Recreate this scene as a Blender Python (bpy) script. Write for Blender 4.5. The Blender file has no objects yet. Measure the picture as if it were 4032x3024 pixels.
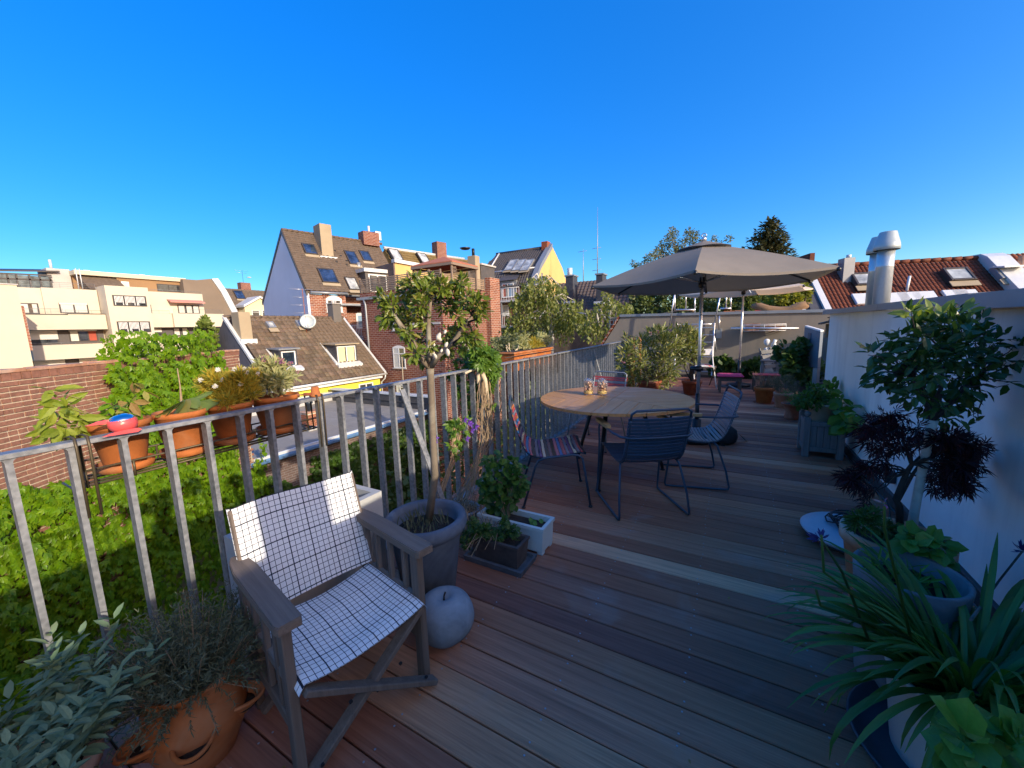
import bpy, math, random
import numpy as np
from mathutils import Vector, Matrix, Quaternion

scene = bpy.context.scene
COL = scene.collection
PI = math.pi

# ---------------------------------------------------------------- camera
EYE = Vector((0.0, 0.0, 1.358))
F_PX, C_PX, C_PY = 1520.78, 2016.0, 1512.0          # focal length / centre for a 4032 px wide picture
PITCH, ROLL, YAW = 0.1441, -0.0301, 0.51484

def cam_axes():
 cp, sp = math.cos(PITCH), math.sin(PITCH)
 rz = Matrix.Rotation(YAW, 3, 'Z')
 fwd = rz @ Vector((0, cp, -sp))
 right = rz @ Vector((1, 0, 0))
 up = right.cross(fwd)
 cr, sr = math.cos(ROLL), math.sin(ROLL)
 return cr * right + sr * up, -sr * right + cr * up, fwd

RIGHT, UP, FWD = cam_axes()
cd = bpy.data.cameras.new('camera')
cam = bpy.data.objects.new('camera', cd)
COL.objects.link(cam)
cam.matrix_world = Matrix(((RIGHT.x, UP.x, -FWD.x, EYE.x), (RIGHT.y, UP.y, -FWD.y, EYE.y),
       (RIGHT.z, UP.z, -FWD.z, EYE.z), (0, 0, 0, 1)))
cd.sensor_fit = 'HORIZONTAL'
cd.sensor_width = 36.0
cd.lens = 36.0 * F_PX / 4032.0
cd.clip_start = 0.02
cd.clip_end = 3000
scene.camera = cam

# ---------------------------------------------------------------- sun and sky
SUN = Vector((1.0, -0.25, 0.365)).normalized()       # towards the sun: low, from the right and a little behind
SUN_EL = math.asin(SUN.z)
SUN_AZ = math.atan2(SUN.x, SUN.y)
SUN_STRENGTH, SKY_STRENGTH = 2.1, 0.15
ld = bpy.data.lights.new('sun', 'SUN')
ld.energy = SUN_STRENGTH
ld.angle = math.radians(0.55)
ld.color = (1.0, 0.88, 0.70)
lo = bpy.data.objects.new('sun', ld)
COL.objects.link(lo)
lo.location = (30, -8, 20)
lo.rotation_euler = (-SUN).to_track_quat('-Z', 'Y').to_euler()

world = bpy.data.worlds.new('World')
scene.world = world
world.use_nodes = True
wn = world.node_tree
sky = wn.nodes.new('ShaderNodeTexSky')
sky.sky_type = 'NISHITA'
sky.sun_disc = False
sky.sun_elevation = SUN_EL
sky.sun_rotation = SUN_AZ
sky.altitude = 0
sky.air_density = 0.8
sky.dust_density = 3.0
sky.ozone_density = 1.6
# deepen the blue smoothly: colour ratios to a power, brightness compressed
sx = wn.nodes.new('ShaderNodeSeparateColor')
sx.mode = 'HSV'
dv = wn.nodes.new('ShaderNodeVectorMath')
dv.operation = 'DIVIDE'
gm = wn.nodes.new('ShaderNodeGamma')
gm.inputs[1].default_value = 2.7
pw_ = wn.nodes.new('ShaderNodeMath')
pw_.operation = 'POWER'
pw_.inputs[1].default_value = 0.6
sc2 = wn.nodes.new('ShaderNodeVectorMath')
sc2.operation = 'SCALE'
hs = wn.nodes.new('ShaderNodeHueSaturation')
hs.inputs['Hue'].default_value = 0.486
hs.inputs['Value'].default_value = 1.42
hs.inputs['Saturation'].default_value = 1.05
bg = wn.nodes['Background']
wn.links.new(sky.outputs[0], sx.inputs[0])
wn.links.new(sky.outputs[0], dv.inputs[0])
wn.links.new(sx.outputs[2], dv.inputs[1])
wn.links.new(dv.outputs[0], gm.inputs[0])
wn.links.new(sx.outputs[2], pw_.inputs[0])
wn.links.new(gm.outputs[0], sc2.inputs[0])
wn.links.new(pw_.outputs[0], sc2.inputs['Scale'])
wn.links.new(sc2.outputs[0], hs.inputs['Color'])
wn.links.new(hs.outputs[0], bg.inputs[0])
bg.inputs[1].default_value = SKY_STRENGTH

scene.view_settings.view_transform = 'Standard'
scene.view_settings.look = 'None'
scene.view_settings.exposure = 1.42
scene.view_settings.gamma = 1.0
try:
 scene.view_settings.use_curve_mapping = False
except Exception:
 pass
scene.render.engine = 'CYCLES'
scene.cycles.max_bounces = 8
scene.cycles.transparent_max_bounces = 12

# ---------------------------------------------------------------- measuring helpers

def ray(u, v):
 return FWD + (u - C_PX) / F_PX * RIGHT - (v - C_PY) / F_PX * UP

def at(uv, x=None, y=None, z=None, o=None, n=None):
 """The place in the world seen at a point of the 4032 px photograph, on a given plane."""
 d = ray(*uv)
 if x is not None:
  t = (x - EYE.x) / d.x
 elif y is not None:
  t = (y - EYE.y) / d.y
 elif z is not None:
  t = (z - EYE.z) / d.z
 else:
  t = (Vector(o) - EYE).dot(Vector(n)) / d.dot(Vector(n))
 return EYE + d * t

def fr(x0, y0, s):
 return lambda x, y: (x0 + x * s, y0 + y * s)

Z1, Z2, Z3, Z4, Z5 = fr(0, 900, .4822), fr(700, 800, .4822), fr(1400, 850, .4822), fr(2300, 800, .4822), fr(3032, 800, .4822)
Z6, Z7, Z8 = fr(1900, 1300, .4822), fr(2700, 1250, .3616), fr(0, 1600, .4822)
ZA, ZB, ZC, ZD = fr(0, 1500, .2712), fr(500, 1450, .2712), fr(1000, 1350, .2712), fr(1700, 1250, .2712)
ZR, ZR2 = fr(3032, 1500, .4822), fr(3032, 2224, .4822)
ZT = fr(1450, 1050, .5126)

def V(*a):
 return Vector(a)

def tag(o, label=None, cat=None, group=None, kind=None):
 if label:
  o['label'] = label
 if cat:
  o['category'] = cat
 if group:
  o['group'] = group
 if kind:
  o['kind'] = kind
 return o

ORG = {}

def thing(name, label, cat, loc=(0, 0, 0), rz=0.0, group=None):
 o = bpy.data.objects.new(name, None)
 o.empty_display_size = 0.1
 COL.objects.link(o)
 o.location = loc
 o.rotation_euler = (0, 0, rz)
 ORG[o.name] = Vector(loc)
 return tag(o, label, cat, group)

def wloc(o):
 return ORG.get(o.name, Vector((0, 0, 0)))

class MB:
 """Collects simple shapes into one mesh."""

 def __init__(s):
  s.v, s.f, s.m, s.sm, s.uv = [], [], [], [], None

 def add(s, vs, fs, mi=0, smooth=False):
  b = len(s.v)
  s.v += [tuple(p) for p in vs]
  for f in fs:
   s.f.append(tuple(i + b for i in f))
   s.m.append(mi)
   s.sm.append(smooth)
  return s

 def box(s, a, b, mi=0, c=0.0, M=None):
  x0, y0, z0 = [min(p, q) for p, q in zip(a, b)]
  x1, y1, z1 = [max(p, q) for p, q in zip(a, b)]
  c = min(c, (x1 - x0) * .45, (y1 - y0) * .45, (z1 - z0) * .45)
  if c <= 0:
   vs = [(x0, y0, z0), (x1, y0, z0), (x1, y1, z0), (x0, y1, z0), (x0, y0, z1), (x1, y0, z1), (x1, y1, z1), (x0, y1, z1)]
   fs = [(3, 2, 1, 0), (4, 5, 6, 7), (0, 1, 5, 4), (1, 2, 6, 5), (2, 3, 7, 6), (3, 0, 4, 7)]
  else:
   X, Y, Z = (x0, x1), (y0, y1), (z0, z1)
   vs, idx = [], {}
   for i in (0, 1):
    for j in (0, 1):
     for k in (0, 1):
      sx, sy, sz = (1, -1)[i] * c, (1, -1)[j] * c, (1, -1)[k] * c
      for ax, p in enumerate(((X[i], Y[j] + sy, Z[k] + sz), (X[i] + sx, Y[j], Z[k] + sz), (X[i] + sx, Y[j] + sy, Z[k]))):
       idx[i, j, k, ax] = len(vs)
       vs.append(p)
   I = idx
   fs = [(I[0, 0, 0, 0], I[0, 0, 1, 0], I[0, 1, 1, 0], I[0, 1, 0, 0]), (I[1, 0, 0, 0], I[1, 1, 0, 0], I[1, 1, 1, 0], I[1, 0, 1, 0]),
     (I[0, 0, 0, 1], I[1, 0, 0, 1], I[1, 0, 1, 1], I[0, 0, 1, 1]), (I[0, 1, 0, 1], I[0, 1, 1, 1], I[1, 1, 1, 1], I[1, 1, 0, 1]),
     (I[0, 0, 0, 2], I[0, 1, 0, 2], I[1, 1, 0, 2], I[1, 0, 0, 2]), (I[0, 0, 1, 2], I[1, 0, 1, 2], I[1, 1, 1, 2], I[0, 1, 1, 2])]
   for i in (0, 1):
    for j in (0, 1):
     q = (I[i, j, 0, 0], I[i, j, 0, 1], I[i, j, 1, 1], I[i, j, 1, 0])
     fs.append(q if (i + j) % 2 == 0 else q[::-1])
     q = (I[i, 0, j, 0], I[i, 1, j, 0], I[i, 1, j, 2], I[i, 0, j, 2])
     fs.append(q if (i + j) % 2 == 0 else q[::-1])
     q = (I[0, i, j, 1], I[0, i, j, 2], I[1, i, j, 2], I[1, i, j, 1])
     fs.append(q if (i + j) % 2 == 0 else q[::-1])
     for k in (0, 1):
      t = (I[i, j, k, 0], I[i, j, k, 1], I[i, j, k, 2])
      fs.append(t if (i + j + k) % 2 else t[::-1])
  if M is not None:
   vs = [M @ Vector(p) for p in vs]
  return s.add(vs, fs, mi)

 def bar(s, p, q, w, h, mi=0, c=0.0, up=(0, 0, 1)):
  """A rectangular bar from p to q, w wide across and h tall along up."""
  p, q = Vector(p), Vector(q)
  d = q - p
  L = d.length
  d.normalize()
  u = Vector(up)
  x = d.cross(u)
  if x.length < 1e-4:
   x = d.cross(Vector((1, 0, 0)))
  x.normalize()
  u = x.cross(d)
  M = Matrix(((d.x, x.x, u.x, p.x), (d.y, x.y, u.y, p.y), (d.z, x.z, u.z, p.z), (0, 0, 0, 1)))
  return s.box((0, -w / 2, -h / 2), (L, w / 2, h / 2), mi, c, M)

 def tube(s, pts, r, n=8, mi=0, cap=True, smooth=True):
  pts = [Vector(p) for p in pts]
  if not isinstance(r, (list, tuple)):
   r = [r] * len(pts)
  ts = []
  for i in range(len(pts)):
   a, b = pts[max(0, i - 1)], pts[min(len(pts) - 1, i + 1)]
   t = b - a
   ts.append(t.normalized() if t.length > 1e-9 else Vector((0, 0, 1)))
  u = ts[0].cross(Vector((0, 0, 1)))
  if u.length < 1e-3:
   u = ts[0].cross(Vector((1, 0, 0)))
  u.normalize()
  vs = []
  for i, (p, t) in enumerate(zip(pts, ts)):
   u = u - t * u.dot(t)
   if u.length < 1e-6:
    u = t.orthogonal()
   u.normalize()
   w = t.cross(u)
   for k in range(n):
    a = 2 * PI * k / n
    vs.append(p + (u * math.cos(a) + w * math.sin(a)) * r[i])
  fs = []
  for i in range(len(pts) - 1):
   for k in range(n):
    k2 = (k + 1) % n
    fs.append((i * n + k, i * n + k2, (i + 1) * n + k2, (i + 1) * n + k))
  s.add(vs, fs, mi, smooth)
  if cap:
   m = len(pts) - 1
   b = len(s.v) - len(vs)
   s.f += [tuple(b + k for k in range(n))[::-1], tuple(b + m * n + k for k in range(n))]
   s.m += [mi, mi]
   s.sm += [False, False]
  return s

 def lathe(s, prof, c=(0, 0, 0), n=24, mi=0, smooth=True, sx=1.0, sy=1.0, wob=None):
  vs, fs = [], []
  for i, (r, z) in enumerate(prof):
   for k in range(n):
    a = 2 * PI * k / n
    rr = r * (wob(a, z) if wob else 1.0)
    vs.append((c[0] + rr * sx * math.cos(a), c[1] + rr * sy * math.sin(a), c[2] + z))
  for i in range(len(prof) - 1):
   for k in range(n):
    k2 = (k + 1) % n
    fs.append((i * n + k, i * n + k2, (i + 1) * n + k2, (i + 1) * n + k))
  s.add(vs, fs, mi, smooth)
  b = len(s.v) - len(vs)
  if prof[0][0] > 1e-6:
   s.f.append(tuple(b + k for k in range(n))[::-1]); s.m.append(mi); s.sm.append(False)
  if prof[-1][0] > 1e-6:
   m = len(prof) - 1
   s.f.append(tuple(b + m * n + k for k in range(n))); s.m.append(mi); s.sm.append(False)
  return s

 def prism(s, poly, d, mi=0):
  """Extrude a planar polygon (list of 3d points) along vector d."""
  n = len(poly)
  d = Vector(d)
  P = [Vector(p) for p in poly]
  nrm = Vector((0, 0, 0))
  for i in range(n):
   nrm += (P[i] - P[0]).cross(P[(i + 1) % n] - P[0])
  if nrm.dot(d) > 0:
   P = P[::-1]
  vs = P + [p + d for p in P]
  fs = [tuple(range(n)), tuple(range(2 * n - 1, n - 1, -1))]
  for i in range(n):
   j = (i + 1) % n
   fs.append((j, i, n + i, n + j))
  return s.add(vs, fs, mi)

 def sheet(s, fn, nu, nv, mi=0, smooth=True, uvscale=None, thick=0.0):
  vs = [fn(i / nu, j / nv) for i in range(nu + 1) for j in range(nv + 1)]
  fs = [(i * (nv + 1) + j, (i + 1) * (nv + 1) + j, (i + 1) * (nv + 1) + j + 1, i * (nv + 1) + j + 1) for i in range(nu) for j in range(nv)]
  b = len(s.v)
  s.add(vs, fs, mi, smooth)
  if uvscale:
   if s.uv is None:
    s.uv = {}
   for i in range(nu + 1):
    for j in range(nv + 1):
     s.uv[b + i * (nv + 1) + j] = (i / nu * uvscale[0], j / nv * uvscale[1])
  return s

 def build(s, name, mats, parent=None, world=True, label=None, cat=None, group=None, kind=None, col=None):
  """One object. World coordinates are made relative to the parent's place; local ones are kept."""
  me = bpy.data.meshes.new(name)
  off = wloc(parent) if (parent is not None and world) else Vector((0, 0, 0))
  vs = s.v if off.length == 0 else [(x - off.x, y - off.y, z - off.z) for x, y, z in s.v]
  me.from_pydata(vs, [], s.f)
  if not isinstance(mats, (list, tuple)):
   mats = [mats]
  for m in mats:
   me.materials.append(m)
  me.polygons.foreach_set('material_index', s.m)
  me.polygons.foreach_set('use_smooth', s.sm)
  if s.uv is not None:
   ul = me.uv_layers.new(name='UVMap')
   for lp in me.loops:
    ul.data[lp.index].uv = s.uv.get(lp.vertex_index, (0, 0))
  o = bpy.data.objects.new(name, me)
  COL.objects.link(o)
  if parent is not None:
   o.parent = parent
   if world:
    ORG[o.name] = off
  if col is not None:
   o.color = (*col, 1)
  return tag(o, label, cat, group, kind)

def inst(src, parent=None, loc=None, rot=None, scale=None, col=None, name=None):
 """A copy that shares mesh data."""
 o = src.copy()
 COL.objects.link(o)
 o.parent = parent if parent is not None else src.parent
 if loc is not None:
  o.location = loc
 if rot is not None:
  o.rotation_euler = rot
 if scale is not None:
  o.scale = scale
 if col is not None:
  o.color = (*col, 1)
 return o

KIDS = {}

def dup(root, loc, rz, label=None, group=None, recol=None):
 """A copy of a thing with copies of its parts and sub-parts."""
 r = root.copy()
 COL.objects.link(r)
 r.location = loc
 r.rotation_euler = (0, 0, rz)
 if label:
  r['label'] = label
 if group:
  r['group'] = group
 ORG[r.name] = Vector(loc)
 for ch in list(root.children):
  c = ch.copy()
  COL.objects.link(c)
  c.parent = r
  if recol:
   recol(c)
  for g in ch.children:
   d = g.copy()
   COL.objects.link(d)
   d.parent = c
 return r

# ---------------------------------------------------------------- leaves and other small repeated shapes
def tmpl(kind):
 """Leaf shapes: length 1 along +y, facing +z. Returns (verts, faces)."""
 if kind == 'oval':
  v = [(0, 0, 0), (-.21, .3, .06), (.21, .3, .06), (-.19, .68, .03), (.19, .68, .03), (0, 1, -.08), (0, .32, 0), (0, .68, -.03)]
  f = [(0, 6, 1), (0, 2, 6), (1, 6, 7, 3), (6, 2, 4, 7), (3, 7, 5), (7, 4, 5)]
 elif kind == 'round':
  v = [(0, 0, 0), (-.36, .2, .07), (.36, .2, .07), (-.42, .62, .05), (.42, .62, .05), (0, 1, -.06), (0, .2, 0), (0, .62, -.02)]
  f = [(0, 6, 1), (0, 2, 6), (1, 6, 7, 3), (6, 2, 4, 7), (3, 7, 5), (7, 4, 5)]
 elif kind == 'lance':
  v = [(0, 0, 0), (-.08, .35, .03), (.08, .35, .03), (-.06, .7, 0), (.06, .7, 0), (0, 1, -.1), (0, .35, 0), (0, .7, -.04)]
  f = [(0, 6, 1), (0, 2, 6), (1, 6, 7, 3), (6, 2, 4, 7), (3, 7, 5), (7, 4, 5)]
 elif kind == 'needle':
  v = [(-.05, 0, 0), (.05, 0, 0), (.04, .6, .02), (-.04, .6, .02), (0, 1, -.02)]
  f = [(0, 1, 2, 3), (3, 2, 4)]
 elif kind == 'quad':
  v = [(0, 0, 0), (-.3, .5, .05), (0, 1, -.05), (.3, .5, .05)]
  f = [(0, 2, 1), (0, 3, 2)]
 elif kind in ('five', 'maple', 'lobed', 'three'):
  spec = {'five': ([(-72, .62), (-36, .9), (0, 1.0), (36, .9), (72, .62)], .2, .55),
    'maple': ([(-100, .6), (-62, .85), (-28, 1.0), (4, 1.1), (34, 1.0), (66, .85), (102, .6)], .06, .5),
    'lobed': ([(-80, .6), (-40, .85), (0, 1.0), (40, .85), (80, .6)], .24, .5),
    'three': ([(-55, .8), (0, 1.0), (55, .8)], .3, .55)}[kind]
  v, f = [], []
  for a, L in spec[0]:
   a = math.radians(a)
   d, p = V(math.sin(a), math.cos(a), 0), V(math.cos(a), -math.sin(a), 0)
   b = len(v)
   m = d * (L * spec[2])
   v += [V(0, 0, 0), m - p * spec[1] * L + V(0, 0, .05), m + V(0, 0, -.02), m + p * spec[1] * L + V(0, 0, .05), d * L + V(0, 0, -.14 * L)]
   f += [(b, b + 2, b + 1), (b, b + 3, b + 2), (b + 1, b + 2, b + 4), (b + 2, b + 3, b + 4)]
  v = [(p[0], p[1] + .12, p[2]) for p in v]
 return [tuple(p) for p in v], f

TM = {}

def leafmesh(kind, mat):
 k = (kind, mat.name)
 if k not in TM:
  v, f = tmpl(kind)
  me = bpy.data.meshes.new('leaf')
  me.from_pydata(v, [], f)
  me.materials.append(mat)
  TM[k] = me
 return TM[k]

def basis(y, z):
 y = Vector(y).normalized()
 z = Vector(z)
 x = y.cross(z)
 if x.length < 1e-4:
  x = y.orthogonal()
 x.normalize()
 z = x.cross(y)
 return x, y, z

def bake(kind, xs, mat, name, parent, kind_prop='stuff', label=None, cat=None, top=False):
 """Many copies of one leaf shape in one mesh. xs: list of (pos, dir, up, size[, width])."""
 tv, tf = tmpl(kind)
 tv = np.array(tv, float)
 n, m = len(xs), len(tv)
 off = wloc(parent) if parent is not None else Vector((0, 0, 0))
 A = np.empty((n, m, 3))
 for i, t in enumerate(xs):
  x, y, z = basis(t[1], t[2])
  s = t[3]
  w = s * (t[4] if len(t) > 4 else 1.0)
  R = np.array([[x.x * w, x.y * w, x.z * w], [y.x * s, y.y * s, y.z * s], [z.x * s, z.y * s, z.z * s]])
  A[i] = tv @ R + np.array([t[0][0] - off.x, t[0][1] - off.y, t[0][2] - off.z])
 me = bpy.data.meshes.new(name)
 me.vertices.add(n * m)
 me.vertices.foreach_set('co', A.reshape(-1))
 base = (np.arange(n) * m)
 loops, starts, totals = [], [], []
 st = 0
 flat = np.concatenate([np.array(f) for f in tf])
 lens = np.array([len(f) for f in tf])
 L = len(flat)
 me.loops.add(n * L)
 me.loops.foreach_set('vertex_index', (base[:, None] + flat[None, :]).reshape(-1).astype(np.int32))
 me.polygons.add(n * len(tf))
 s0 = np.concatenate([[0], np.cumsum(lens)[:-1]])
 me.polygons.foreach_set('loop_start', ((np.arange(n) * L)[:, None] + s0[None, :]).reshape(-1).astype(np.int32))
 me.update(calc_edges=True)
 me.validate()
 me.materials.append(mat)
 o = bpy.data.objects.new(name, me)
 COL.objects.link(o)
 if parent is not None:
  o.parent = parent
  ORG[o.name] = off
 return tag(o, label, cat, None, kind_prop)

def leaves(parent, kind, xs, mat, name='leaf', limit=0, rest='foliage'):
 """The nearest `limit` leaves as objects of their own, the rest as one mesh."""
 off = wloc(parent)
 if limit:
  xs = sorted(xs, key=lambda t: (Vector(t[0]) - EYE).length)
  me = leafmesh(kind, mat)
  for t in xs[:limit]:
   x, y, z = basis(t[1], t[2])
   s = t[3]
   w = s * (t[4] if len(t) > 4 else 1.0)
   o = bpy.data.objects.new(name, me)
   COL.objects.link(o)
   o.parent = parent
   p = Vector(t[0]) - off
   o.matrix_local = Matrix(((x.x * w, y.x * s, z.x * s, p.x), (x.y * w, y.y * s, z.y * s, p.y), (x.z * w, y.z * s, z.z * s, p.z), (0, 0, 0, 1)))
 if len(xs) > limit:
  bake(kind, xs[limit:], mat, rest, parent)

def rdir(R):
 while True:
  v = Vector((R.uniform(-1, 1), R.uniform(-1, 1), R.uniform(-1, 1)))
  if .05 < v.length < 1:
   return v.normalized()

def sub_path(a, b, n, R, jit, sag=0.0):
 a, b = Vector(a), Vector(b)
 out = []
 for i in range(n + 1):
  t = i / n
  p = a.lerp(b, t)
  if 0 < i < n:
   p = p + rdir(R) * jit
  p.z -= sag * 4 * t * (1 - t)
  out.append(p)
 return out
# ---------------------------------------------------------------- materials
MATS = {}

class NT:
 def __init__(s, name):
  m = bpy.data.materials.new(name)
  m.use_nodes = True
  s.m, s.t = m, m.node_tree
  s.b = s.t.nodes['Principled BSDF']

 def n(s, typ, **kw):
  nd = s.t.nodes.new('ShaderNode' + typ)
  for k, v in kw.items():
   setattr(nd, k, v)
  return nd

 def l(s, a, b):
  s.t.links.new(a, b)

 def coords(s, stretch=(1, 1, 1), rand=True, out='Object'):
  tc = s.n('TexCoord')
  mp = s.n('Mapping')
  mp.inputs['Scale'].default_value = stretch
  s.l(tc.outputs[out], mp.inputs['Vector'])
  if rand:
   oi = s.n('ObjectInfo')
   vm = s.n('VectorMath', operation='SCALE')
   cx = s.n('CombineXYZ')
   for k in range(3):
    s.l(oi.outputs['Random'], cx.inputs[k])
   s.l(cx.outputs[0], vm.inputs[0])
   vm.inputs['Scale'].default_value = 40.0
   s.l(vm.outputs[0], mp.inputs['Location'])
  return mp.outputs[0]

 def noise(s, vec, scale, detail=6, rough=.6, dist=0.0):
  nz = s.n('TexNoise')
  nz.inputs['Scale'].default_value = scale
  nz.inputs['Detail'].default_value = detail
  nz.inputs['Roughness'].default_value = rough
  nz.inputs['Distortion'].default_value = dist
  s.l(vec, nz.inputs['Vector'])
  return nz.outputs['Fac']

 def ramp(s, fac, stops, interp='LINEAR'):
  r = s.n('ValToRGB')
  r.color_ramp.interpolation = interp
  e = r.color_ramp.elements
  while len(e) < len(stops):
   e.new(0.5)
  for k, (p, c) in enumerate(stops):
   e[k].position = p
   e[k].color = (*c, 1) if len(c) == 3 else c
  s.l(fac, r.inputs[0])
  return r.outputs[0]

 def mix(s, fac, a, b, mode='MIX'):
  mx = s.n('Mix', data_type='RGBA', blend_type=mode)
  for sock, v in ((mx.inputs[0], fac), (mx.inputs[6], a), (mx.inputs[7], b)):
   if isinstance(v, (int, float)):
    sock.default_value = v
   elif isinstance(v, (tuple, list)):
    sock.default_value = (*v, 1) if len(v) == 3 else v
   else:
    s.l(v, sock)
  return mx.outputs[2]

 def math(s, op, a, b=0.0):
  m = s.n('Math', operation=op)
  for k, v in enumerate((a, b)):
   if isinstance(v, (int, float)):
    m.inputs[k].default_value = v
   else:
    s.l(v, m.inputs[k])
  return m.outputs[0]

 def bump(s, h, strength=.3, dist=.01):
  bp = s.n('Bump')
  bp.inputs['Strength'].default_value = strength
  bp.inputs['Distance'].default_value = dist
  s.l(h, bp.inputs['Height'])
  s.l(bp.outputs[0], s.b.inputs['Normal'])

 def fin(s, col=None, rough=.6, metal=0.0, spec=.5):
  if col is not None:
   if isinstance(col, (tuple, list)):
    s.b.inputs['Base Color'].default_value = (*col, 1)
   else:
    s.l(col, s.b.inputs['Base Color'])
  if isinstance(rough, (int, float)):
   s.b.inputs['Roughness'].default_value = rough
  else:
   s.l(rough, s.b.inputs['Roughness'])
  s.b.inputs['Metallic'].default_value = metal
  s.b.inputs['Specular IOR Level'].default_value = spec
  MATS[s.m.name] = s.m
  return s.m

def plain(name, c, rough=.6, metal=0.0, var=.18, scale=6.0, bump=0.15, bdist=.004, stretch=(1, 1, 1), spec=.5, objcol=False, fine=60.0, dark=None):
 """A surface with mottled colour, fine grain and slight relief. objcol: the object's own colour tints it."""
 t = NT(name)
 v = t.coords(stretch)
 a = t.noise(v, scale, 5, .6, .3)
 b = t.noise(v, fine, 4, .6)
 h = t.math('ADD', t.math('MULTIPLY', a, .6), t.math('MULTIPLY', b, .4))
 lo = tuple(x * (1 - var) for x in c) if dark is None else dark
 hi = tuple(min(1, x * (1 + var)) for x in c)
 col = t.ramp(h, [(.32, lo), (.68, hi)])
 if objcol:
  oi = t.n('ObjectInfo')
  col = t.mix(1.0, col, oi.outputs['Color'], 'MULTIPLY')
 if bump:
  t.bump(h, bump, bdist)
 rr = t.ramp(b, [(.3, (rough * .85,) * 3), (.7, (min(1, rough * 1.12),) * 3)])
 return t.fin(col, rr, metal, spec)

def wood(name, c, axis=0, rough=.6, grain=.35, objcol=False, spec=.4, patch=None, sc=1.0):
 t = NT(name)
 st = [38 * sc, 38 * sc, 38 * sc]
 st[axis] = 1.6 * sc
 v = t.coords(tuple(st))
 g = t.noise(v, 1.0, 8, .7, .6)
 st2 = [160 * sc, 160 * sc, 160 * sc]
 st2[axis] = 3.0 * sc
 g2 = t.noise(t.coords(tuple(st2)), 1.0, 3, .6)
 pb = t.noise(t.coords((2.2, 2.2, 2.2)), 1.0, 4, .6, .5)
 h = t.math('ADD', t.math('MULTIPLY', g, .7), t.math('MULTIPLY', g2, .3))
 col = t.ramp(h, [(.28, tuple(x * (1 - grain) for x in c)), (.5, c), (.72, tuple(min(1, x * (1 + grain)) for x in c))])
 if objcol:
  oi = t.n('ObjectInfo')
  col = t.mix(1.0, col, oi.outputs['Color'], 'MULTIPLY')
 if patch:
  col = t.mix(t.ramp(pb, [(.58, (0, 0, 0)), (.78, (.55, .55, .55))]), col, patch)
 t.bump(h, .35, .003)
 rr = t.ramp(pb, [(.3, (rough * .8,) * 3), (.7, (min(1, rough * 1.2),) * 3)])
 return t.fin(col, rr, 0, spec)

def leafmat(name, cols, rough=.42, trans=.35, tcol=None, spec=.4):
 """Leaf: colour varies leaf by leaf; light shines through a little."""
 t = NT(name)
 oi, ge = t.n('ObjectInfo'), t.n('NewGeometry')
 r = t.math('FRACT', t.math('ADD', t.math('MULTIPLY', oi.outputs['Random'], 3.7), ge.outputs['Random Per Island']))
 k = len(cols)
 col = t.ramp(r, [((i + .5) / k, c) for i, c in enumerate(cols)])
 v = t.coords((1, 1, 1), False)
 col = t.mix(.35, col, t.ramp(t.noise(v, 9, 3), [(.3, (.45, .45, .45)), (.7, (1, 1, 1))]), 'MULTIPLY')
 m = t.fin(col, rough, 0, spec)
 tr = t.n('BsdfTranslucent')
 tc = t.mix(1.0, col, tcol or (1.6, 1.5, .5), 'MULTIPLY')
 t.l(tc, tr.inputs[0])
 mx = t.n('MixShader')
 mx.inputs[0].default_value = trans
 t.l(t.b.outputs[0], mx.inputs[1])
 t.l(tr.outputs[0], mx.inputs[2])
 t.l(mx.outputs[0], t.t.nodes['Material Output'].inputs[0])
 return m

def brickmat(name, c1, c2, mortar, scale=1.0, axis='x'):
 """Brickwork of far walls: rows too small to pick apart. Object coordinates in metres; wall along x or y."""
 t = NT(name)
 tc = t.n('TexCoord')
 sp = t.n('SeparateXYZ')
 t.l(tc.outputs['Object'], sp.inputs[0])
 cb = t.n('CombineXYZ')
 s = t.math('ADD', sp.outputs[0], sp.outputs[1])
 t.l(s, cb.inputs[0])
 t.l(sp.outputs[2], cb.inputs[1])
 br = t.n('TexBrick')
 br.offset = .5
 br.inputs['Scale'].default_value = 1.0
 br.inputs['Brick Width'].default_value = .25 * scale
 br.inputs['Row Height'].default_value = .0833 * scale
 br.inputs['Mortar Size'].default_value = .011 * scale
 br.inputs['Mortar Smooth'].default_value = .2
 br.inputs['Color1'].default_value = (*c1, 1)
 br.inputs['Color2'].default_value = (*c2, 1)
 br.inputs['Mortar'].default_value = (*mortar, 1)
 t.l(cb.outputs[0], br.inputs['Vector'])
 nz = t.noise(tc.outputs['Object'], 1.4, 5)
 col = t.mix(.5, br.outputs['Color'], t.ramp(nz, [(.3, (.55, .5, .5)), (.7, (1.15, 1.1, 1.1))]), 'MULTIPLY')
 t.bump(t.math('SUBTRACT', 1.0, br.outputs['Fac']), .5, .01)
 return t.fin(col, .85, 0, .2)

M = {}
# deck, wood
M['deck'] = wood('deck_wood', (.74, .42, .285), 0, .58, .5, True, .2, (.36, .27, .23))
M['teak'] = wood('teak_table', (.46, .235, .085), 1, .5, .28, True, .4)
M['grey_wood'] = wood('weathered_wood', (.155, .118, .092), 2, .8, .42, False, .25, (.24, .215, .2))
M['grey_wood_x'] = wood('weathered_wood_arm', (.17, .13, .10), 1, .8, .4, False, .25, (.26, .235, .22))
M['bamboo'] = wood('bamboo_arm', (.42, .27, .12), 1, .45, .2, False)
M['planter_wood'] = wood('planter_wood', (.17, .165, .16), 2, .8, .4, False, .25, (.11, .12, .11))
M['fence_wood'] = wood('fence_wood', (.25, .19, .145), 0, .8, .3, True, .2)
M['driftwood'] = wood('driftwood', (.25, .155, .085), 0, .85, .5, False, .2)
M['reed'] = wood('reed_mat', (.36, .18, .07), 2, .7, .4, True, .3)
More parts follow.
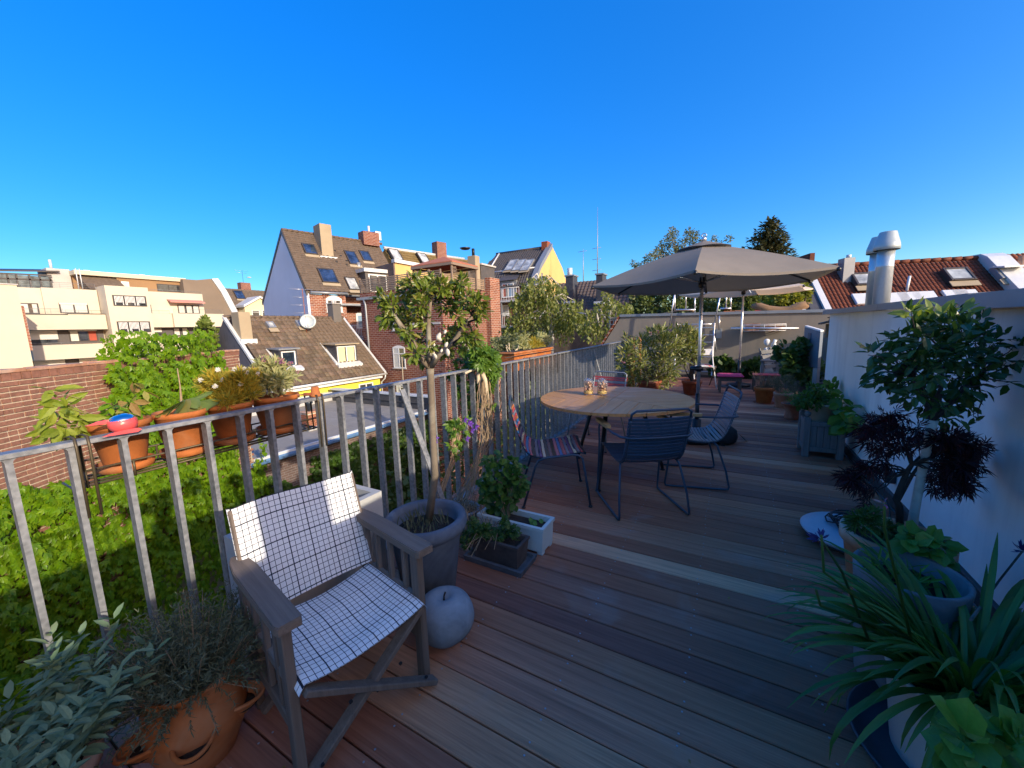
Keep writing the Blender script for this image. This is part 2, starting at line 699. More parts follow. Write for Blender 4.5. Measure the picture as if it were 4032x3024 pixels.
# metal
def galv():
 t = NT('galvanised_steel')
 v = t.coords((1, 1, 1))
 vo = t.n('TexVoronoi')
 vo.inputs['Scale'].default_value = 55
 t.l(v, vo.inputs['Vector'])
 n1 = t.noise(v, 7, 5)
 n2 = t.noise(v, 90, 3)
 h = t.math('ADD', t.math('MULTIPLY', vo.outputs['Distance'], .35), t.math('ADD', t.math('MULTIPLY', n1, .5), t.math('MULTIPLY', n2, .25)))
 col = t.ramp(h, [(.35, (.15, .155, .16)), (.75, (.32, .325, .33))])
 rr = t.ramp(n1, [(.3, (.42,) * 3), (.7, (.62,) * 3)])
 t.bump(n2, .08, .001)
 return t.fin(col, rr, .35, .5)

M['galv'] = galv()
M['alu'] = plain('aluminium', (.62, .63, .65), .3, .8, .08, 4, .03)
M['zinc'] = plain('zinc_sheet', (.27, .29, .31), .45, .35, .12, 3, .05)
M['zinc_light'] = plain('zinc_sheet_light', (.62, .64, .64), .5, .2, .1, 3, .05)
M['vent_steel'] = plain('vent_pipe_steel', (.55, .60, .60), .38, .55, .12, 3, .06, stretch=(1, 1, .4))
M['vent_cowl'] = plain('vent_cowl_steel', (.42, .48, .48), .5, .3, .12, 4, .06)
M['black_metal'] = plain('black_metal', (.018, .019, .022), .45, .3, .2, 8, .05)
M['blue_metal'] = plain('blue_grey_frame', (.035, .06, .095), .42, .2, .15, 8, .05)
M['grey_metal'] = plain('grey_frame', (.30, .31, .32), .42, .3, .12, 8, .05)
M['slat'] = plain('chair_slat', (.9, .9, .9), .42, 0, .1, 10, .06, objcol=True)
M['wire_brown'] = plain('brown_wire', (.10, .075, .04), .5, .4, .2, 9, .05)
M['chrome'] = plain('chrome_dome', (.75, .78, .82), .12, 1.0, .04, 4, .01)
M['white_paint'] = plain('white_paint', (.78, .78, .76), .5, 0, .05, 5, .05)
M['red_lacquer'] = plain('pink_red_plastic', (.72, .09, .09), .35, 0, .1, 6, .04)
# pots, plaster
def terracotta(name, c, stain):
 t = NT(name)
 v = t.coords()
 a, b, g = t.noise(v, 9, 6, .65, .6), t.noise(v, 70, 4), t.noise(v, 3.2, 5, .6, .8)
 col = t.ramp(a, [(.3, tuple(x * .72 for x in c)), (.7, tuple(x * 1.2 for x in c))])
 col = t.mix(t.ramp(g, [(.47, (0, 0, 0)), (.70, (.85, .85, .85))]), col, stain)
 t.bump(t.math('ADD', t.math('MULTIPLY', a, .4), b), .25, .003)
 return t.fin(col, .78, 0, .25)

M['terra'] = terracotta('terracotta', (.42, .13, .034), (.40, .22, .12))
M['terra_pale'] = terracotta('terracotta_pale', (.46, .235, .14), (.55, .42, .33))
M['terra_dark'] = terracotta('terracotta_dark', (.27, .075, .035), (.34, .17, .11))
M['stoneware_grey'] = terracotta('grey_stoneware', (.17, .18, .19), (.24, .26, .27))
M['blue_grey_pot'] = terracotta('blue_grey_clay', (.105, .125, .155), (.19, .225, .26))
M['rim_grey'] = terracotta('pale_grey_clay', (.25, .30, .36), (.33, .38, .42))
M['apple_stone'] = terracotta('cast_stone', (.20, .225, .25), (.32, .35, .37))
M['white_planter'] = plain('pale_mint_glaze', (.52, .58, .56), .4, 0, .08, 8, .1)
M['brown_clay'] = terracotta('brown_clay', (.085, .065, .058), (.13, .105, .095))
M['slate_grey'] = terracotta('slate_grey_clay', (.11, .115, .125), (.15, .155, .165))
M['white_pot'] = plain('white_glazed_pot', (.68, .68, .66), .35, 0, .05, 6, .03)
M['dark_saucer'] = plain('dark_saucer', (.03, .045, .06), .4, 0, .2, 6, .03)
M['beige_clay'] = terracotta('beige_clay', (.38, .30, .21), (.45, .38, .29))
M['planter_fibre'] = plain('pale_grey_fibre_cement', (.42, .42, .40), .75, 0, .1, 5, .15)
M['soil'] = plain('soil', (.028, .019, .013), .95, 0, .5, 25, 1.0, .02)

def plaster(name, c, stain, sc=1.0, amount=.35):
 t = NT(name)
 v = t.coords((1, 1, 1), False)
 a, b = t.noise(v, .8 * sc, 6, .6, .4), t.noise(v, 110, 3)
 dr = t.noise(t.coords((2.6 * sc, 2.6 * sc, .35 * sc), False), 1.0, 5, .65, .2)
 col = t.ramp(a, [(.3, tuple(x * .9 for x in c)), (.7, tuple(min(.9, x * 1.06) for x in c))])
 col = t.mix(t.ramp(dr, [(.52, (0, 0, 0)), (.78, (amount,) * 3)]), col, stain)
 t.bump(t.math('ADD', a, t.math('MULTIPLY', b, .5)), .16, .004)
 return t.fin(col, .88, 0, .2)

M['white_wall'] = plaster('white_render', (.84, .82, .78), (.52, .50, .47), 1.6, .45)
M['damp'] = plaster('damp_patch', (.50, .48, .45), (.2, .19, .18), 3.0, .8)
M['grey_wall'] = plaster('grey_cement_render', (.26, .225, .18), (.17, .155, .14), 2.0, .6)
M['cream_wall'] = plaster('cream_render', (.60, .535, .42), (.66, .57, .44), .3, .35)
M['cream_side'] = plaster('cream_gable', (.62, .545, .40), (.72, .63, .47), .2, .2)
M['blue_white'] = plaster('white_gable_render', (.60, .64, .74), (.50, .54, .62), .3, .4)
M['yellow_wall'] = plaster('yellow_render', (.74, .68, .085), (.62, .56, .08), .4, .3)
M['ochre_wall'] = plaster('ochre_render', (.62, .43, .17), (.52, .35, .14), .4, .3)
M['pale_yellow'] = plaster('pale_yellow_render', (.76, .66, .38), (.66, .56, .32), .4, .3)
M['brown_wall'] = plaster('brown_render', (.30, .185, .095), (.25, .15, .08), .4, .3)
M['taupe_wall'] = plaster('taupe_render', (.21, .165, .125), (.17, .13, .10), .4, .3)
M['grey_gable'] = plaster('dark_grey_slate_gable', (.105, .105, .125), (.05, .05, .06), 4.0, .8)
M['light_grey_wall'] = plaster('light_grey_render', (.46, .45, .43), (.36, .35, .33), .6, .4)
M['bitumen'] = plain('roofing_felt', (.29, .265, .23), .9, 0, .16, 1.2, .35, .01, spec=.2)
M['dark_felt'] = plain('dark_flashing_felt', (.062, .06, .062), .8, 0, .35, 3, .5, .02)
M['chim_cream'] = plaster('chimney_render', (.36, .295, .20), (.34, .27, .18), 1.5, .5)  # the chimney render's own cream colour, shared by caps and flashings
M['slate_clad'] = plain('slate_cladding', (.05, .052, .062), .6, 0, .3, 9, .4)
M['brick_a'] = brickmat('red_brickwork', (.33, .115, .055), (.22, .065, .035), (.46, .38, .31), 1.5)
M['brick_b'] = brickmat('dark_red_brickwork', (.17, .048, .03), (.24, .08, .045), (.36, .28, .23), 1.5)
M['brick_dark'] = brickmat('dark_brickwork', (.14, .10, .085), (.18, .12, .10), (.24, .21, .19))
M['brick'] = plain('brick', (.8, .8, .8), .85, 0, .28, 14, .6, .006, spec=.2, objcol=True)
M['mortar'] = plain('lime_mortar', (.54, .44, .32), .95, 0, .2, 20, .6, .006, spec=.1)
# roofs
M['tile_brown'] = plain('brown_roof_tile', (.15, .112, .078), .85, 0, .35, 5, .5, .01, objcol=True, spec=.2)
M['tile_far'] = plain('taupe_roof_tile', (.135, .102, .075), .85, 0, .3, 3, .5, .01, spec=.2)
M['tile_moss'] = plain('mossy_roof_tile', (.19, .135, .055), .9, 0, .35, 2.2, .5, .01, spec=.2)
M['tile_dark'] = plain('anthracite_roof_tile', (.085, .075, .068), .6, 0, .25, 4, .3, .01)
M['tile_red'] = plain('red_roof_tile', (.14, .042, .022), .75, 0, .3, 4, .4, .01, spec=.25)
M['tile_orange'] = plain('orange_roof_tile', (.24, .066, .026), .75, 0, .25, 4, .4, .01, spec=.25)
M['tar_red'] = plain('red_shingle', (.42, .145, .075), .85, 0, .25, 3, .4)
# windows
M['frame_white'] = plain('white_window_frame', (.72, .72, .70), .5, 0, .05, 5, .03)
M['frame_dark'] = plain('dark_window_frame', (.05, .042, .038), .5, 0, .15, 5, .03)
M['shutter'] = plain('pale_blind', (.62, .60, .53), .7, 0, .06, 2, .2, stretch=(1, 1, 14))
M['anthracite_panel'] = plain('anthracite_panel', (.085, .075, .075), .6, 0, .15, 4, .2, stretch=(14, 14, 1))
M['curtain'] = plain('curtain', (.55, .55, .50), .9, 0, .2, 2, .3, .02, stretch=(18, 18, .5))
M['blue_curtain'] = plain('blue_curtain', (.22, .33, .45), .9, 0, .25, 2, .3, .02, stretch=(14, 14, .5))
M['red_cloth'] = plain('red_curtain', (.34, .07, .045), .9, 0, .15, 3, .2)
M['yellow_blind'] = plain('pale_yellow_blind', (.62, .60, .33), .7, 0, .05, 3, .1)

def glass_dark(name, c, rough=.06):
 t = NT(name)
 v = t.coords((1, 1, 1))
 col = t.ramp(t.noise(v, 1.5, 3), [(.35, tuple(x * .5 for x in c)), (.65, tuple(x * 1.4 for x in c))])
 m = t.fin(col, rough, 0, .9)
 t.b.inputs['IOR'].default_value = 1.55
 return m

M['pane'] = glass_dark('window_pane', (.045, .05, .055))
M['sky_pane'] = glass_dark('skylight_pane', (.10, .16, .24), .04)
M['sky_pane'].node_tree.nodes['Principled BSDF'].inputs['Metallic'].default_value = .75
M['pale_pane'] = glass_dark('pale_skylight_pane', (.42, .44, .42), .15)

def clear_glass():
 t = NT('clear_glass')
 g = t.n('BsdfGlass')
 g.inputs['IOR'].default_value = 1.45
 g.inputs['Roughness'].default_value = .0
 tr = t.n('BsdfTransparent')
 mx = t.n('MixShader')
 mx.inputs[0].default_value = .55
 t.l(g.outputs[0], mx.inputs[1])
 t.l(tr.outputs[0], mx.inputs[2])
 t.l(mx.outputs[0], t.t.nodes['Material Output'].inputs[0])
 MATS['clear_glass'] = t.m
 return t.m

M['glass'] = clear_glass()

def grid_fabric():
 t = NT('white_grid_canvas')
 tc = t.n('TexCoord')
 sp = t.n('SeparateXYZ')
 t.l(tc.outputs['UV'], sp.inputs[0])
 wv = t.noise(t.coords((1, 1, 1), False), 22, 3)
 lines = None
 for k, (period, every, half) in enumerate(((.0205, 4, .055), (.0205, 5, .05))):
  c = t.math('ADD', sp.outputs[k], t.math('MULTIPLY', t.math('SUBTRACT', wv, .5), .0012))
  u = t.math('DIVIDE', c, period)
  d = t.math('ABSOLUTE', t.math('SUBTRACT', t.math('FRACT', u), .5))
  thin = t.math('LESS_THAN', d, half)
  d4 = t.math('ABSOLUTE', t.math('SUBTRACT', t.math('FRACT', t.math('DIVIDE', t.math('ADD', u, every / 2 - .5), every)), .5))
  thick = t.math('LESS_THAN', d4, .1 / every)
  ln = t.math('MAXIMUM', thin, thick)
  lines = ln if lines is None else t.math('MAXIMUM', lines, ln)
 weave = t.noise(t.coords((1, 1, 1), False), 260, 2)
 base = t.ramp(weave, [(.3, (.70, .69, .66)), (.7, (.80, .79, .76))])
 col = t.mix(lines, base, (.022, .026, .04))
 t.bump(weave, .2, .001)
 return t.fin(col, .85, 0, .15)

M['grid'] = grid_fabric()
M['canvas_grey'] = plain('taupe_parasol_canvas', (.235, .212, .182), .9, 0, .09, 5, .2, .003, fine=220, spec=.1)
M['canvas_cream'] = plain('cream_parasol_canvas', (.72, .62, .52), .9, 0, .05, 5, .2, .003, fine=220, spec=.1)
for _k in ('canvas_grey', 'canvas_cream'):
 _t = M[_k].node_tree
 _tr = _t.nodes.new('ShaderNodeBsdfTranslucent')
 _tr.inputs[0].default_value = (.30, .27, .23, 1) if _k == 'canvas_grey' else (.8, .6, .4, 1)
 _mx = _t.nodes.new('ShaderNodeMixShader')
 _mx.inputs[0].default_value = .1 if _k == 'canvas_grey' else .3
 _t.links.new(_t.nodes['Principled BSDF'].outputs[0], _mx.inputs[1])
 _t.links.new(_tr.outputs[0], _mx.inputs[2])
 _t.links.new(_mx.outputs[0], _t.nodes['Material Output'].inputs[0])
M['black_cloth'] = plain('black_cloth', (.014, .016, .02), .8, 0, .3, 12, .4, .004)
M['pink_cushion'] = plain('pink_cushion', (.52, .05, .15), .9, 0, .2, 10, .4, .004, fine=180)
M['pink_paint'] = plain('pink_bench_paint', (.50, .05, .075), .6, 0, .15, 8, .1)
M['white_plastic'] = plain('white_plastic', (.74, .74, .74), .4, 0, .05, 4, .03)
M['raffia'] = plain('raffia', (.58, .48, .33), .85, 0, .25, 8, .3, stretch=(1, 1, .2))
M['dry_stem'] = plain('dry_stem', (.30, .21, .12), .85, 0, .35, 12, .3)
M['bone'] = plain('shell', (.70, .62, .50), .5, 0, .2, 30, .3)
M['shell_mix'] = plain('shell_pieces', (.8, .8, .8), .5, 0, .3, 60, .3, objcol=True)
M['sand'] = plain('sand', (.55, .38, .13), .9, 0, .25, 60, .5)
M['black_plastic'] = plain('black_plastic', (.012, .013, .016), .35, 0, .2, 8, .05)
M['disc_zinc'] = plain('pale_enamel_lid', (.42, .47, .52), .4, 0, .12, 4, .05)
# bark
M['bark_lichen'] = terracotta('lichen_bark', (.19, .15, .105), (.42, .40, .31))
M['bark'] = terracotta('grey_brown_bark', (.10, .085, .07), (.20, .18, .15))
M['bark_birch'] = terracotta('birch_bark', (.55, .52, .46), (.10, .09, .08))
M['bark_dark'] = terracotta('dark_bark', (.035, .028, .025), (.07, .06, .05))
# leaves
M['ivy'] = leafmat('creeper_leaf', [(.14, .28, .006), (.19, .33, .01), (.11, .24, .006), (.24, .37, .014), (.16, .30, .006)], .4, .38)
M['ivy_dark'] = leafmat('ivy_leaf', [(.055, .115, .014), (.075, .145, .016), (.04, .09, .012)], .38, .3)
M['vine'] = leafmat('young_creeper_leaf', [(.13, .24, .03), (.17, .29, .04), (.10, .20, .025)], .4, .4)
M['standard'] = leafmat('standard_tree_leaf', [(.11, .17, .018), (.15, .21, .024), (.20, .25, .035), (.075, .125, .014), (.23, .22, .035)], .32, .28)
M['laurel'] = leafmat('glossy_dark_leaf', [(.035, .085, .022), (.05, .11, .028), (.028, .07, .02), (.065, .125, .032)], .27, .25)
M['laurel_new'] = leafmat('fresh_leaf', [(.16, .24, .045), (.22, .28, .06)], .35, .4)
M['maple'] = leafmat('red_maple_leaf', [(.045, .010, .014), (.06, .012, .016), (.032, .008, .014)], .5, .3, (1.6, .5, .5))
M['agap'] = leafmat('strap_leaf', [(.045, .125, .022), (.065, .16, .028), (.085, .19, .034), (.12, .22, .045)], .36, .25)
M['hosta'] = leafmat('broad_leaf', [(.08, .19, .03), (.105, .235, .035), (.13, .28, .045)], .4, .3)
M['sage'] = leafmat('sage_leaf', [(.19, .27, .15), (.15, .23, .13), (.24, .31, .17), (.13, .20, .10)], .75, .2, (1.1, 1.1, .8), .15)
M['thyme'] = leafmat('thyme_leaf', [(.13, .155, .09), (.10, .125, .075), (.17, .185, .11)], .75, .15, (1.1, 1.1, .8), .15)
M['straw'] = leafmat('strawberry_leaf', [(.055, .14, .025), (.075, .175, .03), (.045, .115, .022), (.095, .2, .03)], .45, .3)
M['parsley'] = leafmat('parsley_leaf', [(.05, .12, .022), (.035, .09, .018), (.09, .16, .03)], .5, .3)
M['yellow_herb'] = leafmat('yellow_herb', [(.52, .38, .04), (.42, .36, .05), (.60, .42, .05), (.30, .32, .05)], .6, .35)
M['pale_herb'] = leafmat('pale_grey_herb', [(.42, .42, .18), (.34, .37, .18), (.50, .48, .24)], .7, .3)
M['dry_leaf'] = leafmat('dry_leaf', [(.34, .22, .07), (.28, .16, .05), (.40, .30, .10), (.26, .28, .06)], .7, .3)
M['drooping'] = leafmat('drooping_leaf', [(.17, .25, .08), (.22, .30, .10), (.13, .20, .07), (.30, .28, .09)], .5, .35)
M['lime_leaf'] = leafmat('lime_leaf', [(.30, .36, .035), (.36, .40, .05), (.22, .30, .03)], .5, .4)
M['oleander'] = leafmat('oleander_leaf', [(.15, .19, .035), (.22, .25, .055), (.30, .31, .09), (.085, .13, .025), (.38, .36, .13)], .34, .25)
M['birch'] = leafmat('birch_leaf', [(.155, .19, .042), (.20, .235, .055), (.105, .14, .03), (.25, .27, .075)], .5, .35)
M['tree_grey'] = leafmat('grey_green_leaf', [(.16, .185, .085), (.20, .22, .105), (.12, .14, .06)], .55, .3)
M['tree_mid'] = leafmat('mid_green_leaf', [(.10, .14, .036), (.14, .18, .045), (.07, .105, .026)], .5, .3)
M['yellow_bush'] = leafmat('yellow_green_leaf', [(.24, .27, .035), (.30, .31, .05), (.17, .20, .03)], .5, .35)
M['conifer'] = leafmat('fir_needle', [(.10, .105, .045), (.13, .13, .055), (.075, .08, .035)], .6, .1)
M['thuja'] = leafmat('thuja_leaf', [(.15, .21, .04), (.19, .25, .05), (.11, .16, .03)], .55, .25)
M['bed'] = leafmat('bed_leaf', [(.06, .12, .025), (.09, .16, .03), (.04, .085, .02)], .5, .3)
M['violet'] = leafmat('violet_petal', [(.16, .05, .42), (.22, .07, .50), (.12, .04, .34)], .5, .35, (1.2, 1, 1.4))
M['blue_petal'] = leafmat('blue_petal', [(.035, .035, .16), (.045, .045, .2), (.03, .032, .12)], .5, .3, (1, 1, 1.4))
M['white_petal'] = leafmat('white_petal', [(.78, .76, .66), (.70, .68, .58)], .6, .3, (1, 1, 1))
M['pink_petal'] = leafmat('faded_pink_petal', [(.52, .27, .22), (.42, .22, .22), (.36, .12, .30)], .6, .3, (1, 1, 1))
# ---------------------------------------------------------------- ground far below the terrace
g = MB()
g.sheet(lambda a, b: (-900 + 1800 * a, -900 + 1800 * b, -9.0 + .0 * a), 4, 4, 0, False)
g.build('ground', plain('courtyard_ground', (.13, .115, .09), .95, 0, .3, .4, .3), kind='structure')

# ---------------------------------------------------------------- deck
R = random.Random(4)
RAILX, BAR_S, BAR_Y0 = -1.781, .12059, .21415
PITCH_B, Y_GAP0 = .1285, .941
deck = MB().box((-1.95, -1.6, -.32), (1.08, 11.6, -.05)).build('deck', plain('deck_frame', (.03, .024, .02), .9), kind='structure')
MB().box((-1.93, -7, -9), (1.0, 11.85, -.33)).build('house_wall', M['brick_b'], deck, False)
bm = MB().box((-1.5, -.0612, -.026), (1.5, .0612, 0), 0, .0035).v
bproto = None
tones = [(.42, .28, .24), (.54, .38, .30), (.33, .22, .21), (.48, .30, .24), (.58, .42, .35), (.38, .28, .26), (.56, .38, .28), (.62, .46, .38), (.32, .22, .22)]
for k in range(-19, 82):
 yc = Y_GAP0 + (k + .5) * PITCH_B
 if yc > 10.6:
  break
 if k in (0, 9, 26, 39, 44, 49, 61):
  c = {0: (.70, .58, .46), 9: (.95, .82, .68)}.get(k, (.80, .68, .58))
 elif k == -1:
  c = (.66, .52, .40)
 else:
  c = tones[R.randrange(len(tones))]
  q = R.uniform(.88, 1.14)
  c = tuple(x * q for x in c)
 if bproto is None:
  bproto = MB().box((-1.505, -.0612, -.026), (1.505, .0612, 0), 0, .0035).build('board', M['deck'], deck, False, col=c)
  bproto.location = (-.45, yc, 0)
 else:
  inst(bproto, deck, (-.45 + R.uniform(-.004, .004), yc, R.uniform(-.0012, .0012)), None, None, c)
s = MB()
for k in range(-10, 60):
 for x in (-1.62, -1.32, -.96, -.52, -.09, .34, .72, .98):
  for e in (.022, .107):
   s.lathe([(.0038, 0), (.0038, .001), (.002, .0014)], (x + R.uniform(-.006, .006), Y_GAP0 + k * PITCH_B + e, .0006), 6, 0, False)
s.build('screw_heads', M['grey_metal'], deck, False, kind='stuff')

# ---------------------------------------------------------------- railing
rail = thing('railing', 'galvanised steel railing of flat upright bars along the left edge of the deck', 'railing', (RAILX, 0, 0))
RY0, RY1 = -1.3, 11.55
MB().box((RAILX - .024, RY0, 1.034), (RAILX + .026, 4.82, 1.05), 0, .002).build('top_rail', M['galv'], rail)
MB().box((RAILX - .024, 4.83, 1.034), (RAILX + .026, RY1, 1.05), 0, .002).build('top_rail', M['galv'], rail)
MB().box((RAILX - .03, RY0, .052), (RAILX + .03, RY1, .064), 0, .002).build('base_rail', M['galv'], rail)
prof = [(-.008, .064), (-.008, .085)]
pl = []
w, fl, z0, z1 = .0075, .013, .064, 1.034
for a in range(5):
 th = a / 4 * PI / 2
 pl.append((w + fl * (1 - math.sin(th)), z0 + fl * (1 - math.cos(th))))
for a in range(5):
 th = a / 4 * PI / 2
 pl.append((w + fl * (1 - math.cos(th)), z1 - fl * (1 - math.sin(th))))
poly = [(.021, y, z) for y, z in pl] + [(.021, -y, z) for y, z in reversed(pl)]
barm = MB().prism(poly, (-.042, 0, 0))
bar0 = None
for i in range(-12, 94):
 y = BAR_Y0 + i * BAR_S
 if y > RY1 - .03 or y < RY0:
  continue
 if bar0 is None:
  bar0 = barm.build('bar', M['galv'], rail, False)
  bar0.location = (0, y, 0)
 else:
  inst(bar0, rail, (0, y, 0))
foot = None
for i in range(-10, 94, 8):
 y = BAR_Y0 + i * BAR_S
 if foot is None:
  foot = MB().box((-.03, -.03, .001), (.03, .03, .010), 0, .002).box((-.018, -.012, .010), (.018, .012, .052)).build('foot', M['galv'], rail, False)
  foot.location = (0, y, 0)
 else:
  inst(foot, rail, (0, y, 0))
for top, bot in (((-1.77, 1.735, 1.0), (-1.50, 1.86, .004)), ((-1.765, 5.62, 1.0), (-1.50, 5.70, .004))):
 MB().bar(top, bot, .04, .012, 0, .002, (1, 0, .2)).build('strut', M['galv'], rail)
b = MB()
c = at(ZD(180, 0) if False else ZC(1750, 650), x=RAILX + .024)
b.tube([c, c + V(.012, 0, 0)], .012, 10)
b.build('bolt', M['alu'], rail)

# ---------------------------------------------------------------- white wall on the right
WX = 1.085
wall = thing('terrace_wall', 'white rendered terrace wall under a zinc coping on the right', 'wall', (WX, 3, 0))
r = .16
pts = [(WX, -3.0, 0), (WX, 6.42 - r, 0)]
for k in range(1, 7):
 a = k / 6 * PI / 2
 pts.append((WX + r * (1 - math.cos(a)), 6.42 - r + r * math.sin(a), 0))
pts += [(1.62, 6.42, 0), (1.62, -3.0, 0)]
MB().prism([(x, y, -.05) for x, y, z in pts], (0, 0, 1.46)).build('wall_body', M['white_wall'], wall)
MB().box((1.62, -7, -9), (9.0, 6.4, 1.40)).build('roof_slab', M['bitumen'], wall)

def coping(y0, y1, x, z0, z1, rounded=False):
 m = MB()
 pr = [(x, z0), (x - .012, z0 - .004), (x - .012, z0), (x - .006, z1 - .006), (x + .4, z1 + .008), (1.66, z1 + .02), (1.66, z1 - .03), (x + .05, z0)]
 m.prism([(a, y0, b) for a, b in pr], (0, y1 - y0, 0))
 return m

ys = [-3.0, -.4, 2.9]
for k in range(2):
 coping(ys[k] + .002, ys[k + 1] - .002, WX - .055, 1.385, 1.462).build('coping', M['zinc'], wall)
ys = [2.9, 4.3, 5.5, 6.50]
for k in range(3):
 coping(ys[k] + .002, ys[k + 1] - .002, WX - .03, 1.415, 1.47).build('coping', M['zinc'], wall)
MB().box((WX - .022, -3.0, .001), (WX + .03, 6.30, .085), 0, .004).build('skirting', plain('dark_skirting', (.035, .045, .05), .5), wall)
R = random.Random(8)
dm = []
for k in range(26):
 a = 2 * PI * k / 26
 dm.append((WX - .003, 2.62 + .33 * math.cos(a) * R.uniform(.75, 1.1), 1.30 + (.10 if math.sin(a) > 0 else .17) * math.sin(a) * R.uniform(.7, 1.1)))
dm = [(x, y, min(z, 1.384)) for x, y, z in dm]
MB().prism(dm, (.002, 0, 0)).build('damp_patch', M['damp'], wall)
cr = MB()
cr.tube([(WX - .001, 3.04, 1.41), (WX - .002, 3.02, 1.34), (WX - .001, 3.05, 1.28), (WX - .001, 3.03, 1.22)], [.007, .006, .004, .001], 5)
cr.build('crack', M['dark_felt'], wall)
sk = thing('wall_socket', 'white wall socket low on the white wall with a black plug in it', 'socket', (WX, 3.36, .3))
c = at(ZR(1030, 790), x=WX - .008)
MB().box((WX - .012, c.y - .05, c.z - .06), (WX - .001, c.y + .04, c.z + .05), 0, .003).build('cover', M['white_plastic'], sk)
m = MB().box((WX - .075, c.y - .035, c.z - .04), (WX - .013, c.y + .03, c.z + .045), 0, .008)
m.build('plug', M['black_plastic'], sk)
m = MB().tube([c + V(-.05, 0, -.04), c + V(-.06, -.01, -.12), c + V(-.05, -.12, -.2), c + V(-.09, -.3, -.25), c + V(-.12, -.42, c.z * 0 - .27)], .004, 6)
m.build('cable', M['black_plastic'], sk)

# ---------------------------------------------------------------- vent pipes on the roof behind the wall, plus one unseen shadow caster

def vent(label, x, y, rad, zt, group='vent pipes behind the white wall'):
 t = thing('vent_pipe', label, 'vent pipe', (x, y, 1.41), 0, group)
 MB().lathe([(rad, 0), (rad, .55), (rad * 1.015, .553), (rad * 1.015, .565), (rad, .568), (rad, zt)], (0, 0, 0), 32).build('pipe', M['vent_steel'], t, False)
 MB().lathe([(rad * 1.5, 0), (rad * 1.12, .02), (rad * 1.05, .06), (rad * 1.0, .06)], (0, 0, .002), 32).build('base_collar', M['zinc'], t, False)
 h = rad * 2.3
 m = MB().lathe([(rad * 1.46, zt - .02), (rad * 1.5, zt - .02), (rad * 1.5, zt + .02), (rad * 1.44, zt + .06), (rad * 1.42, zt + .062), (rad * .98, zt + h), (rad * .94, zt + h + .004), (rad * 1.38, zt + .03), (rad * 1.46, zt - .02)], (0, 0, 0), 32)
 m.build('cowl', M['vent_cowl'], t, False)
 return t

v1 = at(ZR(0, 0), z=1.41)
p1 = at(Z5(905, 818), x=1.62)
VX = 1.62
vent('near galvanised vent pipe with a conical cowl behind the white wall', VX, p1.y, .083, at(Z5(960, 370), o=(VX, p1.y, 0), n=(FWD.x, FWD.y, 0)).z - 1.41)
p2 = at(Z5(842, 818), y=p1.y + .55)
vent('second galvanised vent pipe, half hidden behind the nearer one', p2.x + .0, p1.y + .55, .083, at(Z5(880, 400), o=(p2.x, p1.y + .55, 0), n=(FWD.x, FWD.y, 0)).z - 1.41)
vent('unseen pipe added out of the picture on the right to shade the chair back', 1.32, .13, .13, .62)  # invented blocker: stands out of view only to throw shade on the canvas back

# ---------------------------------------------------------------- grey wall at the far end of the terrace
EY = 11.6
ew = thing('end_wall', 'grey cement rendered wall across the far end of the terrace', 'wall', (0, EY, 0))
a, b_, c = at(Z4(300, 930), y=EY), at(Z4(180, 1120), y=EY), at(Z4(1980, 905), y=EY)
dn = (b_ - a) * 3.2
MB().prism([(a.x, EY, a.z), (a.x, EY, -.4), (4.2, EY, -.4), (4.2, EY, c.z)], (0, .3, 0)).prism([(a.x - .001, EY, a.z), (a.x + dn.x, EY, a.z + dn.z), (a.x - .001, EY, a.z + dn.z)], (0, .3, 0)).build('wall_body', M['grey_wall'], ew)
MB().box((2.2, 6.42, -9), (9.0, 11.58, 1.13)).build('side_roof', M['bitumen'], wall)
for x0, x1 in ((a.x - .03, -.9), (-.896, .75), (.754, 2.4), (2.404, 4.2)):
 za, zb = (a.z + (c.z - a.z) * (x0 - a.x) / (4.2 - a.x)), (a.z + (c.z - a.z) * (x1 - a.x) / (4.2 - a.x))
 MB().prism([(x0, EY - .04, za + .004), (x1, EY - .04, zb + .004), (x1, EY - .04, zb + .075), (x0, EY - .04, za + .075)], (0, .4, 0)).build('coping', M['zinc'], ew)
e0 = V(a.x - .005, EY - .03, a.z + .05)
MB().prism([e0, e0 + V(dn.x, 0, dn.z), e0 + V(dn.x, 0, dn.z) + V(-.07, 0, -.03), e0 + V(-.07, 0, -.03)], (0, .36, 0)).build('verge_strip', M['brick_a'], ew)
p0, p1_ = at(Z4(220, 948), y=EY + .1), at(Z4(285, 1010), y=EY + .1)
MB().box((p0.x, EY + .05, -.4), (p1_.x + .25, EY + .5, p0.z)).build('brick_stub', M['brick_a'], ew)
cap = MB().box((p0.x - .02, EY + .03, p0.z + .002), (p1_.x + .25, EY + .52, p0.z + .06)).build('stub_cap', M['chim_cream'], ew)
# ---------------------------------------------------------------- building helpers
def obox(mb, o, u, n, u0, u1, z0, z1, d0, d1, mi=0):
 """Box in a wall frame: u along the wall, n outwards; d measured along n."""
 o, u, n = Vector(o), Vector(u), Vector(n)
 P = lambda a, d, z: o + u * a + n * d + V(0, 0, z)
 vs = [P(u0, d0, z0), P(u1, d0, z0), P(u1, d1, z0), P(u0, d1, z0), P(u0, d0, z1), P(u1, d0, z1), P(u1, d1, z1), P(u0, d1, z1)]
 fs = [(3, 2, 1, 0), (4, 5, 6, 7), (0, 1, 5, 4), (1, 2, 6, 5), (2, 3, 7, 6), (3, 0, 4, 7)]
 if u.cross(V(0, 0, 1)).dot(n) > 0:
  fs = [f[::-1] for f in fs]
 return mb.add(vs, fs, mi)

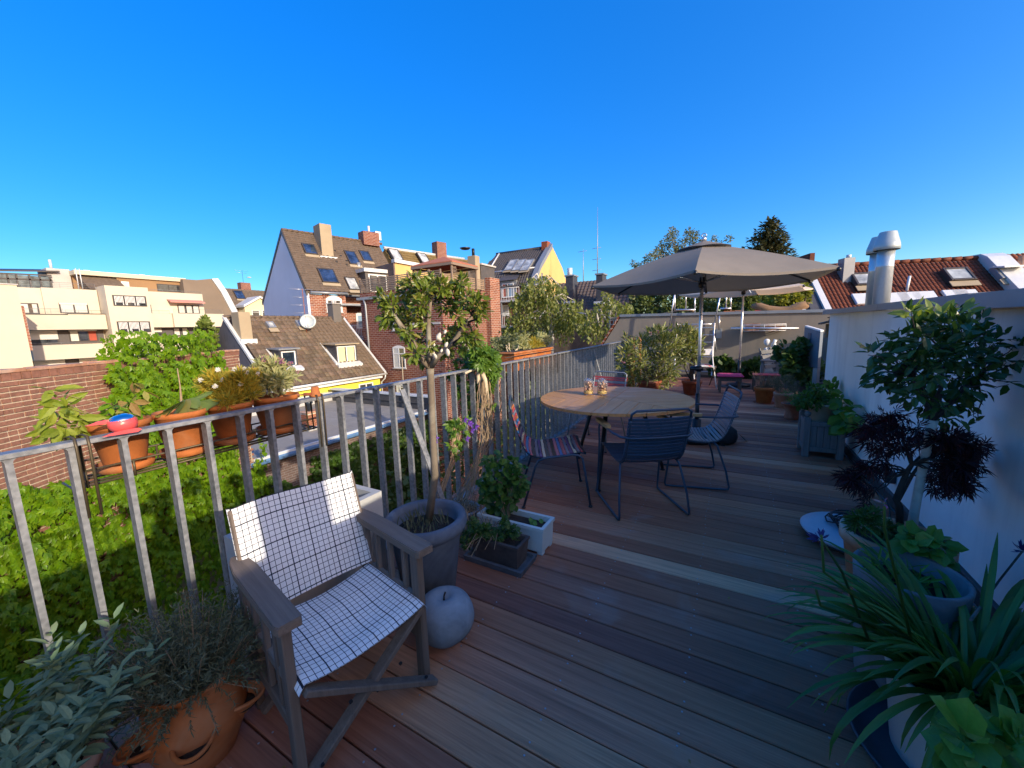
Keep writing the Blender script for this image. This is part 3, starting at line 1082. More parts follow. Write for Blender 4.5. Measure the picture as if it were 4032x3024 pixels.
def window(parent, o, u, n, u0, u1, z0, z1, frame='frame_white', pane='pane', mull=1, trans=0.0, fw=.06, sill=True, arch=0.0, curtain=None, blind=0.0, reveal=True, world=True, name='window'):
 u, n = Vector(u), Vector(n)
 W, H = u1 - u0, z1 - z0
 m = MB()
 if reveal:
  obox(m, o, u, n, u0 - .02, u0 + fw, z0, z1, .006, .035)
  obox(m, o, u, n, u1 - fw, u1 + .02, z0, z1, .006, .035)
  obox(m, o, u, n, u0 + fw + .001, u1 - fw - .001, z0, z0 + fw, .006, .035)
  obox(m, o, u, n, u0 + fw + .001, u1 - fw - .001, z1 - fw, z1, .006, .035)
 for k in range(1, mull + 1):
  a = u0 + W * k / (mull + 1)
  obox(m, o, u, n, a - fw * .5, a + fw * .5, z0 + fw + .001, z1 - fw - .001, .006, .04)
 if trans:
  obox(m, o, u, n, u0 + fw + .001, u1 - fw - .001, z0 + H * trans - fw * .5, z0 + H * trans + fw * .5, .008, .043)
 if arch:
  pts = []
  for k in range(9):
   t = k / 8
   pts.append(Vector(o) + u * (u0 - .02 + (W + .04) * t) + V(0, 0, z1 + .001 + arch * 4 * t * (1 - t)) + n * .006)
  m.prism(pts, n * .03)
 w = m.build(name, M[frame], parent, world)
 p = MB()
 obox(p, o, u, n, u0 + .001, u1 - .001, z0 + .001, z1 - .001, .002, .016)
 p.build('pane', M[pane], w, world)
 if curtain:
  for a, b, ct in curtain:
   c = MB()
   obox(c, o, u, n, u0 + W * a, u0 + W * b, z0 + fw, z1 - fw, .017, .020)
   c.build('curtain', M[ct], w, world)
 if blind:
  c = MB()
  obox(c, o, u, n, u0 + .01, u1 - .01, z1 - H * blind, z1 - .005, .044, .058)
  c.build('blind', M['shutter'], w, world)
 if sill:
  c = MB()
  obox(c, o, u, n, u0 - .08, u1 + .08, z0 - .06, z0 - .004, .004, .09)
  c.build('sill', M['light_grey_wall'], w, world)
 return w

def tile_t():
 xs = (0, .22, .45, .72, 1.0)
 hz = (.012, .05, .062, .03, .008)
 v, f = [], []
 for y, dz in ((0, .028), (1.1, 0.0)):
  for x, h in zip(xs, hz):
   v.append((x, y, h + dz))
 for x, h in zip(xs, hz):
  v.append((x, 0, h - .004))
 for i in range(4):
  f.append((i, i + 1, i + 6, i + 5))
  f.append((10 + i, 11 + i, i + 1, i))
 return v, f

TILE_V, TILE_F = tile_t()

def flat_tile_t():
 v = [(0, 0, .03), (.97, 0, .03), (.97, 1.1, .004), (0, 1.1, .004), (0, 0, .004), (.97, 0, .004)]
 return v, [(0, 1, 2, 3), (4, 5, 1, 0), (5, 2, 1)]

FLAT_V, FLAT_F = flat_tile_t()

def tiles(parent, o, ux, vy, nu, nv, mat, indiv=0, flat=False, keep=None, R=None, world=True, hs=1.0, jitter=.0):
 """Rows of roof tiles: o is the left end of the eave, ux one tile along it, vy one course up the slope."""
 R = R or random.Random(5)
 o, ux, vy = Vector(o), Vector(ux), Vector(vy)
 n = ux.cross(vy).normalized()
 if n.z < 0:
  n = -n
 off = wloc(parent) if world else V(0, 0, 0)
 tv, tf = (FLAT_V, FLAT_F) if flat else (TILE_V, TILE_F)
 spots = []
 for j in range(nv):
  for i in range(nu):
   if keep is None or keep(i, j):
    p = o + ux * (i + (0.5 * (j % 2) if flat else 0)) + vy * j + n * R.uniform(0, jitter)
    spots.append(p)
 if indiv:
  spots.sort(key=lambda p: (p - EYE).length)
 nz = n * (hs)
 if indiv:
  me = bpy.data.meshes.new('roof_tile')
  me.from_pydata(tv, [], tf)
  me.materials.append(mat)
  for p in spots[:indiv]:
   ob = bpy.data.objects.new('roof_tile', me)
   COL.objects.link(ob)
   ob.parent = parent
   q = p - off
   ob.matrix_local = Matrix(((ux.x, vy.x, nz.x, q.x), (ux.y, vy.y, nz.y, q.y), (ux.z, vy.z, nz.z, q.z), (0, 0, 0, 1)))
   k = R.uniform(.72, 1.22)
   ob.color = (k * R.uniform(.95, 1.08), k, k * R.uniform(.9, 1.05), 1)
  spots = spots[indiv:]
 if spots:
  T = np.array(tv)
  B = np.array([[*ux], [*vy], [*nz]])
  base = T @ B
  P = np.array([[*(p - off)] for p in spots])
  A = (P[:, None, :] + base[None, :, :])
  m = len(tv)
  vs = A.reshape(-1, 3)
  fs = [tuple(i + k * m for i in f) for k in range(len(spots)) for f in tf]
  me = bpy.data.meshes.new('roof_tiles')
  me.from_pydata(vs.tolist(), [], fs)
  me.materials.append(mat)
  ob = bpy.data.objects.new('roof_tiles', me)
  COL.objects.link(ob)
  ob.parent = parent
  ob['kind'] = 'stuff'

def skylight(parent, c, u, v, w, h, pane='sky_pane', world=True, frame='frame_dark'):
 """Roof window at c (centre on the roof surface); u along the eave, v up the slope."""
 c, u, v = Vector(c), Vector(u).normalized(), Vector(v).normalized()
 n = u.cross(v)
 if n.z < 0:
  n = -n
 c = c + n * .10
 Mx = Matrix(((u.x, v.x, n.x, c.x), (u.y, v.y, n.y, c.y), (u.z, v.z, n.z, c.z), (0, 0, 0, 1)))
 t = .09
 m = MB()
 m.box((-w / 2, -h / 2, -.05), (-w / 2 + t, h / 2, .16), 0, .01, Mx).box((w / 2 - t, -h / 2, -.05), (w / 2, h / 2, .16), 0, .01, Mx)
 m.box((-w / 2 + t + .001, -h / 2, -.05), (w / 2 - t - .001, -h / 2 + t, .158), 0, .01, Mx).box((-w / 2 + t + .001, h / 2 - t, -.05), (w / 2 - t - .001, h / 2, .158), 0, .01, Mx)
 s_ = m.build('skylight', M[frame], parent, world)
 MB().box((-w / 2 + t, -h / 2 + t, .02), (w / 2 - t, h / 2 - t, .13), 0, 0, Mx).build('pane', M[pane], s_, world)
 MB().box((-w / 2 - .05, -h / 2 - .28, .055), (w / 2 + .05, -h / 2 - .005, .085), 0, 0, Mx).build('flashing', M['chim_cream'], s_, world)
 return s_

def rails(parent, pts, h, nb, mat='galv', r=.02, rb=.011, name='balcony_railing', levels=None):
 m = MB()
 pts = [Vector(p) for p in pts]
 up = V(0, 0, h)
 for a, b in zip(pts, pts[1:]):
  m.tube([a + up, b + up], r, 6)
  if levels:
   for k in range(levels):
    z = V(0, 0, h * (k + .3) / (levels + .3))
    m.tube([a + z, b + z], rb, 5)
   k2 = max(1, nb)
  else:
   m.tube([a + V(0, 0, .08), b + V(0, 0, .08)], rb, 5)
   k2 = nb
  for k in range(k2 + 1):
   p = a.lerp(b, k / k2)
   m.tube([p, p + up], rb, 5, cap=False)
 return m.build(name, M[mat], parent, kind='stuff' if nb > 3 else None)

def antenna(label, base, h, parent_cat='antenna', arms=4, L=1.2, mat='grey_metal', red=False, u=(0, 1, 0)):
 t = thing('tv_antenna', label, 'antenna', base)
 b = Vector(base)
 u = Vector(u)
 MB().tube([b, b + V(0, 0, h)], .022, 6).build('mast', M['terra_dark'] if red else M[mat], t)
 for k in range(arms):
  z = h * (1 - .02 - .17 * k)
  d = u if k % 2 == 0 else u * .8
  m = MB().tube([b + V(0, 0, z) - d * L * .55, b + V(0, 0, z) + d * L * .45], .012, 5)
  c = V(0, 0, 1).cross(d).normalized()
  for q in range(7):
   p = b + V(0, 0, z) + d * L * (-.52 + .155 * q)
   m.tube([p - c * .16 - V(0, 0, .0), p + c * .16], .006, 4)
  m.build('boom', M['alu'], t)
 return t

# ---------------------------------------------------------------- white terraced flats far left (facade parallel to the railing)
KB = 1.4

def q1(y, z):
 return y * KB, 1.358 + (z - 1.358) * KB

BX = -42 * KB
b1 = thing('apartment_building', 'cream terraced apartment block with stepped balconies and a brown penthouse floor', 'building', (BX, 17, -9))

def wbox(parent, name, y0, y1, z0, z1, d0, d1, mat, **kw):
 """Box on a facade facing +x; y and z measured on the plane 42 m out, depth in metres."""
 a, c = q1(y0, z0)
 b, d = q1(y1, z1)
 return MB().box((BX + d0, a, c), (BX + d1, b, d)).build(name, M[mat], parent, **kw)

ZG = -6.0
wbox(b1, 'wall', 7.0, 8.25, ZG, 5.17, -9, -1.6, 'cream_wall')
wbox(b1, 'wall', 8.25, 11.05, ZG, 5.21, -9, -1.3, 'cream_wall')
wbox(b1, 'bay', 11.1, 13.62, ZG, 5.46, -9, .9, 'cream_wall')
wbox(b1, 'wall', 13.66, 18.0, ZG, 5.32, -9, -1.3, 'cream_wall')
wbox(b1, 'balcony_front', 7.1, 9.1, 2.2, 3.25, -1.25, .05, 'cream_wall')
wbox(b1, 'balcony_front', 9.1, 11.05, 2.2, 3.31, -1.25, .05, 'cream_wall')
wbox(b1, 'balcony_front', 7.1, 11.05, .09, 1.13, -1.25, .05, 'cream_wall')
wbox(b1, 'balcony_front', 7.1, 11.05, -1.9, -.85, -1.25, .05, 'cream_wall')
wbox(b1, 'balcony_cap', 7.08, 9.1, 3.255, 3.31, -1.27, .09, 'frame_dark')
wbox(b1, 'balcony_cap', 9.1, 11.06, 3.315, 3.36, -1.27, .09, 'frame_dark')
wbox(b1, 'balcony_front', 13.65, 15.2, 2.3, 3.44, -1.25, -.2, 'cream_wall')
wbox(b1, 'balcony_front', 15.2, 19.05, 2.3, 3.47, -1.25, .2, 'cream_wall')
wbox(b1, 'balcony_front', 13.65, 15.2, .25, 1.45, -1.25, -.2, 'cream_wall')
wbox(b1, 'balcony_front', 15.2, 19.05, .25, 1.47, -1.25, .2, 'cream_wall')
wbox(b1, 'balcony_front', 15.2, 19.05, -1.7, -.6, -1.25, .2, 'cream_wall')
# dark recessed bands with blinds between the balconies
for y0, y1, z0, z1 in ((7.15, 11.0, 1.16, 2.19), (7.15, 11.0, -.84, .08), (13.7, 18.0, 1.49, 2.29), (13.7, 18.0, -.55, .24)):
 wbox(b1, 'recess_panel', y0, y1, z0, z1, -1.29, -1.2, 'anthracite_panel')
fo = lambda y, z, d: V(BX + d, *q1(y, z))
U1, N1 = V(0, 1, 0), V(1, 0, 0)

def w1(y0, y1, z0, z1, d, **kw):
 a, c = q1(y0, z0)
 b, e = q1(y1, z1)
 return window(b1, (BX + d, 0, 0), U1, N1, a, b, c, e, fw=.09, world=True, sill=False, **kw)

for z0, z1, ct in ((3.95, 4.77, [(.04, .3, 'curtain'), (.36, .62, 'curtain'), (.7, .96, 'curtain')]), (1.9, 2.77, [(.04, .3, 'yellow_blind'), (.38, .6, 'curtain'), (.7, .95, 'curtain')]), (-.05, .8, [(.05, .3, 'curtain'), (.7, .95, 'red_cloth')])):
 w_ = w1(11.45, 13.4, z0, z1, .9, frame='frame_dark', mull=2)
 # vertical strip blinds behind the panes
 m = MB()
 a, b = q1(11.45, 0)[0], q1(13.4, 0)[0]
 for k in range(26):
  y = a + (b - a) * (k + .5) / 26
  if (k % 9) in (8,):
   continue
  h = 1.0 if k % 9 in (0, 1, 7) else .72
  e0, e1 = q1(0, z0)[1] + .1, q1(0, z1)[1] - .08
  m.box((BX + .918, y - .03, e1 - (e1 - e0) * h), (BX + .923, y + .03, e1))
 m.build('strip_blind', M['frame_white'], w_, kind='stuff')
w1(7.12, 8.0, 3.36, 4.1, -1.6, frame='frame_dark', mull=1, curtain=[(.0, .48, 'shutter'), (.68, .98, 'curtain')])
w1(8.96, 10.42, 3.42, 4.18, -1.3, frame='frame_dark', mull=1, curtain=[(.03, .47, 'curtain'), (.53, .97, 'curtain')], blind=.16)
w1(7.17, 8.6, 1.2, 2.18, -1.2, frame='frame_dark', mull=0, blind=.66)
w1(9.15, 10.64, 1.3, 2.17, -1.2, frame='frame_dark', mull=2, curtain=[(.03, .32, 'curtain'), (.66, .98, 'red_cloth')], blind=.1)
w1(7.2, 8.7, -.8, .06, -1.2, frame='frame_dark', mull=0, blind=.9)
w1(9.4, 10.9, -.8, .06, -1.2, frame='frame_dark', mull=0, blind=.85)
w1(13.7, 14.16, 3.5, 4.22, -1.3, frame='frame_dark', mull=0)
w1(16.0, 17.6, 3.52, 4.28, -1.3, frame='frame_dark', mull=2, curtain=[(.02, .3, 'curtain'), (.4, .64, 'curtain'), (.72, .98, 'curtain')])
w1(14.0, 14.6, 1.6, 2.22, -1.2, frame='frame_dark', mull=0, blind=.5)
w1(15.4, 15.9, 1.55, 2.26, -1.2, frame='frame_dark', mull=0, curtain=[(.05, .95, 'curtain')])
w1(16.0, 16.5, 1.55, 2.26, -1.2, frame='frame_dark', mull=0, curtain=[(.05, .95, 'curtain')])
w1(14.2, 15.0, -.5, .2, -1.2, frame='frame_dark', mull=0, blind=.9)
rails(b1, [fo(7.12, 3.28, .02), fo(8.9, 3.28, .02)], .55, 3, levels=4)
rails(b1, [fo(9.0, 3.34, .02), fo(11.0, 3.34, .02)], .36, 3, levels=2)
rails(b1, [fo(7.15, 1.13, .0), fo(9.2, 1.13, .0)], .2, 3, levels=1)
rails(b1, [fo(15.3, 3.48, .1), fo(19.0, 3.48, .1)], .5, 3, levels=3)
rails(b1, [fo(13.7, 3.45, -.3), fo(15.1, 3.45, -.3)], .36, 2, levels=2)
rails(b1, [fo(7.0, 5.2, -1.6), fo(8.3, 5.2, -1.5), fo(11.0, 5.22, -1.35)], .6, 3, levels=3)
rails(b1, [fo(13.7, 5.33, -1.4), fo(18.0, 5.33, -1.4)], .25, 3, levels=1)
m = MB()
a, c = q1(15.3, 4.56)
b, d = q1(17.85, 4.66)
m.prism([(BX - 1.28, a, d), (BX - 1.28, a, d + .1), (BX - .3, a, c - .05), (BX - .3, a, c - .2)], (0, b - a, 0))
m.build('awning', plain('faded_red_awning', (.55, .25, .2), .9, 0, .2, 20), b1)
# penthouse
wbox(b1, 'penthouse_wall', 12.7, 17.3, 5.2, 6.45, -9, -3.2, 'brown_wall')
wbox(b1, 'penthouse_fascia', 10.3, 17.35, 6.45, 6.78, -9, -2.9, 'cream_side')
a0, a1, a2, a3 = fo(10.45, 6.5, -3.6), fo(12.75, 6.5, -3.6), fo(13.0, 5.36, -1.7), fo(10.8, 5.3, -1.7)
MB().prism([a0, a1, a2, a3], (-1.2, 0, -.1)).build('slate_slope', M['slate_clad'] if False else M['tile_far'], b1)
wbox(b1, 'penthouse_wall', 10.4, 12.7, 5.1, 6.45, -9, -4.4, 'brown_wall')
w1(12.95, 13.4, 5.36, 6.15, -3.19, frame='frame_white', mull=0, pane='pane', curtain=[(.1, .9, 'curtain')])
w1(15.25, 16.9, 5.5, 6.15, -3.19, frame='frame_dark', mull=1)
# roof terrace conservatory and flue
m = MB()
for y in (5.8, 6.5, 7.2, 7.6, 8.2, 8.7, 9.2):
 p = fo(y, 5.2, -4.2)
 m.box((p.x - .06, p.y - .06, p.z), (p.x + .06, p.y + .06, p.z + 1.35 + .1 * y / 9))
for y0, y1, z in ((5.7, 9.3, 6.2), (5.7, 9.3, 5.85)):
 a_, b_ = fo(y0, z, -4.2), fo(y1, z + .12, -4.2)
 m.bar(a_, b_, .12, .14)
m.build('conservatory_frame', M['frame_dark'], b1)
a_, b_ = fo(5.75, 5.25, -4.24), fo(9.25, 6.2, -4.3)
MB().box((a_.x - .02, a_.y, a_.z), (a_.x + .0, b_.y, b_.z)).build('conservatory_pane', M['sky_pane'], b1)
a_, b_ = fo(5.6, 6.24, -4.1), fo(9.75, 6.62, -4.1)
MB().prism([a_, b_, b_ + V(0, 0, .12), a_ + V(0, 0, .12)], (-3.5, 0, .5)).build('conservatory_roof', M['frame_dark'], b1)
wbox(b1, 'stair_head', 9.15, 10.35, 5.2, 6.9, -8, -4.6, 'light_grey_wall')
a_ = fo(9.55, 6.9, -5.5)
MB().tube([a_, a_ + V(0, 0, 1.0)], .12, 10).build('flue', M['zinc_light'], b1)
m = MB()
for y in (10.25, 10.45):
 a_ = fo(y, 5.3, -2.0)
 m.tube([a_, a_ + V(0, 0, 2.1)], .045, 6)
m.build('fire_escape', M['zinc_light'], b1)
tg = MB()
for y, z in ((11.1, 6.78), (14.5, 6.78)):
 a_ = fo(y, z, -5)
 tg.box((a_.x, a_.y, a_.z), (a_.x + .5, a_.y + .5, a_.z + .25))
tg.build('roof_vent', M['zinc_light'], b1, kind='stuff')

cg = thing('gable_house', 'plain cream gable wall at the far left edge behind the brick wall', 'building', (BX + 6, 4, -9))
a, c = 7.03 * 36 / 42 * KB, 1.358 + (5.2 - 1.358) * 36 / 42 * KB
XG = -36 * KB
MB().box((XG - 8, -12, -9), (XG, a, c)).build('wall', M['cream_side'], cg)
MB().box((XG - 8, -12, c + .002), (XG + .08, a + .06, c + .09)).build('coping', M['light_grey_wall'], cg)
for z0, z1 in ((.5, 3.1), (-7, -.6)):
 MB().box((XG - .6, a + .003, z0 * KB), (XG - .05, a + .16, z1 * KB)).build('brick_edge', M['brick_a'], cg)

# ---------------------------------------------------------------- house with mansard gable between the flats and the blue gable
def az_pt(uv, dist):
 """A point seen at uv, at a horizontal distance."""
 d = ray(*uv)
 t = dist / math.hypot(d.x, d.y)
 return EYE + d * t

b2 = thing('mansard_house', 'brown tiled house with a dark side wall and white verge behind the low house', 'house', (-44, 18, -9))
X2 = -61.0
pp = [at(Z1(*a), x=X2) for a in ((1605, 420), (1722, 410), (1800, 520), (1895, 700), (1900, 900))]
pl_ = [pp[0], pp[1], pp[2], pp[3], V(X2, pp[3].y, -9), V(X2, pp[0].y - 1.5, -9), V(X2, pp[0].y - 1.5, pp[0].z)]
MB().prism(pl_, (-9, 0, 0)).build('side_wall', M['taupe_wall'], b2)
m = MB()
for a_, c_ in ((pp[1], pp[2]), (pp[2], pp[3])):
 d = (c_ - a_)
 nn = V(0, d.z, -d.y).normalized() * -1
 m.prism([a_ + V(.25, 0, .0), c_ + V(.25, 0, .0), c_ + V(.25, .75, .1), a_ + V(.25, .75, .1)], (-1.0, 0, -.12))
m.build('verge', M['zinc_light'], b2)
X2b = X2 - 1.0
r0, r1 = at(Z2(360, 700), x=X2b - 3.2), at(Z2(720, 715), x=X2b - 3.2)
e0, e1 = at(Z2(430, 890), x=X2b), at(Z2(720, 890), x=X2b)
yL, yR = pp[1].y + .3, 52.0
zt, zb = (r0.z + r1.z) / 2, min(e0.z, e1.z) - .8
MB().prism([(X2b, yL, zb - .02), (X2b - 3.2, yL, zt - .02), (X2b - 9, yL, zt - .02), (X2b - 9, yL, -9), (X2b, yL, -9)], (0, yR - yL, 0)).build('roof_body', M['tile_far'], b2)
nu, nv = int((yR - yL) / .5), 13
tiles(b2, (X2b + .05, yL, zb), (0, (yR - yL) / nu, 0), ((-3.2) / nv, 0, (zt - zb) / nv), nu, nv, M['tile_far'], hs=.9)
us, vs_ = V(0, 1, 0), V(-3.2, 0, zt - zb).normalized()
c = at(Z2(500, 755), o=(X2b, 0, zb), n=V(zt - zb, 0, 3.2))
skylight(b2, c, us, vs_, 1.25, 1.6, 'sky_pane')
c = at(Z2(548, 700), x=X2b - 3.6)
MB().box((c.x - .5, c.y - .75, zt - .4), (c.x + .5, c.y + .65, at(Z2(548, 652), x=X2b - 3.6).z)).build('chimney', M['terra_dark'] if False else M['brick_b'], b2)
antenna('television antenna on the red chimney left of the blue gable', (c.x, c.y - .1, at(Z2(548, 655), x=X2b - 3.6).z), 1.9, arms=2, L=1.9, mat='black_metal')
dsh = MB().lathe([(.02, 0), (.2, .05), (.34, .14)], (c.x + .6, c.y + .5, zt + 1.8), 12)
dsh.build('satellite_dish', M['white_paint'], b2)
# yellow dormer gable
XD = X2b + .9
g0, g1, g2 = at(Z2(545, 850), x=XD), at(Z2(665, 775), x=XD), at(Z2(790, 850), x=XD)
MB().prism([g0, g1, g2, V(XD, g2.y, -9), V(XD, g0.y, -9)], (-3.0, 0, 0)).build('dormer_gable', M['pale_yellow'], b2)
m = MB()
for a_, c_ in ((g0, g1), (g1, g2)):
 m.prism([a_ + V(.35, -.25 if a_ is g0 else 0, .0), c_ + V(.35, 0 if c_ is g1 else .25, .0), c_ + V(.35, 0 if c_ is g1 else .25, .3), a_ + V(.35, -.25 if a_ is g0 else 0, .3)], (-3.6, 0, 0))
m.build('dormer_roof', M['zinc_light'], b2)
for x0, x1 in ((612, 664), (694, 730)):
 a_, c_ = at(Z2(x0, 935), x=XD), at(Z2(x1, 875), x=XD)
 window(b2, (XD, 0, 0), U1, N1, a_.y, c_.y, a_.z, c_.z, trans=.75, mull=0, sill=False)

# ---------------------------------------------------------------- big house with the pale blue gable (turned 14 degrees) and the mossy-roofed house next to it
TH = math.radians(-14.0)
O3 = V(-27.0, 17.8, 0)
EA = V(math.sin(-TH), math.cos(TH), 0)        # along the eave, away from us
EB = V(-math.cos(TH), math.sin(-TH), 0)       # along the gable, to the left
b3 = thing('brick_house', 'tall brick house with a steep brown tiled roof and a pale blue gable wall', 'house', O3 + V(0, 0, -9))
WG = 14.0
pe, pa, pl3 = at(Z2(1130, 695), o=O3, n=EA), at(Z2(847, 222), o=O3, n=EA), at(Z2(695, 800), o=O3, n=EA)
zE = pe.z
s_of = lambda p: (p - O3).dot(EB)
sA, zA = s_of(pa), pa.z
sL, zL = s_of(pl3), pl3.z
LB = 8.05                                     # length along the ridge up to the fire wall
P3 = lambda a, b, z: V(O3.x, O3.y, 0) + EA * a + EB * b + V(0, 0, z)
MB().prism([P3(0, 0, zE - .05), P3(0, sA, zA - .1), P3(0, sL, zL - .05), P3(0, sL, -9), P3(0, 0, -9)], EA * .18).build('gable_wall', M['blue_white'], b3)
LS = .28 * 0 + (at(Z2(1365, 720), o=O3, n=EB) - O3).dot(EA)   # where the eave steps back
BK = 1.15
MB().prism([P3(.19, .0, -9), P3(LS, .0, -9), P3(LS, .0, zE - .25), P3(.19, .0, zE - .25)], EB * 2).build('brick_front', M['brick_a'], b3)
MB().prism([P3(LS + .01, BK, -9), P3(LB + 3, BK, -9), P3(LB + 3, BK, zE - .25), P3(LS + .01, BK, zE - .25)], EB * 1.5).build('brick_front', M['brick_a'], b3)
MB().prism([P3(.41, 2.01, -9), P3(LB + 3, 2.01 + BK, -9), P3(LB + 3, sL - .1, -9), P3(.41, sL - .1, -9)], V(0, 0, 9 + zE - .4)).build('core', M['brick_b'], b3)
# roof slope towards us
sl = Vector((EB * sA).to_tuple()) + V(0, 0, zA - zE)
MB().prism([P3(.1, -.12, zE - .14), P3(LB, -.12, zE - .14), P3(LB, sA, zA - .12), P3(.1, sA, zA - .12)], EB * .25 - V(0, 0, .05)).build('roof_deck', M['tile_far'], b3)
nvv = 26
ulen = .36
nuu = int(LB / ulen)
sv = (P3(0, sA, zA) - P3(0, -.12, zE)) / nvv
tiles(b3, P3(.0, -.12, zE), EA * (LB / nuu), sv, nuu, nvv, M['tile_far'], hs=.9)
MB().prism([P3(-.06, -.1, zE - .05), P3(-.06, sA, zA + .08), P3(-.06, sA, zA - .2), P3(-.06, -.1, zE - .33)], EA * .12).build('verge_board', M['frame_dark'], b3)
MB().prism([P3(-.06, sA, zA + .08), P3(-.06, sL + .15, zL - .05), P3(-.06, sL + .15, zL - .33), P3(-.06, sA, zA - .2)], EA * .12).build('verge_board', M['frame_dark'], b3)
m = MB()
k = 0
while k * .4 < LB:
 m.tube([P3(k * .4, sA, zA + .06), P3(k * .4 + .39, sA, zA + .09)], .12, 6)
 k += 1
m.build('ridge_tiles', M['tile_far'], b3, kind='stuff')
m = MB().tube([P3(.2, -.22, zE - .12), P3(LS + .1, -.22, zE - .12)], .1, 8)
m.tube([P3(LS + .1, -.2, zE - .14), P3(LS + .5, BK * .5, zE - .2)], .07, 8)
m.build('gutter', M['zinc'], b3)
MB().tube([P3(LS + .5, .05, zE - .2), P3(LB, .05, zE - .25)], .1, 8).build('gutter', M['zinc'], b3)
nR = EA.cross(sv).normalized()
if nR.z < 0:
 nR = -nR
rp = lambda x, y: at(Z2(x, y), o=P3(0, 0, zE), n=nR)
for x, y, w, h, pn in ((1073, 390, .95, 1.15, 'sky_pane'), (1222, 607, 1.25, 1.5, 'sky_pane'), (1420, 460, .95, 1.6, 'sky_pane'), (1530, 445, .9, 1.25, 'sky_pane'), (1420, 672, .9, 1.35, 'pale_pane')):
 skylight(b3, rp(x, y), EA, sv, w, h, pn)
# chimney
c = rp(1240, 455)
tp = at(Z2(1205, 172), o=c, n=V(FWD.x, FWD.y, 0))
m = MB()
obox(m, c, EA, -EB, -.55, .35, -1.2, tp.z - c.z, -1.3, .0)
m.build('chimney', M['chim_cream'], b3)
m = MB()
obox(m, c, EA, -EB, -.75, .6, -.1, .16, -.25, .12)
m.build('chimney_flashing', M['zinc_light'], b3)
m = MB()
for x, y in ((1282, 408), (1330, 450), (1380, 490), (1295, 495), (1378, 520), (1258, 372)):
 q = rp(x, y)
 m.tube([q, q + V(.05, 0, .25)], .09, 6)
m.build('roof_pipe', M['black_metal'], b3, kind='stuff')
q = rp(1478, 530)
MB().tube([q - V(0, 0, .2), q + V(0, 0, .45)], .17, 10).build('roof_vent', M['zinc'], b3)
# dormer on the right part of the slope
dq = at(Z2(1540, 700), o=P3(0, -.02, 0), n=EB)
d0 = (dq - O3).dot(EA)
zt_ = at(Z2(1540, 560), o=P3(0, -.02, 0), n=EB).z
MB().prism([P3(d0, -.02, zE - .2), P3(d0 + 3.0, -.02, zE - .2), P3(d0 + 3.0, -.02, zt_), P3(d0, -.02, zt_)], EB * 4.6).build('dormer', M['tile_dark'], b3)
MB().prism([P3(d0 - .15, -.2, zt_ + .003), P3(d0 + 3.2, -.2, zt_ + .003), P3(d0 + 3.2, -.2, zt_ + .28), P3(d0 - .15, -.2, zt_ + .28)], EB * 4.9).build('dormer_roof', M['zinc_light'], b3)
window(b3, P3(0, -.02, 0), EA, -EB, d0 + .25, d0 + 2.6, zE + .15, zt_ - .15, mull=2, sill=False, fw=.1)
# brick window with arch on the projecting part, door and balcony in the recess
wa, wb = at(Z2(1220, 890), o=P3(0, 0, 0), n=EB), at(Z2(1335, 785), o=P3(0, 0, 0), n=EB)
ua, ub = (wa - O3).dot(EA), (wb - O3).dot(EA)
window(b3, P3(0, 0, 0), EA, -EB, ua, ub, min(wa.z, wb.z), max(wa.z, wb.z), mull=1, arch=.25, fw=.12)
m = MB()
for k in range(11):
 t = k / 10
 cc = P3(ua - .1 + (ub - ua + .2) * t, -.03, max(wa.z, wb.z) + .06 + .3 * 4 * t * (1 - t))
 m.bar(cc, cc + V(0, 0, .36) + EA * (t - .5) * .25, .12, .08, up=-EB)
m.build('arch_bricks', M['brick_b'], b3, kind='stuff')
fr_ = P3(0, BK, 0)
wa, wb = at(Z2(1465, 1025), o=fr_, n=EB), at(Z2(1555, 905), o=fr_, n=EB)
ua, ub = (wa - O3).dot(EA), (wb - O3).dot(EA)
window(b3, fr_, EA, -EB, ua, ub, wa.z, wb.z, mull=1, arch=.2, fw=.13, pane='pane', sill=False, curtain=[(.06, .46, 'blue_curtain'), (.54, .94, 'blue_curtain')], name='balcony_door')
wa, wb = at(Z2(1520, 1300), o=fr_, n=EB), at(Z2(1580, 1170), o=fr_, n=EB)
ua2, ub2 = (wa - O3).dot(EA), (wb - O3).dot(EA)
window(b3, fr_, EA, -EB, ua2 - .2, ub2, wa.z, wb.z, mull=1, arch=.2, fw=.1)
bl = at(Z2(1440, 1100), o=P3(0, -.1, 0), n=EB)
br_ = at(Z2(1618, 1100), o=P3(0, -.1, 0), n=EB)
y0_, y1_ = (bl - O3).dot(EA), (br_ - O3).dot(EA)
MB().prism([P3(y0_, -.1, bl.z - .2), P3(y1_, -.1, bl.z - .2), P3(y1_, BK - .002, bl.z - .2), P3(y0_, BK - .002, bl.z - .2)], V(0, 0, .18)).build('balcony_slab', M['light_grey_wall'], b3)
rails(b3, [P3(y0_, BK, bl.z), P3(y0_, -.08, bl.z), P3(y1_, -.08, bl.z)], 1.0, 14, 'frame_white', .03, .018)
yt = at(Z2(1400, 835), o=P3(0, -.3, 0), n=EB)
MB().prism([P3(y0_ - .9, -.3, yt.z), P3(y1_ + .1, -.3, yt.z), P3(y1_ + .1, -.3, yt.z + .14), P3(y0_ - .9, -.3, yt.z + .14)], EB * 1.4).build('canopy', M['zinc'], b3)
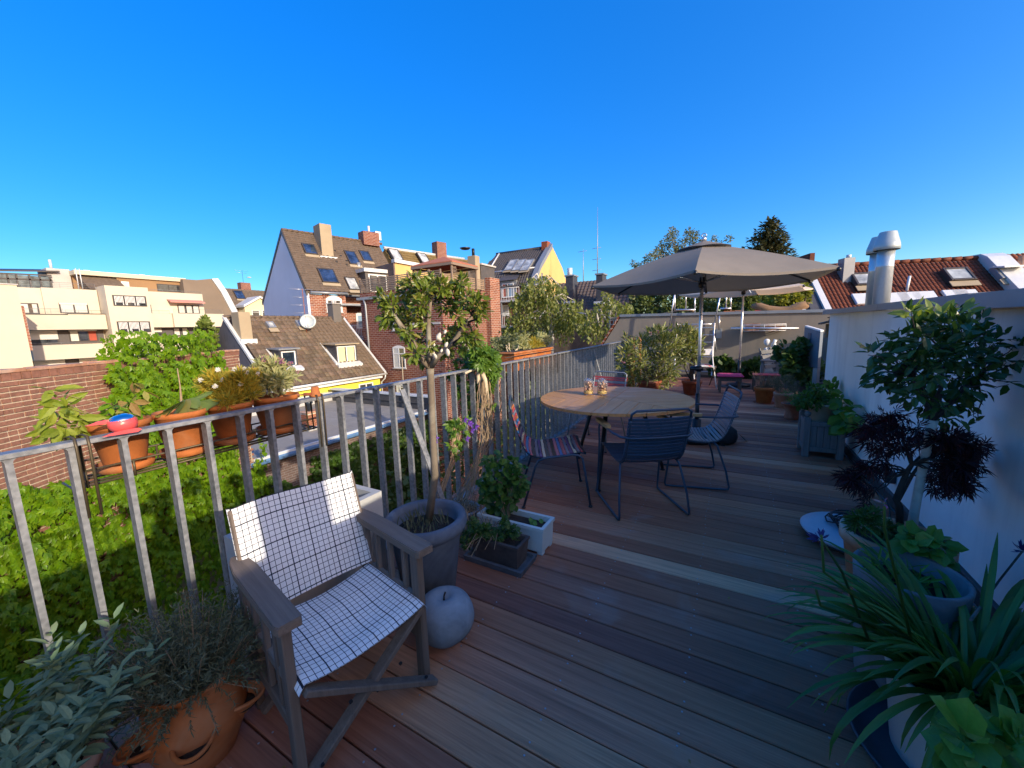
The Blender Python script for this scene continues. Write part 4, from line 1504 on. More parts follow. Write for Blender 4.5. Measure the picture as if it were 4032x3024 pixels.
# curved fire wall between the two roofs
fw_ = [at(Z2(x, y), o=P3(LB, 0, 0), n=EA) for x, y in ((1490, 285), (1520, 285), (1560, 325), (1610, 400), (1665, 480))]
ss = [(p - O3).dot(EB) for p in fw_]
top = [P3(LB, s_, p.z + .15) for s_, p in zip(ss, fw_)]
top = [P3(LB, sA + .4, fw_[0].z + .1)] + top
bot = [p - V(0, 0, .75) for p in reversed(top)]
MB().prism(top + bot, EA * .55).build('fire_wall', M['zinc_light'], b3)
m = MB()
c0 = P3(LB - .9, sA - .1, zA - .3)
obox(m, c0, EA, -EB, -.8, .7, 0, 1.15, -.5, .5)
m.build('chimney', M['brick_b'], b3)
MB().tube([c0 + V(0, 0, 1.1), c0 + V(0, 0, 1.75)], .1, 8).build('chimney_pot', M['zinc_light'], b3)

b6 = thing('mossy_roof_house', 'house with a mossy brown tiled roof next to the blue gable house', 'house', P3(LB + 5, 4, -9))
LM = 10.2
zm0, zm1 = zA - .35, zA - .75
MB().prism([P3(LB + .56, 0, -9), P3(LB + .56, 0, zE), P3(LB + .56, sA, zm0), P3(LB + .56, sL, zE), P3(LB + .56, sL, -9)], EA * LM).build('body', M['tile_moss'], b6)
nuu = 30
sv6 = (P3(0, sA, zm0) - P3(0, -.1, zE)) / 17
tiles(b6, P3(LB + .56, -.1, zE + .05), EA * (LM / nuu), sv6, nuu, 17, M['tile_moss'], flat=True, hs=2.2)
MB().tube([P3(LB + .5, sA, zm0 + .12), P3(LB + LM, sA, zm0 + .1)], .14, 6).build('ridge', M['zinc_light'], b6)
rp6 = lambda x, y: at(Z3(x, y), o=P3(0, 0, zE + .1), n=nR)
for x, y in ((322, 330), (550, 358)):
 skylight(b6, rp6(x, y), EA, sv6, 1.05, 1.5, 'pale_pane')
c = at(Z3(685, 300), o=P3(0, sA, 0), n=EB)
m = MB()
obox(m, V(c.x, c.y, 0), EA, -EB, -.6, .6, c.z - .8, c.z + 1.0, -.45, .45)
m.build('chimney', M['brick_b'], b6)
# brick dormer with ochre front in front of the mossy roof
dm = P3(0, -1.2, 0)
a_, c_ = at(Z3(325, 470), o=dm, n=EB), at(Z3(525, 430), o=dm, n=EB)
ua, ub = (a_ - O3).dot(EA), (c_ - O3).dot(EA)
zt0, zt1 = at(Z3(325, 382), o=dm, n=EB).z, at(Z3(525, 428), o=dm, n=EB).z
MB().prism([P3(ua, -1.2, zE - 3), P3(ub + 1.5, -1.2, zE - 3), P3(ub + 1.5, -1.2, zt1), P3(ua, -1.2, zt0)], EB * 3.6).build('dormer', M['pale_yellow'] if False else M['ochre_wall'], b6)
MB().prism([P3(ua - .12, -1.2, zE - 3), P3(ua - .12, 2.4, zE - 3), P3(ua - .12, 2.4, zt0), P3(ua - .12, -1.2, zt0)], EA * .118).build('dormer_side', M['brick_dark'], b6)
MB().prism([P3(ua - .1, -1.4, zt0), P3(ub + 1.6, -1.4, zt1), P3(ub + 1.6, -1.4, zt1 + .28), P3(ua - .1, -1.4, zt0 + .28)], EB * .5).build('dormer_cap', M['zinc_light'], b6)

# ---------------------------------------------------------------- low house with the tiled roof and two dormers
XE, XR = -20.0, -23.7
ea, eb = at(Z2(1690, 1385), x=XE), at(Z2(920, 1510), x=XE)
ra, rb_ = at(Z2(1330, 945), x=XR), at(Z2(370, 940), x=XR)
zE4, zR4 = ea.z, ra.z
YL4, YR4 = rb_.y, ea.y
b4 = thing('low_house', 'low yellow house with a brown tiled roof, two dormers and a satellite dish', 'house', (-22, 14, -9))
MB().box((-27.2, YL4 + .05, -9), (XE - .35, YR4 - .15, zE4 - .12)).build('wall', M['yellow_wall'], b4)
gl = [V(XE - .3, YL4, zE4 - .2), V(XR, YL4, zR4 - .08), V(-27.4, YL4, zE4 - .2), V(-27.4, YL4, -9), V(XE - .3, YL4, -9)]
MB().prism(gl, (0, .3, 0)).build('gable_wall', M['grey_gable'], b4)
MB().prism([(XE - .02, YL4 + .31, zE4 - .06), (XR, YL4 + .31, zR4 - .06), (-27.4, YL4 + .31, zE4 - .06)], (0, YR4 - YL4 - .35, 0)).build('roof_body', M['tile_far'], b4)
nu4, nv4 = 26, 17
sv4 = (V(XR, 0, zR4) - V(XE, 0, zE4)) / nv4
n4 = V(0, 1, 0).cross(sv4).normalized()
if n4.z < 0:
 n4 = -n4
rp4 = lambda x, y: at(Z2(x, y), o=(XE, 0, zE4), n=n4)
tiles(b4, (XE + .02, YL4 + .25, zE4 + .0), V(0, (YR4 - YL4 - .25) / nu4, 0), sv4, nu4, nv4, M['tile_brown'], indiv=300, hs=.9, jitter=.012)
m = MB()
for k in range(19):
 y = YL4 + (YR4 - YL4) * k / 19
 m.tube([(XR, y, zR4 + .06), (XR, y + .39, zR4 + .085)], .1, 7)
m.build('ridge_tiles', M['tile_far'], b4, kind='stuff')
for y, nm in ((YL4 - .04, 'verge'), (YR4 - .06, 'verge')):
 MB().prism([(XE + .05, y, zE4 - .12), (XR, y, zR4 - .04), (XR, y, zR4 + .13), (XE + .05, y, zE4 + .07)], (0, .16, 0)).build(nm, M['zinc_light'], b4)
m = MB().tube([(XE + .12, YL4 + .1, zE4 - .06), (XE + .12, YR4 + .06, zE4 - .06)], .07, 8)
m.tube([(XE + .12, YR4 - .05, zE4 - .08), (XE + .06, YR4 - .06, zE4 - .35), (XE - .25, YR4 - .1, zE4 - .6), (XE - .25, YR4 - .1, -4)], .045, 7)
m.build('gutter', M['zinc_light'], b4)
MB().box((XE - .34, YL4 + .06, zE4 - .30), (XE - .02, YR4 - .2, zE4 - .13)).build('fascia', M['frame_white'], b4)
a_, c_ = at(Z2(1480, 1520), x=XE - .35), at(Z2(1590, 1460), x=XE - .35)
window(b4, (XE - .35, 0, 0), U1, N1, a_.y, c_.y, a_.z - .4, c_.z, mull=1, fw=.07)
# dormers: cheeks, flat roof, window
for (x0, x1, yb, yt_, open_, pn) in ((845, 985, 1335, 1200, True, 'pane'), (1300, 1470, 1300, 1160, False, 'pane')):
 base = rp4((x0 + x1) / 2, yb + 8)
 XF = base.x
 a_, c_ = at(Z2(x0, yb), x=XF), at(Z2(x1, yb), x=XF)
 ya, yb2, z0_ = a_.y, c_.y, base.z
 z1_ = at(Z2(x0, yt_), x=XF).z
 dd = (z1_ - z0_) * (XE - XR) / (zR4 - zE4)
 MB().prism([(XF, ya, z0_), (XF, ya, z1_), (XF - dd, ya, z1_)], (0, .08, 0)).build('dormer_cheek', M['slate_clad'], b4)
 MB().prism([(XF, yb2 - .08, z0_), (XF, yb2 - .08, z1_), (XF - dd, yb2 - .08, z1_)], (0, .08, 0)).build('dormer_cheek', M['slate_clad'], b4)
 MB().box((XF - dd, ya + .081, z0_ - .3), (XF - .05, yb2 - .081, z1_ - .01)).build('dormer_body', M['dark_felt'], b4)
 MB().prism([(XF + .16, ya - .12, z1_ + .003), (XF - dd - .2, ya - .12, z1_ + .06), (XF - dd - .2, ya - .12, z1_ + .13), (XF + .16, ya - .12, z1_ + .08)], (0, yb2 - ya + .24, 0)).build('dormer_roof', M['zinc'] if open_ else M['chim_cream'], b4)
 w_ = window(b4, (XF - .05, 0, 0), U1, N1, ya + .09, yb2 - .09, z0_ + .06, z1_ - .08, mull=0 if open_ else 1, fw=.06, sill=False, pane='sky_pane' if open_ else 'pane', curtain=None if open_ else [(.05, .42, 'yellow_blind'), (.54, .92, 'yellow_blind')])
 MB().prism([(XF + .02, ya - .1, z0_ - .06), (XF + .3, ya - .1, z0_ - .22), (XF + .3, yb2 + .15, z0_ - .22), (XF + .02, yb2 + .15, z0_ - .06)], (0, 0, .15)).build('dormer_apron', M['zinc_light'], b4)
 MB().prism([(XF + .1, ya - .16, z0_ - .02), (XF - dd - .1, ya - .16, z1_ + .02), (XF - dd - .1, ya - .02, z1_ + .02), (XF + .1, ya - .02, z0_ - .02)], (0, 0, .14)).build('dormer_flashing', M['zinc_light'], b4)
for x, y in ((752, 1015), (990, 1003)):
 c = rp4(x, y)
 skylight(b4, c, V(0, 1, 0), sv4, .42, .5, 'pale_pane', frame='zinc')
# chimneys
c = rp4(585, 1140)
tp = at(Z2(555, 890), x=c.x - .3)
MB().box((c.x - .75, c.y - .35, c.z - .6), (c.x - .02, c.y + .23, tp.z), 0, .02).build('chimney', M['chim_cream'], b4)
MB().box((c.x - .5, c.y - .45, c.z - .05), (c.x + .12, c.y + .36, c.z + .2)).build('chimney_flashing', M['zinc_light'], b4)
c = rp4(1290, 950)
MB().box((XR - .3, c.y - .33, zR4 - .4), (XR + .3, c.y + .3, at(Z2(1280, 825), x=XR).z), 0, .02).build('chimney', plaster('dark_chimney', (.15, .14, .13), (.1, .1, .09), 2), b4)
ct = at(Z2(1275, 825), x=XR)
m = MB().box((XR - .36, c.y - .39, ct.z + .002), (XR + .36, c.y + .36, ct.z + .06))
for q in (-.12, .12):
 m.tube([(XR, c.y + q, ct.z + .06), (XR, c.y + q, ct.z + .26)], .07, 8)
m.build('chimney_cap', M['light_grey_wall'], b4)
# mast and dish
c = rp4(1055, 1070)
tpz = at(Z2(1022, 700), x=c.x - .2).z
antenna('rusty antenna mast with aluminium booms on the low tiled roof', (c.x, c.y, c.z), tpz - c.z, arms=4, L=1.3, red=True, u=(.25, 1, 0))
dt = thing('satellite_dish', 'white satellite dish on the mast of the low tiled roof', 'satellite dish', c + V(.1, .12, .75))
dc = at(Z2(1062, 965), x=c.x + .15)
dd = V(1, -.75, .25).normalized()
q_ = dd.to_track_quat('Z', 'Y').to_matrix()
mm = MB().lathe([(.0, -.07), (.2, -.055), (.36, -.02), (.45, .03), (.455, .034), (.36, -.012), (.2, -.046), (0, -.06)], (0, 0, 0), 28)
mm.v = [tuple(q_ @ Vector(p) + dc) for p in mm.v]
mm.build('dish', M['vent_cowl'], dt)
MB().tube([dc - V(0, 0, .42), dc + dd * .3 - V(0, 0, .45), dc + dd * .5 - V(0, 0, .1)], .02, 6).build('feed_arm', M['zinc_light'], dt)
MB().tube([c + V(0, 0, .6), dc - dd * .05], .025, 6).build('bracket', M['grey_metal'], dt)

# ---------------------------------------------------------------- flat roof below the railing
ZF = -2.5
fr_b = thing('flat_roof_building', 'flat bitumen roof with a low parapet below the railing', 'building', (-16, 10, -9))
XN, YN = -12.85, 14.1
MB().prism([(XN, 6.1, 0), (XN, YN, 0), (-19.98, YN, 0), (-19.98, 6.1, 0)], (0, 0, -6.4)).v
MB().box((-19.98, 6.1, -9), (XN - .12, YN, ZF - .25)).build('building_wall', M['brick_dark'], fr_b)
k = 0
y = 6.12
while y < YN - .05:
 MB().box((-19.97, y, ZF - .24), (XN - .02, min(y + .985, YN - .02), ZF + R.uniform(-.004, .004)), 0, .012).build('felt_strip', M['bitumen'], fr_b)
 y += 1.0
MB().box((XN - .018, 6.12, ZF - .10), (XN + .06, YN, ZF + .03), 0, .01).build('edge_trim', M['zinc_light'], fr_b)
m = MB()
pr = [(XN + .062, ZF - .06), (XN + .08, ZF - .16), (XN + .15, ZF - .2), (XN + .22, ZF - .16), (XN + .23, ZF - .08), (XN + .215, ZF - .08), (XN + .2, ZF - .15), (XN + .15, ZF - .18), (XN + .1, ZF - .15), (XN + .075, ZF - .06)]
m.prism([(a, 6.0, b) for a, b in pr], (0, 8.0, 0)).build('gutter', plain('blue_grey_gutter', (.10, .20, .36), .45, .1), fr_b)
MB().box((-19.98, YN + .002, -9), (XN + .15, YN + .3, ZF + .62)).build('parapet', M['dark_felt'], fr_b)
MB().box((-19.98, YN - .06, ZF + .3), (XN + .1, YN, ZF + .35)).build('parapet_rail', M['dark_felt'], fr_b)
MB().box((-20.1, YN - .06, ZF + .623), (XN + .25, YN + .36, ZF + .7), 0, .01).build('parapet_cap', M['zinc_light'], fr_b)
MB().box((-20.3, 6.1, ZF + .001), (-19.99, YN, ZF + .45)).build('back_parapet', M['light_grey_wall'], fr_b)
MB().box((-20.32, 6.1, ZF + .452), (-19.93, YN, ZF + .50)).build('parapet_cap', M['zinc_light'], fr_b)
cs = thing('chimney_stack', 'short brick chimney stack with a dark cowl on the flat roof', 'chimney', at(ZC(880, 1230), z=ZF))
c = at(ZC(880, 1260), z=ZF)
hh = at(ZC(870, 985), x=c.x).z - ZF
MB().box((c.x - .45, c.y - .32, ZF + .0), (c.x + .12, c.y + .38, ZF + .16), 0, .02).build('kerb', M['light_grey_wall'], cs)
MB().box((c.x - .36, c.y - .26, ZF + .161), (c.x + .05, c.y + .3, ZF + hh - .06)).build('core', M['mortar'], cs)
R = random.Random(11)
bt = None
rows = max(5, int((hh - .22) / .083))
for j in range(rows):
 z = ZF + .165 + j * .083
 for side in range(2):
  nn = 4 if side == 0 else 3
  for k in range(nn):
   if side == 0:
    L = .62 / 4
    p0 = (c.x + .048, c.y - .29 + (k + (.5 if j % 2 else 0) * .5) * L, z)
    size = (.02, L - .012, .07)
   else:
    L = .45 / 3
    p0 = (c.x - .38 + k * L, c.y - .278, z)
    size = (L - .012, .02, .07)
   kx = R.uniform(.7, 1.2)
   col = (.36 * kx, .13 * kx, .07 * kx)
   if bt is None:
    bt = MB().box((0, 0, 0), (1, 1, 1)).build('brick', M['brick'], cs, False)
    bt.location, bt.scale, bt.color = Vector(p0) - wloc(cs), size, (*col, 1)
   else:
    inst(bt, cs, Vector(p0) - wloc(cs), None, size, col)
MB().box((c.x - .42, c.y - .32, ZF + hh - .058), (c.x + .1, c.y + .36, ZF + hh), 0, .02).build('cap', M['terra_pale'], cs)
m = MB().lathe([(.11, 0), (.11, .28), (.15, .3), (.15, .34), (.09, .52), (.1, .54)], (c.x - .2, c.y - .0, ZF + hh), 12)
m.build('cowl', M['dark_saucer'], cs)
lb = at(ZC(120, 1300), z=ZF)
pp_ = thing('roof_ladder_pile', 'pile of dark rods lying on the near end of the flat roof', 'rods', lb)
for k in range(5):
 MB().tube([lb + V(-.8 + .1 * k, -.6 + .12 * k, .03 + .02 * k), lb + V(.5 + .05 * k, .5 + .18 * k, .03 + .02 * k)], .022, 6).build('rod', M['wire_brown'], pp_)

# ---------------------------------------------------------------- brick wall with creeper at the left
KW = 1.08
WO = V(-8.95 * KW, 1.6 * KW, 0)
WD = V(-.588, .809, 0).normalized()
WN = V(.809, .588, 0).normalized()
ZW = 1.358 + (.9 - 1.358) * KW
bw = thing('brick_wall', 'old brick wall left of the terrace, half overgrown with creeper', 'wall', WO + V(0, 0, -9))
PW = lambda s, z, d=0: WO + WD * s + WN * d + V(0, 0, z)
on_w = lambda uv: (lambda p: ((p - WO).dot(WD), p.z))(at(uv, o=WO, n=WN))
sR = on_w(ZB(1790, 1030))[0]
m = MB()
obox(m, WO, WD, WN, -9, sR, -9, ZW - .06, -.36, -.012)
m.build('wall_core', M['mortar'], bw)
R = random.Random(21)
cols = [(.30, .125, .07), (.36, .15, .08), (.25, .105, .07), (.20, .12, .085), (.17, .125, .10), (.40, .18, .10), (.28, .11, .065), (.33, .14, .075)]
bk = None
spots = []
ch, bl_ = .081, .262
nrow = 60
for j in range(nrow):
 z = ZW - .14 - j * ch
 s0 = -8.0 + (.13 if j % 2 else 0)
 while s0 < sR - .1:
  L = bl_ if R.random() < .55 else bl_ / 2
  if j % 2:
   L = bl_ / 2 if R.random() < .6 else bl_
  L = min(L, sR - s0)
  spots.append((s0, z, L - .02, .059, R.uniform(-.006, .006)))
  s0 += L
s0 = -8.0
while s0 < sR - .1:                                        # soldier course at the top
 spots.append((s0, ZW - .06, .118, .115, R.uniform(-.004, .01)))
 s0 += .132
def bare(s, z):
 a = (s < -.2 + .9 * 0 + 1.15 and z > -.78)
 b = s > sR - 1.7
 return a or b
vis = [q for q in spots if bare(q[0], q[1])]
vis.sort(key=lambda q: (0 if q[0] < 1.2 else 1, (PW(q[0], q[1]) - EYE).length))
hid = vis[300:]
vis = vis[:300]
wl = wloc(bw)
rzw = math.atan2(WD.y, WD.x)
for s0, z, L, h, d in vis:
 c = cols[R.randrange(len(cols))]
 q = R.uniform(.55, 1.0)
 c = tuple(x * q for x in c)
 if bk is None:
  bk = MB().box((0, -.03, 0), (1, .012, 1), 0, .08).build('brick', M['brick'], bw, False, col=c)
  o = bk
 else:
  o = inst(bk, bw, None, None, None, c)
 o.location = PW(s0, z, d) - wl
 o.rotation_euler = (0, R.uniform(-.012, .012), rzw)
 o.scale = (L, -1 if False else 1, h)
hm = MB()
near = [q for q in spots if not bare(q[0], q[1]) and q[1] > -3.6] + hid
for s0, z, L, h, d in near:
 obox(hm, WO, WD, WN, s0, s0 + L, z, z + h, -.03, .004 + d)
hm.build('bricks_under_creeper', plain('old_brick', (.25, .115, .075), .88, 0, .4, 9, .5), bw, kind='stuff')
m = MB()
for k in range(40):
 s0 = -8 + k * (sR + 8) / 40
 obox(m, WO, WD, WN, s0, s0 + (sR + 8) / 40 - .01, ZW + .058, ZW + .085 + R.uniform(0, .03), -.38 + R.uniform(0, .03), .015 + R.uniform(0, .02))
m.build('wall_cap', M['terra_pale'], bw, kind='stuff')
# end pier with its side face
pz = on_w(ZB(1650, 1030))[1]
m = MB()
nrm = -WD
for j in range(26):
 z = pz - .1 - j * ch
 for k in range(2):
  a0 = -.36 + k * .18 + (.06 if j % 2 else 0)
  obox(m, PW(sR, 0), WN, WD, a0, a0 + .16, z, z + .066, .001, .014)
m.build('pier_bricks', plain('pier_brick', (.30, .13, .08), .88, 0, .35, 9, .5), bw, kind='stuff')

# creeper on the wall: leaves of five in a thick uneven mat
R = random.Random(33)
xs = []
cv = thing('creeper', 'bright green creeper covering the brick wall left of the railing', 'creeper', PW(1, -8.5, .05))
topmat = []
def hump(s):
 v = 0
 for c_, w_, h_ in ((2.0, .8, .62), (3.1, .9, .5), (4.3, .8, .75), (3.7, .6, .5)):
  v = max(v, h_ * max(0, 1 - ((s - c_) / w_) ** 2))
 return v
def edge(s, z):
 """True where the creeper covers the wall."""
 n1 = math.sin(s * 3.1 + z * 1.7) * .22 + math.sin(s * 7.3 - z * 4.1) * .12
 if z < -.82 + n1 * .8 + .12 * s * 0:
  if s > sR - 1.1 and z > -2.5 and z > -2.2 + n1 - (sR - s) * 1.5:
   return False
  return True
 return s > .95 + n1 + max(0, .2 - z) * .35 and s < sR - 1.25 + n1 * 1.2 + (.6 if z < -.3 else 0) and z < ZW + .1 + hump(s)
while len(xs) < 21000:
 s_, z_ = R.uniform(-6, sR + .2), R.uniform(-6.6, 1.6)
 if z_ < -3.5 and R.random() < .45:
  continue
 if not edge(s_, z_):
  continue
 bare_ = math.sin(s_ * 2.3 + 1) * math.sin(z_ * 2.9 + s_) * math.sin(s_ * 5.1 - z_ * 3.3)
 if bare_ > .8:
  continue
 if z_ > ZW:
  d_ = R.uniform(-.5, .25)
 else:
  d_ = .04 + .16 * abs(math.sin(s_ * 4 + z_ * 2.2)) + R.uniform(0, .17)
 p = PW(s_, z_, d_)
 up = (WN + V(0, 0, .55) + rdir(R) * .5).normalized()
 dn = (V(0, 0, -1) + WD * R.uniform(-.9, .9) + WN * R.uniform(-.1, .5))
 xs.append((p, dn, up, R.uniform(.09, .15)))
leaves(cv, 'five', xs, M['ivy'], limit=300, rest='creeper_leaves')

# ---------------------------------------------------------------- brick block with the slatted roof terrace
C5 = V(-15.1, 18.5, 0)
XL5 = -22.2
z5t = at(Z3(735, 455), o=C5, n=(0, 1, 0)).z           # fence top right side
zb5 = at(Z3(735, 565), o=C5, n=(0, 1, 0)).z           # top of the brickwork
zf5 = at(Z3(735, 428), o=C5, n=(0, 1, 0)).z
b5 = thing('brick_block', 'dark red brick block with a roof terrace behind slatted fences', 'building', (-18.5, 20, -9))
Y5 = 25.0
MB().box((XL5, 18.5, -9), (-15.1, Y5, zb5)).build('brick_wall', M['brick_b'], b5)
MB().box((-15.11, 23.3, -9), (-14.7, 24.6, zb5 + .9)).build('brick_pier', M['brick_a'], b5)
MB().box((XL5 - .15, 18.3, zb5 - .45), (-15.6, 18.49, zb5 - .28), 0, .01).build('gutter', M['zinc'], b5)
m = MB().tube([(XL5 + .5, 18.35, zb5 - .4), (XL5 + .62, 18.38, zb5 - .8), (XL5 + .62, 18.4, -9)], .07, 8)
m.build('downpipe', M['zinc'], b5)
for (x0, y0, x1, y1) in ((318, 1240, 400, 1075), (310, 935, 400, 850), (340, 1440, 395, 1380)):
 a_, c_ = at(Z3(x0, y0), y=18.5), at(Z3(x1, y1), y=18.5)
 window(b5, (0, 18.5, 0), V(1, 0, 0), V(0, -1, 0), a_.x, c_.x, a_.z, c_.z, mull=1, trans=.7, arch=.14, fw=.06, curtain=[(.08, .46, 'curtain')])
for (x0, y0, x1, y1) in ((920, 1230, 985, 1080),):
 a_, c_ = at(Z3(x0, y0), x=-15.1), at(Z3(x1, y1), x=-15.1)
 window(b5, (-15.1, 0, 0), V(0, 1, 0), V(1, 0, 0), a_.y, c_.y, a_.z, c_.z, mull=1, trans=.7, arch=.14)
MB().box((-18, 18.46, at(Z3(640, 885), y=18.5).z), (-15.3, 18.498, at(Z3(640, 880), y=18.5).z + .08)).build('stone_band', M['light_grey_wall'], b5)
# slatted fences: posts and slats
fe = thing('slat_fence', 'weathered horizontal slat fence round the brick block roof terrace', 'fence', (-18.5, 18.5, zb5))
nS = 8
zs0, zs1 = zb5 + .06, zf5
posts = [XL5 + .05 + (XL5 * -1 - 15.2) / 8 * k for k in range(9)]
R = random.Random(3)
for k, x in enumerate(posts):
 MB().box((x - .05, 18.52, zb5 - .02), (x + .05, 18.60, zs1 + (.08 if k % 2 else .02)), 0, .01).build('post', M['fence_wood'], fe)
ms = MB().box((0, 0, 0), (1, .02, .066), 0, .004)
pr_ = None
for k in range(8):
 for j in range(nS):
  z = zs0 + (zs1 - zs0 - .1) * j / (nS - 1)
  x0, L = posts[k] + .001, posts[k + 1] - posts[k] - .002
  c = R.uniform(.75, 1.15)
  if pr_ is None:
   pr_ = ms.build('slat', M['fence_wood'], fe, False)
   o = pr_
  else:
   o = inst(pr_, fe)
  o.location = V(x0, 18.49, z) - wloc(fe)
  o.scale = (L, 1, 1)
  o.color = (c, c, c, 1)
  o.rotation_euler = (0, R.uniform(-.004, .004), 0)
zr1 = z5t
yq = [18.62 + (23.2 - 18.62) / 3 * k for k in range(4)]
for y in yq:
 MB().box((-15.2, y - .04, zb5 - .02), (-15.12, y + .04, zr1 + .03), 0, .01).build('post', M['fence_wood'], fe)
for k in range(3):
 for j in range(6):
  z = zs0 + (zr1 - zs0 - .1) * j / 5
  c = R.uniform(.95, 1.4)
  o = inst(pr_, fe, V(-15.10, yq[k], z) - wloc(fe), (0, 0, PI / 2), (yq[k + 1] - yq[k] - .004, 1, 1.15), (c, c * .95, c * .85))
# pavilion
pv = thing('roof_pavilion', 'small timber pavilion with a faded orange pyramid roof behind the slatted fence', 'pavilion', (-17.3, 21.0, zb5))
pc = [at(Z3(520, 400), y=20.2), at(Z3(722, 372), y=19.4), at(Z3(935, 400), y=21.6)]
ze = pc[1].z
cx0, cx1, cy0, cy1 = pc[0].x, pc[2].x + .2, 19.4, 22.2
ap = V((cx0 + cx1) / 2, (cy0 + cy1) / 2, at(Z3(722, 332), y=20.8).z)
cn = [V(cx0, cy0, ze), V(cx1, cy0, ze), V(cx1, cy1, ze), V(cx0, cy1, ze)]
for k in range(4):
 a_, c_ = cn[k], cn[(k + 1) % 4]
 MB().add([a_, c_, ap, a_ - V(0, 0, .06), c_ - V(0, 0, .06), ap - V(0, 0, .06)], [(0, 1, 2), (5, 4, 3), (0, 3, 4, 1)]).build('roof_panel', M['tar_red'], pv)
for k in range(4):
 a_, c_ = cn[k], cn[(k + 1) % 4]
 MB().bar(a_ - V(0, 0, .16), c_ - V(0, 0, .16), .1, .16, 0, .01).build('beam', M['fence_wood'], pv)
 for s_ in (0,):
  ins = (ap - a_) * .06
  MB().box((a_.x + ins.x - .05, a_.y + ins.y - .05, zb5), (a_.x + ins.x + .05, a_.y + ins.y + .05, ze - .2), 0, .01).build('post', M['fence_wood'], pv)
  m = MB()
  for q in range(4):
   for t in range(2):
    b0 = a_ + ins + (c_ - a_).normalized() * (.12 + .1 * q) - V(0, 0, .3)
    m.bar(b0, b0 + (c_ - a_).normalized() * (.12 if t else -.12) - V(0, 0, .5), .02, .02)
  m.build('lattice', M['fence_wood'], pv, kind='stuff')
# grey stack and dark parapet behind the terrace
c = at(Z3(958, 380), y=24.6)
MB().box((c.x - .35, 24.4, zb5), (c.x + .35, 25.0, at(Z3(958, 328), y=24.6).z), 0, .02).build('chimney', M['chim_cream'], b5)
MB().tube([V(c.x, 24.7, c.z + .5), V(c.x, 24.7, at(Z3(958, 268), y=24.7).z)], .11, 8).build('flue', M['black_metal'], b5)
MB().lathe([(0, 0), (.3, .06), (.42, .16)], (c.x - .5, 24.4, c.z + .9), 12).build('satellite_dish', M['black_metal'], b5)
a_, c_ = at(Z3(940, 560), y=25.1), at(Z3(1025, 400), y=25.1)
MB().box((a_.x, 25.05, -9), (c_.x, 27, c_.z)).build('party_wall', M['tile_dark'], b5)
MB().box((a_.x - .1, 25.02, c_.z + .002), (c_.x + .1, 27.1, c_.z + .12)).build('party_wall_cap', M['light_grey_wall'], b5)

# ---------------------------------------------------------------- dark tiled house with the ochre gable
b7 = thing('ochre_gable_house', 'house with an anthracite tiled roof, ochre gable and stacked steel balconies', 'house', (-20, 38, -9))
Y7 = 38.7
rl, rr_ = at(Z3(1150, 310), y=Y7), at(Z3(1590, 262), y=Y7)
zr7 = (rl.z + rr_.z) / 2
YE7 = 34.4
er = at(Z3(1500, 560), y=YE7)
ze7 = er.z
xr7, xl7 = rr_.x + .2, rl.x - 1.0
XL7 = at(Z3(1025, 520), y=YE7).x - 1.5
MB().prism([(xr7 - 9, YE7 + .2, -9), (xr7 - .05, YE7 + .2, -9), (xr7 - .05, YE7 + .2, ze7 - .1), (xr7 - 9, YE7 + .2, ze7 - .1)], (0, 7, 0)).build('brick_wall', M['brick_b'], b7)
gz = at(Z3(1695, 500), y=43.5)
MB().prism([(xr7, YE7, -9), (xr7, YE7, ze7 - .1), (xr7, YE7 + 1.4, ze7 + 2.0), (xr7, Y7, zr7 + .1), (xr7, 41.5, ze7 + 2.4), (xr7, 43.6, ze7), (xr7, 43.6, -9)], (-.4, 0, 0)).build('gable_wall', M['ochre_wall'], b7)
m = MB()
gp = [(YE7 - .1, ze7 - .25), (YE7 + .35, ze7 + .9), (YE7 + 1.4, ze7 + 2.15), (Y7, zr7 + .35)]
for (a_, z0_), (c_, z1_) in zip(gp, gp[1:]):
 m.prism([(xr7 + .06, a_, z0_), (xr7 + .06, c_, z1_), (xr7 + .06, c_, z1_ - .5), (xr7 + .06, a_, z0_ - .5)], (-.55, 0, 0))
m.build('gable_parapet', M['zinc'], b7)
zk = ze7 + 1.75
yk = YE7 + 1.3
for (y0, z0_, y1, z1_, n_) in ((YE7, ze7, yk, zk, 6), (yk, zk, Y7, zr7, 15)):
 sv7 = V(0, y1 - y0, z1_ - z0_) / n_
 nu7 = 26
 tiles(b7, (XL7, y0, z0_), V((xr7 - .4 - XL7) / nu7, 0, 0), sv7, nu7, n_, M['tile_dark'], hs=1.1, keep=(lambda i, j: True) if z0_ == ze7 else (lambda i, j: i * (xr7 - .4 - XL7) / 26 > (rl.x - XL7) * j / 15 * 1.0))
 if z0_ == ze7:
  MB().prism([(XL7, y0, z0_ - .05), (XL7, y1, z1_ - .05), (XL7, y1 + 2, z1_ - .05), (XL7, y1 + 2, z0_ - .05)], (xr7 - .41 - XL7, 0, 0)).build('roof_body', M['tile_dark'], b7)
 else:
  MB().prism([(XL7, y0, z0_ - .04), (xr7 - .4, y0, z0_ - .04), (xr7 - .4, y1, z1_ - .04), (rl.x, y1, z1_ - .04)], (0, .6, -.2)).build('roof_body', M['tile_dark'], b7)
MB().tube([(XL7 + .3, yk - .05, zk + .06), (xr7 - .4, yk - .05, zk + .06)], .08, 6).build('break_strip', M['zinc_light'], b7)
MB().tube([V(XL7 + .0, yk, zk + .1) + V(1.5, 0, 0), V(rl.x + .4, Y7, zr7 + .1)], .1, 6).build('hip_strip', M['zinc_light'], b7)
MB().tube([(rl.x, Y7, zr7 + .06), (xr7 - .3, Y7, zr7 + .06)], .14, 6).build('ridge', M['tile_dark'], b7)
